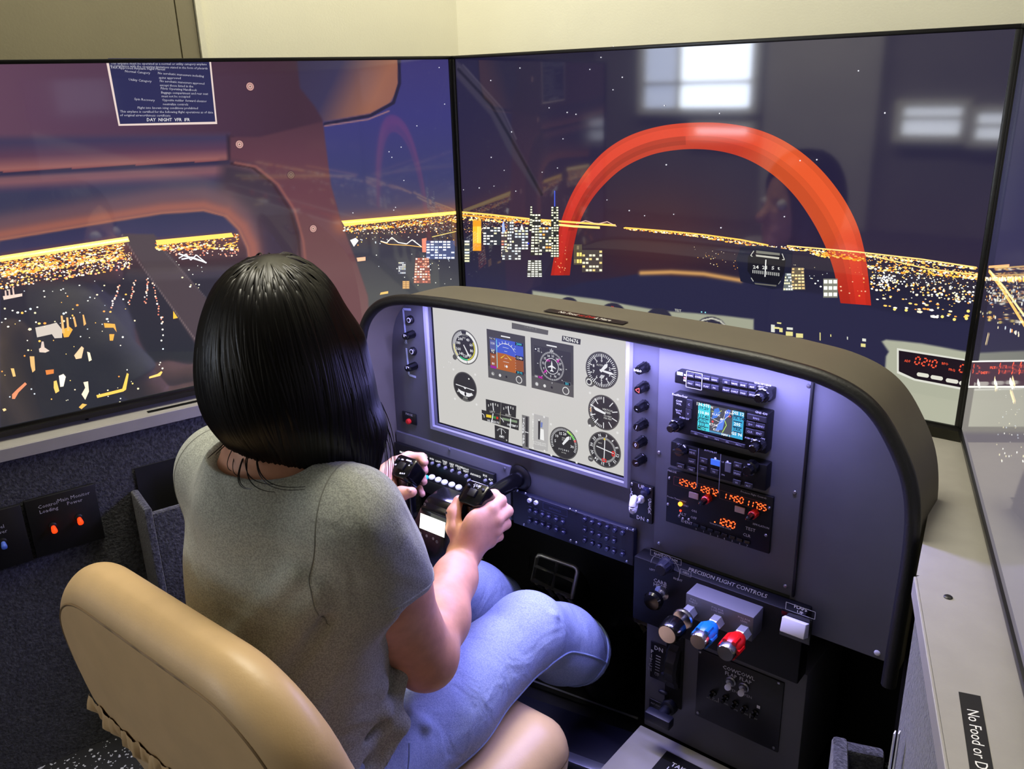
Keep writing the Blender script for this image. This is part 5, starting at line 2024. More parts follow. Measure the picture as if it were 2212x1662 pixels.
for (x, y, s, sz) in [(480, 728, 'HDG SEL', .0038), (705, 780, 'AUTOPILOT', .0034), (1030, 880, 'ALT SEL', .0048), (803, 962, 'DN', .003), (800, 862, 'UP', .003)]:
    pr.text(s, pr.uv(*c4(x, y)), sz, (180, 180, 190), res=0)
pr.disc(pr.uv(*c4(742, 833)), .0017, (240, 240, 246), 10)
pr.rect(*[v - .0012 for v in pr.uv(*c4(838, 858))], *[v + .0012 for v in pr.uv(*c4(838, 858))], (230, 230, 236))
pr.build('lettering', M['ink'], t)
p = fp(*c4(452, 785), h + .014)
bm = B()
add_lathe(bm, (p[0], PY - h, p[2]), OUTW, [(0, .0085), (.004, .0085), (.006, .0070), (.014, .0062)], 20, 1, .06)
k = obj('heading_knob', bm, M['gloss_black'], t)
bm = B()
add_box(bm, (p[0] - .009, PY - h - .007, p[2] - .002), (p[0] + .009, PY - h - .015, p[2] + .002), .001)
obj('knob_bar', bm, M['gloss_black'], k)
p = fp(*c4(985, 935), h + .02)
bm = B()
add_lathe(bm, (p[0], PY - h, p[2]), OUTW, [(0, .0098), (.010, .0095), (.011, .0075), (.019, .0070), (.020, .006)], 22, 1, .06)
obj('altitude_knob', bm, M['gloss_black'], t)

# --- com / nav / transponder with red digits
h = .009
t, (x0, x1, z0, z1) = device('red_digit_radio', 'flat black radio with glowing red frequency digits, lowest on the radio plate', 'radio', (1441.6, 1012), (1661, 1198), h, .0012)
DG = (255, 150, 60)
prd = ink(h + .0008)


def digits(s, x, y, hgt):
    u, w = prd.uv(*c4(x, y))
    prd.seven(s, u, w, hgt, (255, 92, 38), wd=.15, pitch=.70)


for i, (s, x, y) in enumerate([('125.40', 440, 1028), ('128.72', 606, 1084), ('114.50', 798, 1142), ('117.95', 974, 1198)]):
    prd = ink(h + .0008)
    digits(s, x, y, .0088)
    prd.build('digit_row', M['led_red'], t)
prd = ink(h + .0008)
digits('1200', 752, 1340, .0100)
u, w = prd.uv(*c4(738, 1330))
prd.disc((u, w), .0011, (255, 118, 48), 8)
prd.build('digit_row', M['led_red'], t)
pr = ink(h + .0006)
for (xa, ya, xb, yb) in [(420, 970, 745, 1130), (778, 1078, 1130, 1245)]:
    P_ = [pr.uv(*c4(xa, ya)), pr.uv(*c4(xb, ya + (xb - xa) * .30)), pr.uv(*c4(xb - 4, yb)), pr.uv(*c4(xa - 3, yb - (xb - xa) * .285))]
    zz = [max(P_[0][1], P_[1][1]), min(P_[2][1], P_[3][1])]
    pr.box(P_[0][0], (P_[2][1] + P_[3][1]) / 2, P_[1][0], (P_[0][1] + P_[1][1]) / 2, .0005, (120, 60, 60))
for (x, y, s, sz) in [(405, 935, 'PRECISE', .0040), (1040, 1118, 'Precision Flight Controls', .0036), (440, 1150, 'Precise Transponder', .0036), (488, 1270, 'ALT', .0062), (518, 1332, 'IDENT', .0062), (576, 1245, 'ON', .0052), (572, 1298, 'OFF', .0056),
                      (780, 1362, 'TRANSPONDER CODE', .0032), (1098, 1362, 'SIMULATION', .0040), (1016, 1388, 'TEST', .0066), (986, 1434, 'CLR', .0062), (512, 1205, 'STBY', .0036)]:
    pr.text(s, pr.uv(*c4(x, y)), sz, (200, 196, 200), res=0)
for i, (x, y) in enumerate([(592, 1384), (650, 1404), (704, 1422), (760, 1441), (812, 1460), (874, 1478), (932, 1498), (990, 1516)]):
    pr.text(str(i), pr.uv(*c4(x, y)), .0044, (190, 190, 196), res=0)
pr.build('lettering', M['ink'], t)
M['pink_key'] = mat('pale_key', (200, 170, 172), 0.4)
for (x, y) in [(570, 1126), (930, 1238)]:
    key(t, fp(*c4(x, y), h + .004), .0145, .0088, h + .002, m=M['pink_key'], name='transfer_key')
M['redknob'] = mat('red_knob', (190, 34, 24), 0.35)
for (x, y) in [(624, 1192), (992, 1312)]:
    p = fp(*c4(x, y), h + .024)
    b = np.array([p[0], PY - h, p[2]])
    bm = B()
    add_lathe(bm, b, OUTW, [(0, .0062), (.010, .0060), (.011, .0052)], 18, 1, .08)
    k = obj('tuning_knob', bm, M['redknob'], t)
    bm = B()
    add_lathe(bm, b + OUTW * .011, OUTW, [(0, .0042), (.011, .0038), (.013, .002)], 14)
    obj('inner_knob', bm, M['gloss_black'], k)
p = fp(*c4(468, 1190), h + .001)
bm = B()
add_lathe(bm, (p[0], PY - h, p[2]), OUTW, [(0, .0032), (.002, .0032), (.0035, .0015)], 14)
obj('orange_lamp', bm, mat('orange_lamp', (200, 90, 10), 0.3, emit=(255, 140, 30), estr=5.0), t)
p = fp(*c4(468, 1243), h + .001)
bm = B()
add_lathe(bm, (p[0], PY - h, p[2]), OUTW, [(0, .0016), (.001, .0016)], 10)
obj('small_lamp', bm, M['redlamp'], t)
for (x, y) in [(385, 985), (374, 1190), (1163, 1220), (1137, 1433), (462, 1283), (490, 1304), (536, 1310)]:
    screw(fp(*c4(x, y), h), OUTW, t, .0022)
for (x, y) in [(590, 1358), (648, 1378), (702, 1396), (758, 1415), (812, 1434), (872, 1452), (930, 1472), (988, 1490)]:
    key(t, fp(*c4(x, y), h + .002), .0085, .0050, h, m=M['gloss_black'], name='code_key')

# --- landing gear lever
h = .005
x0, x1, z0, z1 = rectpx((1361, 1039.5), (1408, 1134), h)
t = thing('gear_lever', 'black landing gear plate with a white wheel shaped lever, lettered UP and DN', 'lever', ((x0 + x1) / 2, PY, z0))
plate('plate', x0, x1, z0, z1, 0, h, M['black'], t, .0008)
pr = ink(h + .0004)
pr.text('UP', pr.uv(*c4(165, 1058)), .0092, WHITE, res=1, bold=.02)
pr.text('DN', pr.uv(*c4(158, 1300)), .0092, WHITE, res=1, bold=.02)
pr.build('lettering', M['ink'], t)
pr = ink(h + .0004)
for i, ch in enumerate('GEAR'):
    pr.text(ch, pr.uv(*c4(229, 1162 + i * 30)), .0088, WHITE, res=1, bold=.02)
for i, ch in enumerate('LANDING'):
    pr.text(ch, pr.uv(*c4(88, 1080 + i * 29)), .0080, WHITE, res=1, bold=.02)
pr.build('lettering', M['ink'], t)
p = fp(*c4(205, 1088), h)
bm = B()
add_lathe(bm, p, OUTW, [(0, .0068), (.006, .0066), (.008, .0056), (.0085, .002)], 20)
obj('gear_lamp', bm, mat('dark_gear_lamp', (30, 32, 60), 0.2), t)
tip = fp(*c4(95, 1200), .030)
base = np.array([tip[0], PY - h, tip[2]])
bm = B()
add_lathe(bm, base, OUTW, [(0, .0062), (.003, .0062), (.004, .0032), (.018, .0030)], 16)
obj('lever_arm', bm, M['white'], t)
wc = base + OUTW * .022
bm = B()
ring = [wc + np.array([0.35 * .0096 * cos(a) * 0 + .0, 0, 0]) + np.array([.0030 * cos(a), -.0090 * cos(a), .0095 * sin(a)]) for a in np.linspace(0, 2 * pi, 28, endpoint=False)]
add_tube(bm, ring, .0048, 12, True)
w_ = obj('lever_wheel', bm, M['white'], t, sm=60)
bm = B()
add_lathe(bm, wc + np.array([-.0036, -.0012, 0]), (.95, .31, 0), [(0, .006), (.0072, .006)], 16)
obj('wheel_hub', bm, M['white'], t)
for (x, y) in [(92, 1032), (234, 1076), (217, 1320)]:
    screw(fp(*c4(x, y), h), OUTW, t, .0024)

# --- key panel under the display
h = .012
kx0, kx1 = .3275, .5625
kz0, kz1 = .3595, .4205
t = thing('key_panel', 'dark navy panel with small round keys, under the lit display', 'key panel', ((kx0 + kx1) / 2, PY, kz0))
plate('plate', kx0, kx1, kz0, kz1, 0, h, M['navy'], t, .0028)


def c7(x, y):
    return 1100 + x / 7.373, 1040 + y / 7.373


M['navykey'] = mat('navy_key', (34, 36, 60), 0.35)
KEYS = [(310, 315), (412, 350), (318, 475), (408, 510), (512, 545), (612, 585), (730, 625), (835, 665), (312, 645), (415, 670), (515, 705), (612, 745), (735, 785), (848, 830),
        (1188, 625), (1302, 665), (1420, 705), (1545, 745), (1668, 795), (1792, 835), (1190, 795), (1305, 835), (1420, 880), (1540, 925), (1660, 965),
        (1190, 955), (1310, 1005), (1420, 1045), (1545, 1090), (1655, 1135), (1790, 1175)]
pr = ink(h + .0004)
for i, (x, y) in enumerate(KEYS):
    p = fp(*c7(x, y), h + .004)
    bm = B()
    add_lathe(bm, (p[0], PY - h, p[2]), OUTW, [(0, .0037), (.0035, .0037), (.0045, .003)], 14)
    obj('key', bm, M['white'] if i < 2 else M['navykey'], t)
    pr.rect(p[0] - .0035, p[2] + .0060, p[0] + .0035, p[2] + .0072, (92, 94, 130))
u, w = pr.uv(*c7(730, 450))
pr.text('avionics', (u, w), .0075, (70, 72, 110), res=0)
pr.box(u - .024, w - .006, u + .024, w + .006, .0006, (66, 68, 104))
pr.build('lettering', M['ink'], t)
for (x, y) in [(262, 192), (132, 148), (970, 443), (1065, 478), (1883, 755), (1978, 775), (980, 942), (1070, 975), (1877, 1272), (240, 690)]:
    screw(fp(*c7(x, y), h), OUTW, t, .0022)

# --- switch panel behind the yoke
h0, h = .006, .014
t = thing('rocker_panel', 'black switch panel with white legends and a row of lit rockers, behind the yoke', 'switch panel', (.17, PY, .40))
plate('backing_plate', .0475, .319, .358, .459, 0, h0, M['panel2'], t, .0012)
plate('plate', .0505, .290, .386, .4395, h0, h, M['black'], t, .0012)
plate('lower_shelf', .0505, .262, .372, .398, h, h + .020, M['black'], t, .002)
pr = ink(h + .0006)


def c6(x, y):
    return 820 + x / 6.393, 960 + y / 6.393


for i, (x, y) in enumerate([(632, 165), (722, 205), (812, 240), (902, 258), (998, 292), (1098, 325), (1192, 362)]):
    u, w = pr.uv(*c6(x, y))
    pr.text(('FUEL\nPUMP', 'BCN', 'LAND', 'TAXI\nLTS', 'NAV\nLTS', 'STROBE\nLTS', 'PITOT\nHEAT')[i], (u, w), .0050, WHITE, res=0, bold=.05, linesp=.85)
for (x, y, s) in [(330, 120, 'MASTER'), (420, 155, 'ALT'), (520, 172, 'BATT'), (1325, 430, 'AVIONICS'), (1458, 455, 'BUS\n2'), (1535, 492, 'ALT')]:
    pr.text(s, pr.uv(*c6(x, y)), .0052, WHITE, res=0, bold=.05)
M['legend'] = lcd_mat('backlit_legend', 1.1, .4, .3)
pr.build('lettering', M['legend'], t)
for i, (x, y) in enumerate([(640, 232), (730, 262), (820, 292), (912, 325), (1005, 362), (1105, 395), (1200, 435), (1240, 500), (1462, 500), (1545, 545)]):
    p = fp(*c6(x, y), h + .004)
    bm = B()
    add_lathe(bm, (p[0], PY - h, p[2]), OUTW, [(0, .0046), (.002, .0046), (.003, .0030)], 16)
    sw_ = obj('breaker', bm, M['gloss_black'], t)
    bm = B()
    add_lathe(bm, (p[0], PY - h - .003, p[2]), OUTW, [(0, .0030), (.004, .0028), (.005, .002)], 14)
    obj('breaker_button', bm, M['alu'], sw_)
M['litwhite'] = mat('lit_white_rocker', (220, 222, 232), 0.35, emit=(210, 214, 240), estr=.45)
M['teal'] = mat('lit_teal_rocker', (60, 190, 200), 0.35, emit=(40, 180, 200), estr=.5)
for i, (x, y) in enumerate([(612, 472), (700, 465), (787, 500), (875, 535), (975, 567), (1070, 605)]):
    p = fp(*c6(x, y), h + .026)
    bm = B()
    add_ball(bm, (p[0], PY - h - .022, p[2]), (.0058, .0062, .0044), 16, 10)
    obj('rocker', bm, M['teal'] if i == 0 else M['litwhite'], t)
p = [fp(*c6(500, 190), h + .003), fp(*c6(580, 380), h + .003)]
bm = B()
add_box(bm, (p[0][0], PY - h, p[0][2]), (p[0][0] + .011, PY - h - .006, p[0][2] - .024), .001)
obj('master_rocker', bm, mat('red_rocker', (150, 30, 24), 0.4), t)
for (x, y) in [(965, 75), (1728, 335), (1740, 990)]:
    screw(fp(*c6(x, y), h0), OUTW, t, .0026)

# =================================================================== engine controls and pedestal
h = .030
EX0, EX1, EZ0, EZ1 = .574, .832, .283, .391
t = thing('engine_control_panel', 'black panel with slanted white lettering and chrome, blue and red plungers', 'control panel', ((EX0 + EX1) / 2, PY, EZ0))
ec = t
plate('plate', EX0, EX1, EZ0, EZ1, 0, h, M['case'], t, .002)


def c5(x, y):
    return 1340 + x / 3.311, 1160 + y / 3.311


pr = ink(h + .0004)
a, b = pr.uv(*c5(487, 228)), pr.uv(*c5(1052, 432))
zc = EZ1 - .0185
vs, fs = text_polys('PRECISION FLIGHT CONTROLS', 1.0, 'LEFT', italic=.28, bold=0.01, res=2)
vs = np.array(vs)
k = (b[0] - a[0]) / (vs[:, 0].max() - vs[:, 0].min())
base = len(pr.v)
za, zb_ = a[1], b[1]
for x, y in vs:
    pr.v.append(np.array([a[0] + (x - vs[:, 0].min()) * k, PY - pr.lift - h - .0004, (za + zb_) / 2 + y * k * 1.05]))
for f in fs:
    pr.f.append(tuple(base + i for i in f))
    pr.c.append((206, 206, 212))
cc_ = pr.uv(*c5(320, 230))
pr.arc(cc_, .0235, -85, 120, .0008, (170, 170, 176), 30)
pr.poly([(cc_[0] - .0012, cc_[1] + .014), (cc_[0] + .0012, cc_[1] + .014), (cc_[0], cc_[1] + .019)], WHITE)
for (x, y, s, sz) in [(325, 147, 'RUDDER TRIM', .0060), (228, 236, 'LEFT', .0045), (412, 306, 'RIGHT', .0050), (285, 325, 'CARB', .0088), (283, 355, 'HEAT', .0088), (468, 258, 'GEN', .0050)]:
    pr.text(s, pr.uv(*c5(x, y)), sz, (190, 190, 196), res=0, bold=.015)
u, w = pr.uv(*c5(468, 258))
pr.box(u - .0085, w - .004, u + .0085, w + .004, .0006, (170, 170, 176))
u, w = pr.uv(*c5(325, 147))
pr.box(u - .025, w - .0045, u + .025, w + .0045, .0006, (170, 170, 176))
u, w = pr.uv(*c5(1288, 528))
pr.box(u - .0195, w - .0055, u + .0195, w + .0055, .0007, (200, 200, 206))
pr.text('FLAPS\nUP', (u, w), .0068, WHITE, res=0, bold=.02)
pr.build('lettering', M['ink'], t)
# rudder trim knob, carb heat pull
p = fp(*c5(285, 240), h + .02)
bm = B()
add_lathe(bm, (p[0], PY - h, p[2]), OUTW, [(0, .0125), (.004, .0125), (.006, .0105), (.018, .0098), (.020, .008)], 24, 1, .07)
obj('rudder_trim_knob', bm, M['navy'], t)
p = fp(*c5(288, 410), h + .006)
b0 = np.array([p[0], PY - h, p[2]])
bm = B()
add_lathe(bm, b0, OUTW, [(0, .0115), (.003, .0115), (.004, .006), (.012, .0055)], 20)
obj('heat_collar', bm, M['chrome'], t)
Lr = reach(b0, 1340 + 232 / 3.311)
bm = B()
add_lathe(bm, b0 + OUTW * .01, OUTW, [(0, .0035), (Lr - .020, .0035), (Lr - .018, .0135), (Lr - .010, .0145), (Lr - .006, .012), (Lr - .005, .004)], 22)
obj('heat_pull', bm, M['gloss_black'], t)
# plunger block
hb = .062
x0, x1, z0, z1 = rectpx(c5(470, 402), c5(955, 565), hb)
z1 = float(fp(*c5(470, 402), hb)[2])
z0 = z1 - .038
plate('plunger_block', x0, x1, z0, z1, h, hb, M['panel2'], t, .001)
pr = ink(hb + .0004)
for (x, y, s) in [(522, 455, 'PULL\nTHROT'), (695, 520, 'PULL FOR\nLOW RPM'), (885, 592, 'PULL FOR\nLEAN')]:
    u, w = pr.uv(*c5(x, y))
    pr.text(s, (u, z1 - .0085), .0040, (190, 190, 200), res=0)
pr.build('block_lettering', M['ink'], t)
M['blue'] = mat('blue_plunger', (20, 110, 200), 0.3)
M['red'] = mat('red_plunger', (205, 18, 20), 0.3)


def hexnut(bm, b, s0, s1, r):
    return add_lathe(bm, b + OUTW * s0, OUTW, [(0, r), ((s1 - s0) * .9, r), (s1 - s0, r * .88)], 6)


def plunger(base, name, col, tip, black=False):
    b = np.array([base[0], PY - hb, base[2]])
    L = reach(b, tip)
    bm = B()
    hexnut(bm, b, 0, .016, .0105)
    add_lathe(bm, b, OUTW, [(0, .0085), (.022, .0085)], 16)
    g = obj('hex_nut', bm, M['alu'], ec, sm=20)
    if black:
        bm = B()
        add_lathe(bm, b + OUTW * .020, OUTW, [(0, .0145), (.004, .0150), (.006, .0135)], 26)
        obj('chrome_collar', bm, M['chrome'], ec)
        bm = B()
        add_lathe(bm, b + OUTW * .026, OUTW, [(0, .0028), (L - .026 - .03, .0028)], 12)
        obj('push_rod', bm, M['chrome'], ec)
        bm = B()
        add_lathe(bm, b + OUTW * (L - .036), OUTW, [(.010, .010), (.013, .0165), (.030, .0160), (.036, .0135)], 28)
        k_ = obj(name, bm, M['gloss_black'], ec)
        bm = B()
        add_lathe(bm, b + OUTW * L, OUTW, [(-.001, .0125), (.0006, .0125)], 26)
        obj('end_disc', bm, M['chrome'], k_)
    else:
        bm = B()
        add_lathe(bm, b + OUTW * .020, OUTW, [(0, .0095), (.006, .0100), (L - .062, .0098), (L - .056, .0118), (L - .050, .0146), (L - .036, .0143), (L - .031, .0122)], 24, 0)
        k_ = obj(name, bm, col, ec)
        bm = B()
        for i in range(6):
            a = 2 * pi * i / 6
            c = b + OUTW * (L - .011) + np.array([cos(a) * .0122, 0, sin(a) * .0122])
            add_lathe(bm, c, -OUTW, [(0, .0034), (.015, .0040), (.018, .002)], 8)
        obj('grip_lobes', bm, col, k_)
        bm = B()
        add_lathe(bm, b + OUTW * (L - .014), OUTW, [(0, .0120), (.012, .0118), (.014, .0105)], 24)
        obj('end_button', bm, M['chrome'], k_)
    return k_


plunger(fp(*c5(505, 532), hb), 'throttle_knob', None, 1340 + 335 / 3.311, True)
plunger(fp(*c5(697, 602), hb), 'propeller_knob', M['blue'], 1340 + 552 / 3.311)
plunger(fp(*c5(888, 678), hb), 'mixture_knob', M['red'], 1340 + 748 / 3.311)
# flap switch
p = fp(*c5(1260, 620), h)
bm = B()
add_box(bm, (p[0] - .021, PY - h + .0004, p[2] - .024), (p[0] + .021, PY - h - .0035, p[2] + .015), .001)
obj('flap_surround', bm, M['gloss_black'], t)
bm = B()
a = fp(*c5(1240, 640), h + .016)
b = np.array([a[0], PY - h - .0035, a[2] - .006])
q = [(-.0165, .010), (.0165, .010), (.0165, -.012), (-.0165, -.012)]
add_hull(bm, [(b[0] + u, b[1] - .001, b[2] + w) for u, w in q], [(a[0] + u * .97, a[1] - (.001 if w > 0 else .006), a[2] + w * .9) for u, w in q], .0012)
obj('flap_paddle', bm, M['white'], t)

# pedestal
PX0, PX1, PZ0, PZ1, PF = .584, .836, .070, .284, .004
t = thing('center_pedestal', 'dark grey pedestal with pitch trim and cowl flap plates, under the black control panel', 'pedestal', ((PX0 + PX1) / 2, PY, 0))
bm = B()
add_box(bm, (PX0, PY - PF, PZ0), (PX1, PY + .15, PZ1), .002)
obj('column', bm, M['panel'], t)
x0, x1, z0, z1 = rectpx(c5(560, 800), c5(1125, 1545), PF + .003)
x0, x1 = fp(*c5(548, 1000), PF + .003)[0], fp(*c5(1150, 1280), PF + .003)[0]
z1, z0 = fp(*c5(560, 800), PF + .003)[2], fp(*c5(535, 1275), PF + .003)[2]
plate('cowl_flap_plate', x0, x1, z0, z1, PF, PF + .003, M['black'], t, .0006)
pr = ink(PF + .0034)
for (x, y) in [(792, 972), (896, 1012)]:
    pr.text('COWL\nFLAP', pr.uv(*c5(x, y)), .0088, (196, 196, 200), res=0, bold=.02)
    pr.text('OPEN', pr.uv(*c5(x + 6, y + 125)), .0066, (170, 170, 176), res=0)
for (x, y, s) in [(658, 1158, 'AUX\nFUEL PUMP'), (752, 1195, 'PANEL'), (818, 1236, 'DOME'), (890, 1266, 'GLARE'), (965, 1302, 'MAP')]:
    pr.text(s, pr.uv(*c5(x, y)), .0036, (150, 150, 150), res=0)
for (x, y) in [(702, 1170), (862, 1246), (928, 1280)]:
    u, w = pr.uv(*c5(x, y))
    pr.rect(u - .0005, w - .004, u + .0005, w + .004, (150, 150, 150))
u, w = pr.uv(*c5(988, 1218))
pr.rect(u - .0025, w - .0025, u + .0025, w + .0025, (230, 230, 230))
pr.build('lettering', M['ink'], t)
for (x, y) in [(768, 1078), (862, 1120)]:
    tip = fp(*c5(x, y), PF + .024)
    b = fp(*c5(x + 25, y - 45), PF + .003)
    bm = B()
    add_lathe(bm, b, OUTW, [(0, .0080), (.002, .0080), (.003, .0060), (.006, .0055)], 16)
    c = obj('toggle_collar', bm, M['steel'], t)
    bm = B()
    add_tube(bm, [b + OUTW * .004, b + OUTW * .012 + np.array([0, 0, -.004]), tip], [.0026, .0036, .0048], 10)
    obj('toggle_lever', bm, M['white'], c)
for (x, y) in [(665, 1118), (755, 1150), (825, 1192), (895, 1225), (968, 1258)]:
    p = fp(*c5(x, y), PF + .003)
    bm = B()
    add_lathe(bm, p, OUTW, [(0, .0050), (.002, .0050), (.003, .0022), (.012, .0030), (.013, .002)], 12)
    obj('dark_toggle', bm, M['gloss_black'], t)
for (x, y) in [(1135, 1045), (1098, 1510), (556, 1258), (572, 822)]:
    screw(fp(*c5(x, y), PF + .003), OUTW, t, .0024)
# pitch trim plate with its dark wheel slot
x0, x1 = fp(*c5(212, 900), PF + .003)[0], fp(*c5(345, 900), PF + .003)[0]
z1, z0 = fp(*c5(222, 738), PF)[2], fp(*c5(196, 985), PF)[2]
plate('pitch_plate', x0, x1, z0, z1, PF, PF + .0025, M['black'], t, .0006)
pr = ink(PF + .0029)
pr.text('DN', pr.uv(*c5(275, 805)), .0105, WHITE, res=1, bold=.03)
pr.text('UP', pr.uv(*c5(262, 988)), .0070, (120, 120, 126), res=1, bold=.02)
for i, ch in enumerate('PITCH'):
    c_ = 236 - i * 30
    pr.text(ch, pr.uv(*c5(228 - i * 4, 822 + i * 31)), .0092, (c_, c_, c_ + 4), res=1, bold=.03)
for i in range(7):
    a, b = pr.uv(*c5(256 - i * 1.5, 848 + i * 20)), pr.uv(*c5(290 - i * 2, 856 + i * 20))
    c_ = 236 - i * 18
    pr.line((a[0], a[1]), (b[0], a[1]), .0015, (c_, c_, c_))
pr.build('pitch_lettering', M['ink'], t)
x0, x1 = fp(*c5(330, 900), PF)[0], fp(*c5(455, 900), PF)[0]
z1, z0 = fp(*c5(440, 690), PF)[2], fp(*c5(345, 1190), PF)[2]
plate('wheel_slot_plate', x0, x1, z0, z1, PF, PF + .0025, M['deepblack'], t, .0006)
bm = B()
wc = np.array([(x0 + x1) / 2, PY + .03, (z0 + z1) / 2 + .005])
add_lathe(bm, wc - np.array([.011, 0, 0]), (1, 0, 0), [(0, .052), (.004, .056), (.018, .056), (.022, .052)], 40, 1, .04)
obj('trim_wheel', bm, M['rubber'], t)
for (x, y) in [(365, 822), (330, 985), (310, 1108)]:
    p = fp(*c5(x, y), PF + .003)
    bm = B()
    add_ball(bm, p + OUTW * .002, (.0085, .004, .0036), 12, 8)
    obj('slot_screw_cap', bm, M['navy'], t)
# fuel selector below
x0, x1, z0, z1 = rectpx(c5(205, 1170), c5(345, 1290), PF + .003)
plate('selector_plate', x0, x1, z0 - .004, z1 + .004, PF, PF + .0025, M['black'], t, .0006)
tip = fp(*c5(235, 1320), PF + .045)
b = np.array([tip[0] + .006, PY - PF - .0025, tip[2] + .004])
bm = B()
add_lathe(bm, b, OUTW, [(0, .013), (.010, .012), (.012, .008), (.030, .008)], 20)
k_ = obj('selector_knob', bm, M['navy'], t)
bm = B()
add_box(bm, b + OUTW * .03 + np.array([-.022, .004, -.010]), b + OUTW * .044 + np.array([.022, .0, .008]), .004)
obj('selector_handle', bm, M['navy'], k_)
pr = ink(PF + .0028)
pr.text('ALT STATIC AIR', pr.uv(*c5(275, 1212)), .0040, (150, 150, 156), res=0)
pr.text('R', pr.uv(*c5(330, 1278)), .0060, (150, 150, 156), res=0)
pr.build('selector_lettering', M['ink'], t)

# plinth at the foot with its black notice
t = thing('plinth', 'pale grey plinth at the foot of the pedestal with a black notice', 'plinth', (.70, -.40, 0))
bm = B()
PFT = .069
slab(bm, [(.580, PY - PF - .003), (.580, -.62), (.86, -.62), (.86, PY - PF - .003)], 0, PFT, .002)
obj('box', bm, M['ledge'], t)
p = survey(1437, 1625, Z=PFT)
pr = Print((0, 0, PFT), (1, 0, 0), (0, 1, 0), Z3)
c = survey(1440, 1632, Z=PFT)
pr.rect(c[0] - .004, c[1] - .14, c[0] + .16, c[1] + .008, (8, 8, 9))
pr.layer()
pr.text('TAKEOFF\nLANDING', (c[0] + .040, c[1] - .018), .012, (214, 214, 220), res=1, bold=.02)
pr.build('notice', M['sticker'], t, 'black notice lettered TAKEOFF LANDING')

# =================================================================== rudder pedals
M['pedal'] = mat('worn_pedal_metal', (226, 222, 200), 0.42, metal=0.85)


def pedal(label, TL, TR, BR, BL, Y, grp):
    tl, tr, br, bl = [survey(*q, Y=y) for q, y in zip((TL, TR, BR, BL), (Y, Y, Y - .015, Y - .015))]
    t = thing('rudder_pedal', label, 'pedal', tuple((bl + br) / 2), grp)
    bm = B()

    def mix(u, v):
        return (tl * (1 - u) + tr * u) * (1 - v) + (bl * (1 - u) + br * u) * v
    L = [mix(u, v) for u, v in [(.0, 1), (.0, .12), (.03, .03), (.10, 0), (.90, 0), (.97, .03), (1, .12), (1, 1)]]
    add_tube(bm, L, .0042, 8)
    add_tube(bm, [mix(0, .97), mix(1, .97)], .0050, 8)
    obj('frame', bm, M['pedal'], t, sm=60)
    bm = B()
    add_tube(bm, [mix(.5, 0), mix(.5, .97)], .0036, 8)
    add_tube(bm, [mix(0, .45), mix(1, .45)], .0036, 8)
    obj('cross_bars', bm, M['pedal'], t, sm=60, kind='stuff')
    for u in (.12, .38, .62, .88):
        bm = B()
        a = mix(u, 1.0)
        add_tube(bm, [a, a + np.array([0, .02, -.03])], .0048, 8)
        obj('hinge_lug', bm, M['pedal'], t, sm=60)
    bm = B()
    a, b = mix(.5, 1.0) + np.array([0, .02, -.03]), mix(.5, 1.0)
    add_tube(bm, [mix(-.1, 1) + np.array([0, .022, -.03]), mix(1.1, 1) + np.array([0, .022, -.03])], .007, 8)
    add_tube(bm, [a, np.array([a[0], a[1] + .03, 0.0])], .009, 8)
    obj('pedal_arm', bm, M['black'], t, sm=60, kind='stuff')
    bm = B()
    add_tube(bm, [mix(-.16, .15), mix(-.14, .95)], .0022, 6)
    obj('return_rod', bm, M['chrome'], t, sm=60)
    return t


pedal('open metal rudder pedal grid in the dark footwell, not covered by a foot', (1162, 1197), (1249, 1228), (1235, 1293), (1150, 1255), -.115, None)
pedal('metal rudder pedal mostly hidden beneath the dark shoe', (1384, 1278), (1466, 1308), (1452, 1376), (1372, 1340), -.10, None)
# tread plate and aluminium strip on the cockpit floor
t = thing('tread_strip', 'bare aluminium strip screwed across the dark cockpit floor in front of the seat', 'tread strip', (.45, -.34, 0))
a, b = survey(1140, 1612, Z=.02), survey(1275, 1662, Z=.02)
d = (b - a) / np.linalg.norm(b - a)
n = np.array([-d[1], d[0], 0])
if n[1] < 0:
    n = -n
bm = B()
P0, P1 = a - d * .28, b + d * .05
slab(bm, [P0, P1, P1 + n * .02, P0 + n * .02], 0, .02, .001)
obj('strip', bm, M['alu'], t)
screw(survey(1187, 1646, Z=.02), (0, 0, 1), t, .004)
t = thing('floor_plate', 'dark blue metal floor plate between the aluminium strip and the pedals', 'floor plate', (.4, -.25, 0))
bm = B()
slab(bm, [P0 + n * .021, P1 + n * .021, P1 + n * .11, P0 + n * .11], 0, .018, .001)
obj('plate', bm, M['navy'], t)
a, b = survey(1190, 1485, Z=.02), survey(1378, 1553, Z=.02)
bm = B()
add_tube(bm, [a - (b - a) * .5, b], .0022, 6)
o = obj('floor_rail', bm, M['alu'], None, sm=60)
tag(o, 'thin metal rail on the dark floor under the pedals', 'rail')
# =================================================================== control yoke
yk = thing('control_yoke', 'glossy black control yoke with a lit white screen and two button grips', 'yoke', (.345, -.25, .445))
sp_ = fp(1125, 1032)
SXZ = np.array([sp_[0], 0, sp_[2]])
bm = B()
add_lathe(bm, (SXZ[0], PY, SXZ[2]), OUTW, [(0, .022), (.003, .0225), (.006, .019), (.007, .014)], 28)
obj('shaft_bushing', bm, M['black'], yk)
bm = B()
add_lathe(bm, (SXZ[0], PY - .004, SXZ[2]), OUTW, [(0, .0130), (.20, .0130)], 24)
obj('shaft', bm, M['gloss_black'], yk)
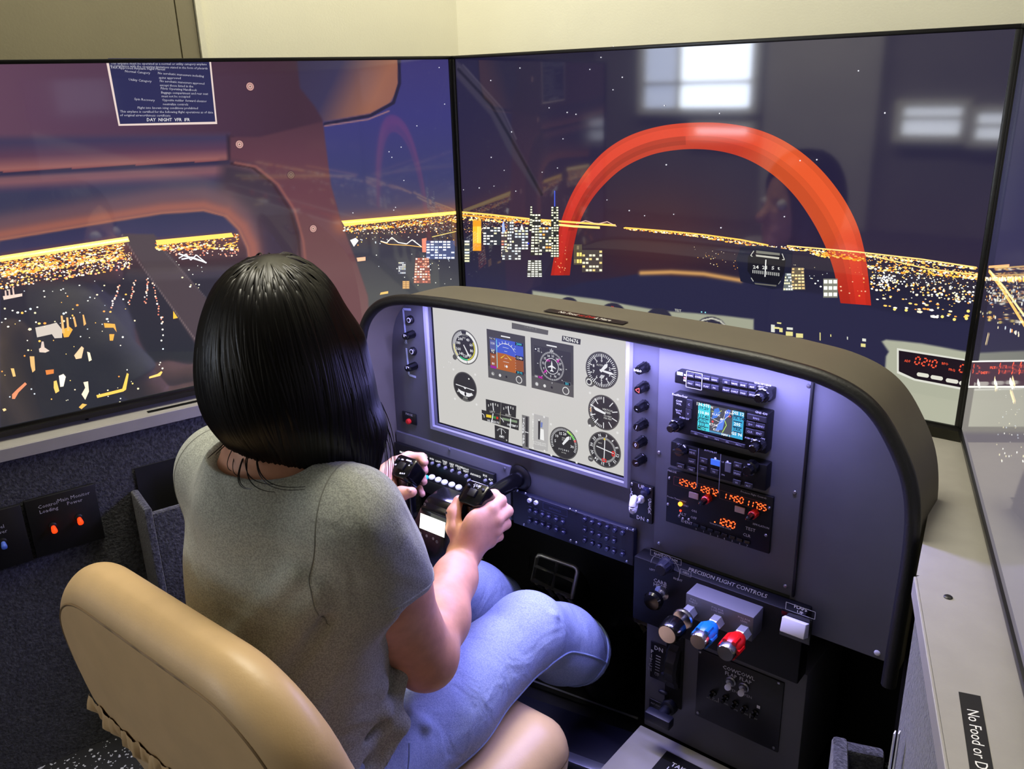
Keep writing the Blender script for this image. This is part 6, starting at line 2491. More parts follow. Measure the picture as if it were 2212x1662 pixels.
# hub with its sloping face
bm = B()
HX = .355
fr = [(-.042, -.487, .406), (-.020, -.491, .398), (.022, -.491, .398), (.044, -.487, .406), (.036, -.4775, .456), (.026, -.472, .482), (-.026, -.472, .482), (-.037, -.4775, .456)]
add_hull(bm, [(HX + x, y, z) for x, y, z in fr], [(HX + x * 1.02, y + .045, z + .012) for x, y, z in fr], .005)
obj('hub', bm, M['gloss_black'], yk)
# cap over the hub
bm = B()
fr = [(-.030, -.468, .480), (.030, -.468, .480), (.028, -.455, .490), (-.028, -.455, .490)]
add_hull(bm, [(HX + x, y, z) for x, y, z in fr], [(HX + x, y + .035, z + .004) for x, y, z in fr], .004)
obj('hub_cap', bm, M['gloss_black'], yk)
# screen, lying in the sloping face
fo_ = np.array([HX, -.4895, .440])
fy = np.array([0, (-.4775 + .4895), .470 - .412])
fy = np.array([0, .011, .058])
fy /= np.linalg.norm(fy)
fn = np.array([0, -fy[2], fy[1]])
pr = Print(fo_ + fn * .0016, (1, 0, 0), fy, fn)
q = [pr.uv(*q) for q in [(903, 1142), (956, 1160), (966, 1130), (915, 1108)]]
u0, u1 = min(a[0] for a in q) + .003, max(a[0] for a in q) - .003
w0, w1 = min(a[1] for a in q) + .002, max(a[1] for a in q) - .002
pr.rect(u0, w0, u1, w1, (246, 250, 240))
pr.build('lit_screen', lcd_mat('lit_yoke_screen', 2.0, .3, .2), yk)
pr = Print(fo_ + fn * .0016, (1, 0, 0), fy, fn)
for px in [(918, 1090), (964, 1108), (898, 1152), (909, 1152), (922, 1158), (936, 1164), (944, 1171)]:
    c = pr.uv(*px)
    pr.disc(c, .0022, (120, 120, 116), 12)
pr.layer()
for px in [(918, 1090), (964, 1108), (898, 1152), (944, 1171)]:
    c = pr.uv(*px)
    pr.disc(c, .0013, (16, 16, 16), 10)
pr.build('face_screws', M['ink'], yk, kind='stuff')


def grip(sd, top, low, label):
    """handle with a slanting button head; sd -1 left, +1 right"""
    top, low = np.array(top), np.array(low)
    bm = B()
    add_tube(bm, [low + np.array([0, 0, -.008]), low, low * .6 + top * .4, low * .25 + top * .75, top], [.011, .0135, .0140, .0150, .0155], 18)
    g = obj('grip', bm, M['gloss_black'], yk, label, sm=60)
    # arm to the hub
    bm = B()
    add_tube(bm, [low + np.array([0, .004, .006]), low * .5 + np.array([HX, -.45, .462]) * .5 + np.array([0, 0, -.002]), np.array([HX + sd * .012, -.452, .470])], [.011, .0125, .013], 14)
    obj('yoke_arm', bm, M['gloss_black'], yk, sm=60)
    # head
    ax = np.array([1.0, 0.0, 0.0])
    ay = np.array([0, .80, .60])             # the button face rises away from the seat
    an = np.cross(ax, ay)
    hc = top + np.array([0, -.003, .012])
    hw, hl = .0205, .0185
    out = [(-hw, -hl * .7), (-hw * .7, -hl), (hw * .7, -hl), (hw, -hl * .7), (hw, hl * .8), (hw * .8, hl), (-hw * .8, hl), (-hw, hl * .8)]
    bm = B()
    add_hull(bm, [hc + ax * u * .9 + ay * v * .85 - an * .030 for u, v in out], [hc + ax * u + ay * v + an * .006 for u, v in out], .003)
    hd = obj('button_head', bm, M['gloss_black'], g)
    bm = B()
    add_box(bm, (-.0065, -.006, 0), (.0065, .006, .0035), .001)
    mt = Matrix([[ax[i], ay[i], an[i], (hc + an * .006)[i]] for i in range(3)] + [[0, 0, 0, 1]])
    bmesh.ops.transform(bm, matrix=mt, verts=bm.verts)
    obj('trim_switch', bm, M['black'], g)
    for u, v in ((-.0135, .0085), (.0135, .0085)):
        bm = B()
        add_lathe(bm, hc + an * .0055 + ax * u + ay * v, an, [(0, .0024), (.0025, .0024), (.003, .0016)], 12)
        obj('push_button', bm, M['navy'], g)
    pr = Print(hc + an * .0062, ax, ay, an)
    WB = (226, 228, 240)
    if sd < 0:
        for u, v, w_, h_ in [(-.0135, -.001, .0034, .0026), (-.0068, .0105, .0044, .0022), (.0058, .0120, .011, .0024), (.0118, .0050, .0028, .0024), (.0052, -.0115, .003, .0026), (.0090, -.0108, .0024, .0022), (.0125, -.0100, .0022, .0022)]:
            pr.rect(u - w_ / 2, v - h_ / 2, u + w_ / 2, v + h_ / 2, WB)
    else:
        pr.text('COM', (0, .0122), .0058, WB, res=0, bold=.03)
        for u in (-.004, .004):
            pr.rect(u - .0006, .0085, u + .0006, .0100, WB)
    pr.build('button_legends', M['ink'], g)


RG_T, RG_L = np.array([.4080, -.437, .497]), np.array([.411, -.446, .425])
LG_T, LG_L = np.array([.2600, -.432, .497]), np.array([.266, -.441, .425])
grip(1, RG_T, RG_L, 'right hand grip')
grip(-1, LG_T, LG_L, 'left hand grip')
# =================================================================== blended solid shapes
class Field:
    """Distance field on a grid; shapes are blended into it, then its zero surface becomes one mesh."""

    def __init__(self, lo, hi, h):
        self.lo = np.array(lo, np.float32)
        self.h = h
        self.n = np.ceil((np.array(hi) - np.array(lo)) / h).astype(int) + 1
        self.d = np.full(self.n, 0.06, np.float32)

    def block(self, lo, hi):
        a = np.clip(np.floor((np.array(lo) - self.lo) / self.h).astype(int), 0, self.n)
        b = np.clip(np.ceil((np.array(hi) - self.lo) / self.h).astype(int) + 1, 0, self.n)
        sl = tuple(slice(i, j) for i, j in zip(a, b))
        ax = [self.lo[i] + self.h * np.arange(a[i], b[i], dtype=np.float32) for i in range(3)]
        return sl, np.meshgrid(*ax, indexing='ij', sparse=True)

    def mix(self, fn, lo, hi, k, mode='add'):
        pad = k + 0.02
        sl, (x, y, z) = self.block(np.array(lo) - pad, np.array(hi) + pad)
        e = fn(x, y, z)
        c = self.d[sl]
        if mode == 'add':
            hh = np.clip(0.5 + 0.5 * (c - e) / k, 0, 1)
            self.d[sl] = c * (1 - hh) + e * hh - k * hh * (1 - hh)
        else:
            e = -e
            hh = np.clip(0.5 - 0.5 * (c - e) / k, 0, 1)
            self.d[sl] = c * (1 - hh) + e * hh + k * hh * (1 - hh)

    def cap(self, a, b, ra, rb, k=0.012, mode='add'):
        a, b = np.array(a, np.float32), np.array(b, np.float32)
        ba = b - a
        L2 = float(ba @ ba) + 1e-12

        def fn(x, y, z):
            t = np.clip(((x - a[0]) * ba[0] + (y - a[1]) * ba[1] + (z - a[2]) * ba[2]) / L2, 0, 1)
            q = np.sqrt((x - a[0] - t * ba[0]) ** 2 + (y - a[1] - t * ba[1]) ** 2 + (z - a[2] - t * ba[2]) ** 2)
            return q - (ra + (rb - ra) * t)
        r = max(ra, rb)
        self.mix(fn, np.minimum(a, b) - r, np.maximum(a, b) + r, k, mode)

    def chain(self, pts, rs, k=0.012):
        for i in range(len(pts) - 1):
            self.cap(pts[i], pts[i + 1], rs[i], rs[i + 1], k)

    def ell(self, c, r, yaw=0.0, pitch=0.0, roll=0.0, k=0.012, mode='add'):
        R = (Matrix.Rotation(radians(yaw), 3, 'Z') @ Matrix.Rotation(radians(pitch), 3, 'X') @ Matrix.Rotation(radians(roll), 3, 'Y'))
        A = np.array(R.transposed(), np.float32)
        r = np.array(r, np.float32)

        def fn(x, y, z):
            X, Y, Z = x - c[0], y - c[1], z - c[2]
            u = A[0, 0] * X + A[0, 1] * Y + A[0, 2] * Z
            v = A[1, 0] * X + A[1, 1] * Y + A[1, 2] * Z
            w = A[2, 0] * X + A[2, 1] * Y + A[2, 2] * Z
            k0 = np.sqrt((u / r[0]) ** 2 + (v / r[1]) ** 2 + (w / r[2]) ** 2)
            k1 = np.sqrt((u / r[0] ** 2) ** 2 + (v / r[1] ** 2) ** 2 + (w / r[2] ** 2) ** 2)
            return k0 * (k0 - 1) / np.maximum(k1, 1e-6)
        m = float(max(r))
        self.mix(fn, np.array(c) - m, np.array(c) + m, k, mode)

    def half(self, p, n, lo, hi, keep=True, k=0.003):
        """cut away what lies on the side the normal points to"""
        n = np.array(n, float)
        n /= np.linalg.norm(n)

        def fn(x, y, z):
            return -((x - p[0]) * n[0] + (y - p[1]) * n[1] + (z - p[2]) * n[2])
        self.mix(fn, lo, hi, k, 'sub')

    def sample(self, P):
        q = (np.asarray(P, np.float32) - self.lo) / self.h
        q = np.clip(q, 0, self.n - 1.001)
        i = q.astype(int)
        f = q - i
        r = 0
        for dx in (0, 1):
            for dy in (0, 1):
                for dz in (0, 1):
                    w = (f[:, 0] if dx else 1 - f[:, 0]) * (f[:, 1] if dy else 1 - f[:, 1]) * (f[:, 2] if dz else 1 - f[:, 2])
                    r = r + w * self.d[i[:, 0] + dx, i[:, 1] + dy, i[:, 2] + dz]
        return r

    def grad(self, P, e=0.003):
        g = np.stack([self.sample(P + np.eye(3)[k] * e) - self.sample(P - np.eye(3)[k] * e) for k in range(3)], 1)
        return g / (np.linalg.norm(g, axis=1, keepdims=True) + 1e-9)

    def mesh(self, name):
        d = self.d
        s = d < 0
        nx, ny, nz = d.shape
        c = np.zeros((nx - 1, ny - 1, nz - 1), np.int8)
        for dx in (0, 1):
            for dy in (0, 1):
                for dz in (0, 1):
                    c += s[dx:nx - 1 + dx, dy:ny - 1 + dy, dz:nz - 1 + dz]
        act = np.argwhere((c > 0) & (c < 8))
        idx = np.full(c.shape, -1, np.int32)
        idx[act[:, 0], act[:, 1], act[:, 2]] = np.arange(len(act))
        corner = np.array([(i, j, k) for i in (0, 1) for j in (0, 1) for k in (0, 1)])
        val = np.stack([d[act[:, 0] + q[0], act[:, 1] + q[1], act[:, 2] + q[2]] for q in corner], 1)
        pos = np.zeros((len(act), 3))
        cnt = np.zeros(len(act))
        for a in range(8):
            for b in range(a + 1, 8):
                if np.abs(corner[a] - corner[b]).sum() != 1:
                    continue
                m = (val[:, a] < 0) != (val[:, b] < 0)
                t = val[m, a] / (val[m, a] - val[m, b])
                pos[m] += corner[a] + t[:, None] * (corner[b] - corner[a])
                cnt[m] += 1
        V = self.lo + self.h * (act + pos / cnt[:, None])
        F = []
        for ax in range(3):
            o1, o2 = [i for i in range(3) if i != ax]
            sl0 = [slice(None)] * 3
            sl1 = [slice(None)] * 3
            sl0[ax], sl1[ax] = slice(0, -1), slice(1, None)
            ed = s[tuple(sl0)] != s[tuple(sl1)]
            e = np.argwhere(ed)
            e = e[(e[:, o1] > 0) & (e[:, o2] > 0) & (e[:, o1] < d.shape[o1] - 1) & (e[:, o2] < d.shape[o2] - 1)]
            q = []
            for (p1, p2) in ((1, 1), (0, 1), (0, 0), (1, 0)):
                g = e.copy()
                g[:, o1] -= p1
                g[:, o2] -= p2
                q.append(idx[g[:, 0], g[:, 1], g[:, 2]])
            q = np.stack(q, 1)
            flip = s[e[:, 0], e[:, 1], e[:, 2]] ^ (ax == 1)
            q[~flip] = q[~flip][:, ::-1]
            F.append(q)
        F = np.concatenate(F)
        F = F[(F >= 0).all(1)]
        me = bpy.data.meshes.new(name)
        me.vertices.add(len(V))
        me.vertices.foreach_set('co', V.astype(np.float32).ravel())
        me.loops.add(F.size)
        me.loops.foreach_set('vertex_index', F.astype(np.int32).ravel())
        me.polygons.add(len(F))
        me.polygons.foreach_set('loop_start', np.arange(0, F.size, 4, dtype=np.int32))
        me.update(calc_edges=True)
        me.validate()
        smooth(me)
        return me


# =================================================================== seat
M['leather'] = mat('tan_leather', (202, 170, 126), 0.42, spec=0.45, var=0.04, vscale=18, bump=0.18, bscale=420, bdist=0.0006)
M['seam'] = mat('leather_seam', (120, 96, 66), 0.6)
st_ = thing('pilot_seat', 'tan leather cockpit seat with rounded backrest, under the person', 'seat', (.40, -.75, 0))
TILT = radians(17)
by = np.array([0, -sin(TILT), cos(TILT)])       # up along the backrest
bn_ = np.array([0, -cos(TILT), -sin(TILT)])     # out of its rear face
BC = np.array([.42, -.880, .385])
BHW, BHH, BTH, BR = .235, .205, .040, .10


class SeatField(Field):
    def back(self):
        def fn(x, y, z):
            u = x - BC[0]
            v = (y - BC[1]) * by[1] + (z - BC[2]) * by[2]
            w = (y - BC[1]) * bn_[1] + (z - BC[2]) * bn_[2]
            w = w - .10 * np.minimum(u * u, .06) * 0 + .020 * np.clip((v + .05) / .25, -1, 1) ** 2
            hw = BHW - .030 * np.clip((v + .02) / .22, 0, 1) ** 2
            qx, qy = np.abs(u) - hw + BR, np.abs(v) - BHH + BR
            d2 = np.sqrt(np.maximum(qx, 0) ** 2 + np.maximum(qy, 0) ** 2) + np.minimum(np.maximum(qx, qy), 0) - BR
            r = .030
            bul = .012 * np.clip(1 - (d2 / -.12) ** 2, -1, 0) * 0
            th = BTH + .006 * np.clip(-d2 / .10, 0, 1) - .012 * np.clip(v / .2, 0, 1)
            a, b = d2 + r, np.abs(w) - th + r
            return np.sqrt(np.maximum(a, 0) ** 2 + np.maximum(b, 0) ** 2) + np.minimum(np.maximum(a, b), 0) - r
        self.mix(fn, BC - .32, BC + .32, .004)

    def cushion(self):
        def fn(x, y, z):
            qx, qy, qz = np.abs(x - .40) - .205, np.abs(y + .665) - .207, np.abs(z - .158 - .085 * np.clip((y + .75), 0, .4)) - .055
            r = .05
            a, b, c = np.maximum(qx + r, 0), np.maximum(qy + r, 0), np.maximum(qz + r, 0)
            return np.sqrt(a * a + b * b + c * c) + np.minimum(np.maximum(np.maximum(qx, qy), qz) + r, 0) - r
        self.mix(fn, (.18, -.92, .06), (.62, -.40, .26), .004)


SB = SeatField((.14, -1.06, .13), (.70, -.74, .64), .004)
SB.back()
me = SB.mesh('backrest')
me.materials.append(M['leather'])
back = link('backrest', me, st_)
SCu = SeatField((.16, -.92, .06), (.64, -.40, .29), .004)
SCu.cushion()
me = SCu.mesh('seat_cushion')
me.materials.append(M['leather'])
cush = link('seat_cushion', me, st_)


def onf(Fd, pts, lift):
    P = np.array(pts, float)
    for _ in range(14):
        P = P - Fd.grad(P) * (Fd.sample(P) - lift)[:, None]
    return P


# piped seam where the boxing meets the rear panel
sp2 = []
for t in np.linspace(0, 1, 160):
    # rounded rectangle walked from lower left over the top to lower right
    s = t * 4
    hw, hh, r = BHW - .012, BHH - .008, BR - .012
    if s < 1.2:
        u, v = -hw, -hh + (2 * hh - r) * s / 1.2
    elif s < 1.6:
        a = (s - 1.2) / .4 * pi / 2
        u, v = -hw + r - r * cos(a), hh - r + r * sin(a)
    elif s < 2.4:
        u, v = -hw + r + (2 * hw - 2 * r) * (s - 1.6) / .8, hh
    elif s < 2.8:
        a = (s - 2.4) / .4 * pi / 2
        u, v = hw - r + r * sin(a), hh - r + r * cos(a)
    else:
        u, v = hw, hh - r - (2 * hh - r) * (s - 2.8) / 1.2
    sp2.append(BC + np.array([u * (1 - .1 * max(0, v) / .2), 0, 0]) + by * v + bn_ * (BTH - .004))
bm = B()
add_tube(bm, onf(SB, sp2, -.0008), .0020, 6)
obj('piped_seam', bm, M['seam'], back, sm=60)
bm = B()
q = onf(SCu, [(.592, -.46 - .36 * t, .185) for t in np.linspace(0, 1, 40)], -.0006)
add_tube(bm, q, .0018, 6)
obj('cushion_seam', bm, M['seam'], cush, sm=60)
bm = B()
q = onf(SCu, [(.58 - .36 * t, -.445, .215) for t in np.linspace(0, 1, 40)], -.0006)
add_tube(bm, q, .0018, 6)
obj('cushion_seam', bm, M['seam'], cush, sm=60)
# gathered lower cover on the rear
bm = B()
n_ = 150
rows = []
for j in range(7):
    v = j / 6
    row = []
    for i in range(n_ + 1):
        u = -.222 + .444 * i / n_
        gather = sin(i * .85) * .5 + sin(i * .37 + 1) * .5 + .5 * sin(i * 1.9 + 2)
        amp = .0062 * (1 - abs(v - .5) * 1.6) if .1 < v < .9 else .001
        row.append((BC + np.array([u, 0, 0]) + by * (.004 - .034 * v + .0035 * sin(i * .6) * (v < .9)) + bn_ * BTH, gather * amp + .003 * sin(v * pi)))
    q_ = onf(SB, [r_[0] for r_ in row], .002)
    g_ = SB.grad(q_)
    row = [bm.verts.new(a_ + b_ * r_[1]) for a_, b_, r_ in zip(q_, g_, row)]
    rows.append(row)
for a, b in zip(rows, rows[1:]):
    for i in range(n_):
        bm.faces.new((a[i], a[i + 1], b[i + 1], b[i]))
g = obj('gathered_cover', bm, M['leather'], back, sm=180)
bm = B()
q0 = [(-.205, -.022), (.205, -.022), (.195, -.205), (-.195, -.205)]
add_hull(bm, [BC + np.array([u, 0, 0]) + by * v + bn_ * (BTH - .012) for u, v in q0], [BC + np.array([u, 0, 0]) + by * v + bn_ * (BTH + .004) for u, v in q0], .006)
obj('lower_cover', bm, M['leather'], back)
# seat base and rails
bm = B()
add_box(bm, (.22, -.84, .018), (.58, -.50, .105), .004)
obj('seat_base', bm, M['black'], st_)
for x in (.25, .52):
    bm = B()
    add_box(bm, (x, -.98, 0), (x + .03, -.44, .02), .002)
    obj('seat_rail', bm, M['alu'], st_)
# =================================================================== the person in the seat
M['skin'] = mat('skin', (206, 150, 122), 0.48, spec=0.4, var=0.06, vscale=60, bump=0.15, bscale=500, bdist=0.0006)
M['shirt'] = mat('grey_heather_jersey', (172, 175, 167), 0.95, spec=0.1, rgb2=(138, 141, 135), vscale=600, bump=0.35, bscale=420, bdist=0.001, sheen=0.15, fold=(9, .55, .02))
M['denim'] = mat('light_blue_denim', (164, 177, 206), 0.9, spec=0.15, rgb2=(142, 157, 192), vscale=500, bump=0.5, bscale=900, bdist=0.0008, fold=(16, .45, .012))
M['shirt_seam'] = mat('jersey_seam', (128, 130, 124), 0.95)
M['denim_seam'] = mat('denim_stitching', (150, 168, 204), 0.9)
M['hair'] = mat('black_hair', (12, 10, 10), 0.34, spec=0.28)
M['shoe'] = mat('black_shoe_leather', (24, 22, 22), 0.5)
M['nail'] = mat('fingernail', (222, 170, 152), 0.3)

# joints, metres
J = dict(pelvis=(.370, -.795, .27), waist=(.388, -.78, .385), chest=(.400, -.750, .53), neck=(.415, -.775, .665), head=(.398, -.722, .795),
         shR=(.505, -.742, .632), elR=(.515, -.658, .414), wrR=(.404, -.462, .428),
         shL=(.288, -.745, .630), elL=(.262, -.60, .41), wrL=(.243, -.475, .462),
         hipR=(.452, -.775, .265), knR=(.472, -.405, .290), anR=(.455, -.15, .065),
         hipL=(.282, -.775, .265), knL=(.262, -.40, .292), anL=(.27, -.12, .065))
J = {k: np.array(v) for k, v in J.items()}
HY = 33.0                                   # the head is turned to the left
hf = np.array([-sin(radians(HY)), cos(radians(HY)), 0])
hs = np.array([cos(radians(HY)), sin(radians(HY)), 0])


def hp(f, s, u):
    return J['head'] + hf * f + hs * s + np.array([0, 0, u])


def torso(F, g):
    F.ell(J['pelvis'], (.165 + g, .115 + g, .10 + g), k=.03)
    F.ell((.390, -.782, .345), (.132 + g, .094 + g, .10 + g), k=.05)
    F.ell((.398, -.762, .46), (.130 + g, .090 + g, .13 + g), pitch=-8, k=.05)
    F.ell((.400, -.747, .555), (.142 + g, .090 + g, .095 + g), pitch=-10, k=.05)
    for a in ('shR', 'shL'):
        F.cap((.40, -.768, .635), J[a], .052 + g, .047 + g, .04)


def arm(F, sd, g=0.0, upto=1.0):
    s, e, w = J['sh' + sd], J['el' + sd], J['wr' + sd]
    m = s + (e - s) * .45
    F.chain([s, m, e], [.049 + g, .045 + g, .0365 + g], .025)
    if upto >= 1:
        fa = e + (w - e) * .32
        F.chain([e, fa, e + (w - e) * .7, w], [.0345, .0355, .028, .0225], .02)


SEATP = BC - bn_ * .037


def lean(Fd, d):
    """the back is pressed flat where it rests against the seat"""
    Fd.half(SEATP - bn_ * d, bn_, (.10, -1.0, -.0), (.68, -.66, .545), k=.008)


F = Field((.08, -1.0, -.005), (.68, .06, .93), .003)
torso(F, -.004)
F.ell(J['pelvis'] + np.array([0, -.02, .0]), (.15, .10, .09), k=.03)
arm(F, 'R')
arm(F, 'L')
# neck and head
F.cap((.412, -.772, .655), hp(-.02, 0, -.03), .052, .050, .03)
F.ell(hp(-.010, 0, .010), (.062, .083, .082), yaw=HY, k=.02)
F.ell(hp(.028, 0, -.042), (.050, .056, .064), yaw=HY, k=.03)
F.cap(hp(.078, 0, -.02), hp(.098, 0, -.042), .009, .013, .012)           # nose
F.cap(hp(.07, -.018, -.072), hp(.07, .018, -.072), .010, .010, .012)      # lips
F.ell(hp(.066, 0, -.098), (.022, .02, .018), yaw=HY, k=.02)               # chin
for s in (-1, 1):
    F.ell(hp(.078, s * .031, -.012), (.017, .012, .012), yaw=HY, k=.008, mode='sub')    # eye sockets
    F.ell(hp(-.004, s * .064, -.022), (.009, .018, .028), yaw=HY + s * 18, k=.006)      # ears
# legs
for s in ('R', 'L'):
    h_, k_, a_ = J['hip' + s], J['kn' + s], J['an' + s]
    F.chain([h_, h_ + (k_ - h_) * .5, k_], [.085, .060, .044], .03)
    F.chain([k_, k_ + (a_ - k_) * .35, a_], [.043, .045, .033], .03)
    F.chain([a_, a_ + np.array([.01, .12, .045])], [.034, .026], .02)


def finger(pts, rs, k=.005):
    F.chain([np.array(p) for p in pts], rs, k)


# right hand around its grip: back of the hand to the camera
HC, HK = np.array([.404, -.462, .428]), .82


def hand(c, k, dx, wrist, palm_a, palm, pr_, yaw, pitch, KN, mirror, idx_up, thumb, thr):
    """hand closed on a grip: palm, four fingers curled round it, thumb from the side of the palm"""
    def T(p):
        return c + (np.array(p) - c) * k + np.array(dx)
    F.chain([wrist, T(palm_a)], [.0215, .0225], .015)
    F.ell(T(palm), tuple(v * k * 1.02 for v in pr_), yaw=yaw, pitch=pitch, k=.014)
    for i, q in enumerate(KN):
        kx, ky, kz = q
        r = (.0105, .0108, .0102, .0090)[i] * .86
        F.cap(T((palm_a[0] + mirror * .004, palm_a[1] - .004, palm_a[2] + .003 + .006 * (3 - i))), T(q), .011, r + .0012, .009)
        L = (.95, 1.05, 1.0, .85)[i]
        dz = (.002, .0, -.002, -.004)[i]
        pts = [q, (kx - mirror * .004, ky + .033 * L, kz + dz), (kx - mirror * .028, ky + .045 * L, kz + dz), (kx - mirror * .048, ky + .032 * L, kz + dz)]
        F.chain([T(p) for p in pts], [r, r - .0006, r - .0014, r - .0024], .004)
    F.chain([T(p) for p in thumb], thr, .007)


hand(J['wrR'], .82, (.0, 0, .0), J['wrR'], (.420, -.462, .452), (.430, -.456, .476), (.0185, .034, .040), -12, -20,
     [(.4385, -.428, .506), (.447, -.425, .487), (.446, -.428, .466), (.440, -.436, .447)], 1, .0,
     [(.412, -.474, .450), (.3935, -.474, .474), (.3835, -.464, .497), (.3815, -.448, .514)], [.0145, .0115, .0095, .0075])
hand(J['wrL'], .82, (-.002, 0, .0), J['wrL'], (.243, -.462, .478), (.237, -.446, .492), (.018, .034, .036), 14, -15,
     [(.2335, -.418, .519), (.226, -.416, .500), (.226, -.418, .480), (.231, -.424, .462)], -1, .0,
     [(.252, -.470, .474), (.278, -.474, .486), (.301, -.470, .495), (.321, -.462, .501)], [.0140, .0115, .0100, .0078])

person = thing('person', 'person with long black hair in grey t-shirt and jeans, seated and gripping the yoke', 'person', (.37, -.62, 0))
lean(F, .006)
body_me = F.mesh('body')
body_me.materials.append(M['skin'])
body = link('body', body_me, person)

# T-shirt
S = Field((.12, -.98, .16), (.66, -.54, .76), .003)
torso(S, .007)
SL = Field((.12, -.98, .16), (.66, -.54, .76), .003)
for s in ('R', 'L'):
    a, b = J['sh' + s], J['el' + s]
    n = b - a
    SL.chain([a, a + n * .25, a + n * .60], [.054, .0545, .0535], .02)
    SL.half(a + n * (.415 if s == 'R' else .62), n + np.array([.0, -.06, -.03]), np.minimum(a, b) - .12, np.maximum(a, b) + .12)
S_hem = True
S.cap((.405, -.775, .655), (.412, -.772, .70), .062, .056, .03)
# folds at the armpit, the waist and across the small of the back
for (a, b, r) in [((.515, -.80, .585), (.47, -.845, .50), .010), ((.525, -.77, .56), (.49, -.83, .47), .009), ((.545, -.735, .53), (.525, -.775, .50), .008),
                  ((.53, -.74, .40), (.455, -.86, .36), .009), ((.535, -.72, .37), (.44, -.875, .318), .010), ((.525, -.74, .43), (.47, -.84, .41), .007),
                  ((.54, -.72, .345), (.50, -.82, .28), .010), ((.52, -.70, .42), (.535, -.77, .30), .008), ((.40, -.872, .37), (.30, -.86, .40), .007)]:
    S.cap(a, b, r, r * .5, .018)
for (a, b, r) in [((.505, -.81, .555), (.455, -.86, .455), .006), ((.53, -.75, .385), (.45, -.88, .338), .006), ((.545, -.745, .36), (.47, -.875, .298), .006)]:
    S.cap(a, b, r, r, .010, 'sub')
for (a, b, r) in [((.50, -.815, .60), (.42, -.865, .50), .007), ((.512, -.80, .565), (.455, -.862, .44), .008), ((.53, -.765, .545), (.505, -.825, .43), .007), ((.545, -.74, .60), (.548, -.70, .55), .006),
                  ((.555, -.725, .62), (.556, -.69, .56), .006), ((.36, -.865, .46), (.46, -.86, .40), .007)]:
    S.cap(a, b, r, r * .4, .02)
for (a, b, r) in [((.49, -.845, .575), (.43, -.885, .47), .005), ((.525, -.80, .55), (.475, -.868, .435), .005), ((.553, -.745, .585), (.56, -.70, .54), .004)]:
    S.cap(a, b, r, r, .012, 'sub')
# openings: neck, sleeves, hem
S.ell((.414, -.776, .731), (.080, .070, .058), pitch=-18, k=.004, mode='sub')
S.half((.4, -.690, .385), (0, .50, -.62), (.10, -.95, .14), (.68, -.52, .42), k=.004)
hh_ = np.clip(.5 + .5 * (S.d - SL.d) / .025, 0, 1)
S.d = S.d * (1 - hh_) + SL.d * hh_ - .025 * hh_ * (1 - hh_)
for s in ('R',):
    a, b = J['sh' + s], J['el' + s]
    S.cap(a + (b - a) * .39, a + (b - a) * .7, .0445, .0445, .002, 'sub')
lean(S, .001)
shirt_me = S.mesh('t_shirt')
shirt_me.materials.append(M['shirt'])
shirt = link('t_shirt', shirt_me, person)

# Jeans
Q = Field((.14, -.95, -.005), (.62, -.02, .46), .003)
Q.ell(J['pelvis'], (.168, .118, .102), k=.03)
Q.ell((.375, -.79, .33), (.148, .105, .06), k=.03)
for s in ('R', 'L'):
    h_, k_, a_ = J['hip' + s], J['kn' + s], J['an' + s]
    Q.chain([h_, h_ + (k_ - h_) * .5 + np.array([0, 0, -.006]), k_ + np.array([0, -.01, 0])], [.096, .071, .054], .03)
    Q.chain([k_, k_ + (a_ - k_) * .35, k_ + (a_ - k_) * .80], [.053, .057, .055], .03)
    c = k_ + (a_ - k_) * .585
    Q.half(c, a_ - k_, c - .09, c + .09)
for (a, b, r) in [((.475, -.43, .25), (.50, -.40, .262), .006), ((.47, -.40, .245), (.505, -.375, .265), .006), ((.46, -.70, .352), (.52, -.67, .325), .006), ((.50, -.69, .34), (.535, -.73, .29), .006),
                  ((.52, -.43, .30), (.515, -.40, .33), .004)]:
    Q.cap(a, b, r, r, .012)
lean(Q, .003)
jeans_me = Q.mesh('jeans')
jeans_me.materials.append(M['denim'])
jeans = link('jeans', jeans_me, person)


def on_surface(Fd, pts, lift=0.0):
    P = np.array(pts, float)
    for _ in range(12):
        P = P - Fd.grad(P) * (Fd.sample(P) - lift)[:, None]
    return P


def seam(Fd, a, b, c, n, r, name, m, parent):
    """stitched seam laid on the cloth along a bent line a, b, c"""
    a, b, c = map(np.array, (a, b, c))
    T = np.linspace(0, 1, n)[:, None]
    P = (1 - T) ** 2 * a + 2 * T * (1 - T) * b + T ** 2 * c
    bm = B()
    add_tube(bm, on_surface(Fd, P, .0004), r, 6)
    return obj(name, bm, m, parent, sm=60)


hR, kR, aR = J['hipR'], J['knR'], J['anR']
off = np.array([.07, 0, -.035])
seam(Q, hR + off + np.array([0, .03, 0]), (hR + kR) / 2 + off, kR + np.array([.06, -.03, -.03]), 40, .0016, 'side_seam', M['denim_seam'], jeans)
cc = kR + (aR - kR) * .565
seam(Q, kR + np.array([.06, -.03, -.03]), kR + np.array([.07, .02, 0]), cc + np.array([.06, 0, 0]), 24, .0016, 'side_seam', M['denim_seam'], jeans)
# turned hem of the right leg
dd, uu, vv = frame_of(aR - kR)
ring = [cc + (np.array(uu) * cos(t) + np.array(vv) * sin(t)) * .058 - np.array(dd) * .012 for t in np.linspace(0, 2 * pi, 40, endpoint=False)]
bm = B()
add_tube(bm, on_surface(Q, ring, .0005), .0022, 6, True)
obj('trouser_hem', bm, M['denim_seam'], jeans, sm=60)
# pocket edge at the hip
seam(Q, (.545, -.765, .30), (.55, -.735, .275), (.535, -.70, .33), 24, .0016, 'pocket_edge', M['denim_seam'], jeans)

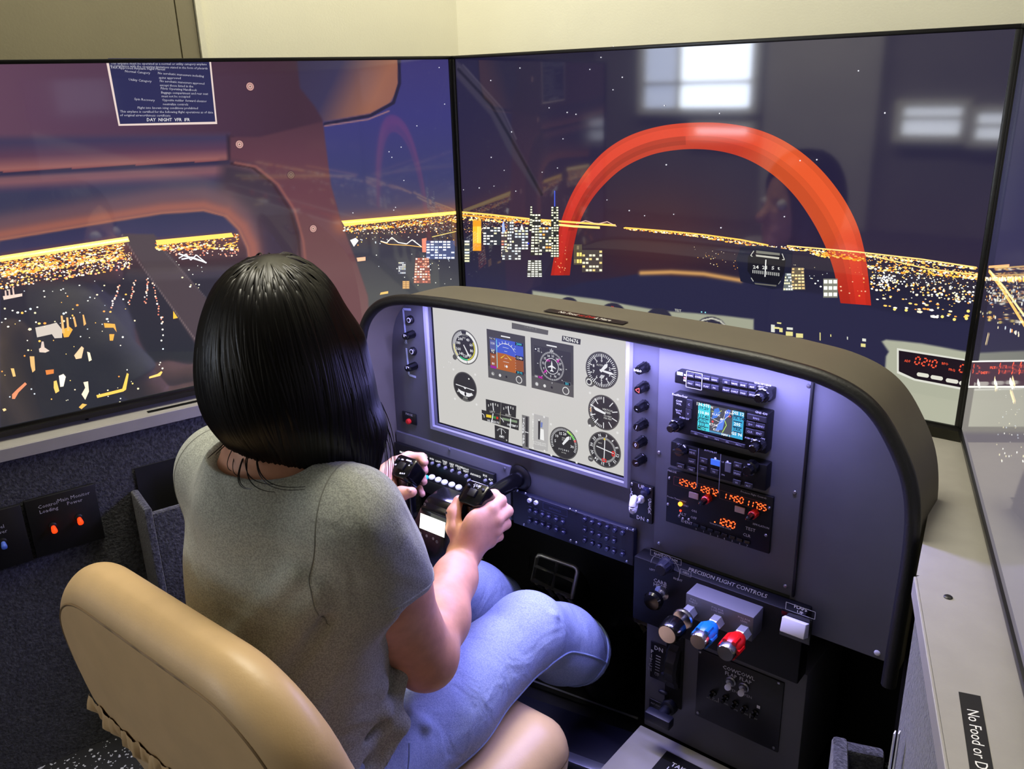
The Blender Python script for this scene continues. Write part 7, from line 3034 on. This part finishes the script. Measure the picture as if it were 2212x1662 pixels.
# sleeve hems and collar band
for s in ('R',):
    a, b = J['sh' + s], J['el' + s]
    dd, uu, vv = frame_of(b - a + np.array([0, -.06, -.03]))
    c = a + (b - a) * .385
    ring = [c + (np.array(uu) * cos(t) + np.array(vv) * sin(t)) * .054 for t in np.linspace(0, 2 * pi, 40, endpoint=False)]
    bm = B()
    add_tube(bm, on_surface(S, ring, .0), .0016, 6, True)
    obj('sleeve_hem', bm, M['shirt'], shirt, sm=60)

# armhole seam and collar band
for s, sx in (('R', .500), ('L', .292)):
    ring = [np.array([sx + (-.030 if s == 'R' else .030) * cos(t), -.748 + .075 * cos(t), .607 + .078 * sin(t)]) for t in np.linspace(0, 2 * pi, 60, endpoint=False)]
    bm = B()
    add_tube(bm, on_surface(S, ring, .0), .0008, 6, True)
    obj('sleeve_seam', bm, M['shirt_seam'], shirt, sm=60)
# shoes
for s in ('R', 'L'):
    a_ = J['an' + s]
    Z = Field(a_ - np.array([.08, .18, .08]), a_ + np.array([.09, .24, .22]), .004)
    Z.cap(a_ + (J['kn' + s] - a_) * .48, a_ + np.array([0, 0, .0]), .046, .040, .02)
    Z.cap(a_ + np.array([0, 0, .03]), a_ + np.array([0, -.008, -.02]), .042, .040, .02)
    Z.cap(a_ + np.array([0, -.008, -.025]), a_ + np.array([.01, .13, .045]), .040, .034, .03)
    Z.cap(a_ + np.array([.01, .10, .025]), a_ + np.array([.012, .15, .055]), .040, .032, .03)
    me = Z.mesh('shoe')
    me.materials.append(M['shoe'])
    sh = link('shoe', me, person)

# eyes
for s in (-1, 1):
    bm = B()
    add_ball(bm, hp(.066, s * .031, -.012), .0125)
    obj('eye', bm, mat('eye_white', (235, 232, 226), 0.2), person)
# thumb nail of the left hand
bm = B()
add_ball(bm, (.3045, -.4695, .4985), (.0050, .0026, .0036), 12, 8)
obj('fingernail', bm, M['nail'], person)

# hair: a volume and the locks that lie on it
HF = Field((.16, -.90, .58), (.60, -.52, .93), .003)
HF.ell(hp(-.013, 0, .012), (.071, .092, .094), yaw=HY, k=.02)
HF.ell(hp(-.024, .0, -.030), (.073, .084, .085), yaw=HY, k=.03)
HF.cap((.398, -.736, .76), (.430, -.734, .722), .064, .046, .03)
HF.cap((.430, -.722, .74), (.442, -.706, .668), .052, .036, .03)
HF.cap((.436, -.684, .79), (.452, -.680, .70), .028, .028, .03)
HF.cap((.452, -.680, .70), (.462, -.678, .645), .028, .010, .02)
HF.ell(hp(.072, 0, -.045), (.058, .040, .10), yaw=HY, k=.015, mode='sub')       # the face stays free
hair_obj_me = HF.mesh('hair')
hair_obj_me.materials.append(M['hair'])
hair = link('hair', hair_obj_me, person)

n = 1500
crown = hp(-.02, .004, .112)
th = RNG.uniform(0, 2 * pi, n)
rad = .012 + .075 * np.sqrt(RNG.uniform(0, 1, n))
P = np.stack([crown[0] + rad * np.cos(th), crown[1] + rad * np.sin(th), np.full(n, crown[2] - .01)], 1)
for _ in range(8):
    P = P - HF.grad(P) * HF.sample(P)[:, None]
rise = RNG.uniform(-.0006, .0022, n)
tracks = [P.copy()]
drift = RNG.normal(0, .12, (n, 3))
drift[:, 2] = 0
steps = 66
for i in range(steps):
    g = HF.grad(P)
    rad_dir = P - crown
    rad_dir[:, 2] = 0
    rad_dir /= np.linalg.norm(rad_dir, axis=1, keepdims=True) + 1e-6
    w = np.clip((P[:, 2:3] - .80) / .1, 0, 1)
    dirn = np.array([.10, .05, -1.0]) + rad_dir * w * 1.1 + drift * .5
    dirn = dirn - g * (dirn * g).sum(1, keepdims=True)
    ln = np.linalg.norm(dirn, axis=1, keepdims=True)
    fall = np.array([.24, .10, -1.0])
    dirn = np.where((ln > .28) | (P[:, 2:3] > .735), dirn / np.maximum(ln, 1e-6), fall)
    P = P + dirn * .0058
    gg = HF.grad(P)
    dd_ = HF.sample(P) - rise
    P = P - gg * np.where(dd_ < .012, dd_, 0)[:, None]
    tracks.append(P.copy())
T = np.stack(tracks, 1)
vs, fs = [], []
for i in range(n):
    m = int(RNG.integers(50, steps + 1))
    zlow = .668 + .05 * RNG.random()
    pts = T[i][:m]
    pts = pts[(pts[:, 2] > (zlow if pts[-1][0] < .44 else .635))]
    far_ = np.nonzero(HF.sample(pts) > .010)[0]
    if len(far_):
        pts = pts[:far_[0] + int(RNG.integers(3, 12))]
    if len(pts) < 8:
        continue
    r0 = .0006 + .0016 * RNG.random() ** 2
    b = len(vs)
    L = len(pts)
    tang = np.gradient(pts, axis=0)
    tang /= np.linalg.norm(tang, axis=1, keepdims=True) + 1e-9
    g = HF.grad(pts)
    side = np.cross(tang, g)
    side /= np.linalg.norm(side, axis=1, keepdims=True) + 1e-9
    taper = np.minimum(1, np.minimum(np.arange(L) / 4 + .3, (L - 1 - np.arange(L)) / 12 + .05))[:, None] * r0
    for k in range(L):
        vs += [pts[k] - side[k] * taper[k] * 1.5, pts[k] + g[k] * taper[k], pts[k] + side[k] * taper[k] * 1.5]
    for k in range(L - 1):
        q = b + 3 * k
        fs += [(q, q + 1, q + 4, q + 3), (q + 1, q + 2, q + 5, q + 4)]
me = bpy.data.meshes.new('hair_strands')
me.from_pydata([tuple(v) for v in vs], [], fs)
smooth(me)
me.materials.append(M['hair'])
st = link('hair_strands', me, hair)
st['kind'] = 'stuff'
# loose strands over the nape and by the right cheek
bm = B()
for (a, b, c) in [((.36, -.815, .74), (.372, -.835, .70), (.40, -.832, .678)), ((.378, -.82, .735), (.40, -.85, .69), (.445, -.825, .668)), ((.372, -.82, .73), (.392, -.846, .684), (.43, -.835, .668)),
                  ((.352, -.81, .74), (.35, -.835, .70), (.375, -.838, .69)), ((.385, -.82, .73), (.42, -.84, .682), (.47, -.80, .665)), ((.475, -.662, .72), (.488, -.655, .68), (.476, -.66, .63)),
                  ((.478, -.668, .71), (.492, -.665, .67), (.478, -.665, .635)), ((.47, -.655, .73), (.486, -.645, .69), (.48, -.65, .64)), ((.465, -.66, .72), (.48, -.648, .68), (.472, -.65, .632))]:
    a, b, c = map(np.array, (a, b, c))
    if a[0] < .40:
        a, b, c = a + np.array([.048, .03, -.01]), b + np.array([.040, .012, 0]), c + np.array([.034, .010, .022])
    T_ = np.linspace(0, 1, 14)[:, None]
    for _ in range(2):
        j = RNG.normal(0, .003, 3)
        add_tube(bm, (1 - T_) ** 2 * a + 2 * T_ * (1 - T_) * (b + j) + T_ ** 2 * (c + j), list(np.linspace(.0008, .0003, 14)), 4)
obj('loose_strand', bm, M['hair'], hair, kind='stuff', sm=80)
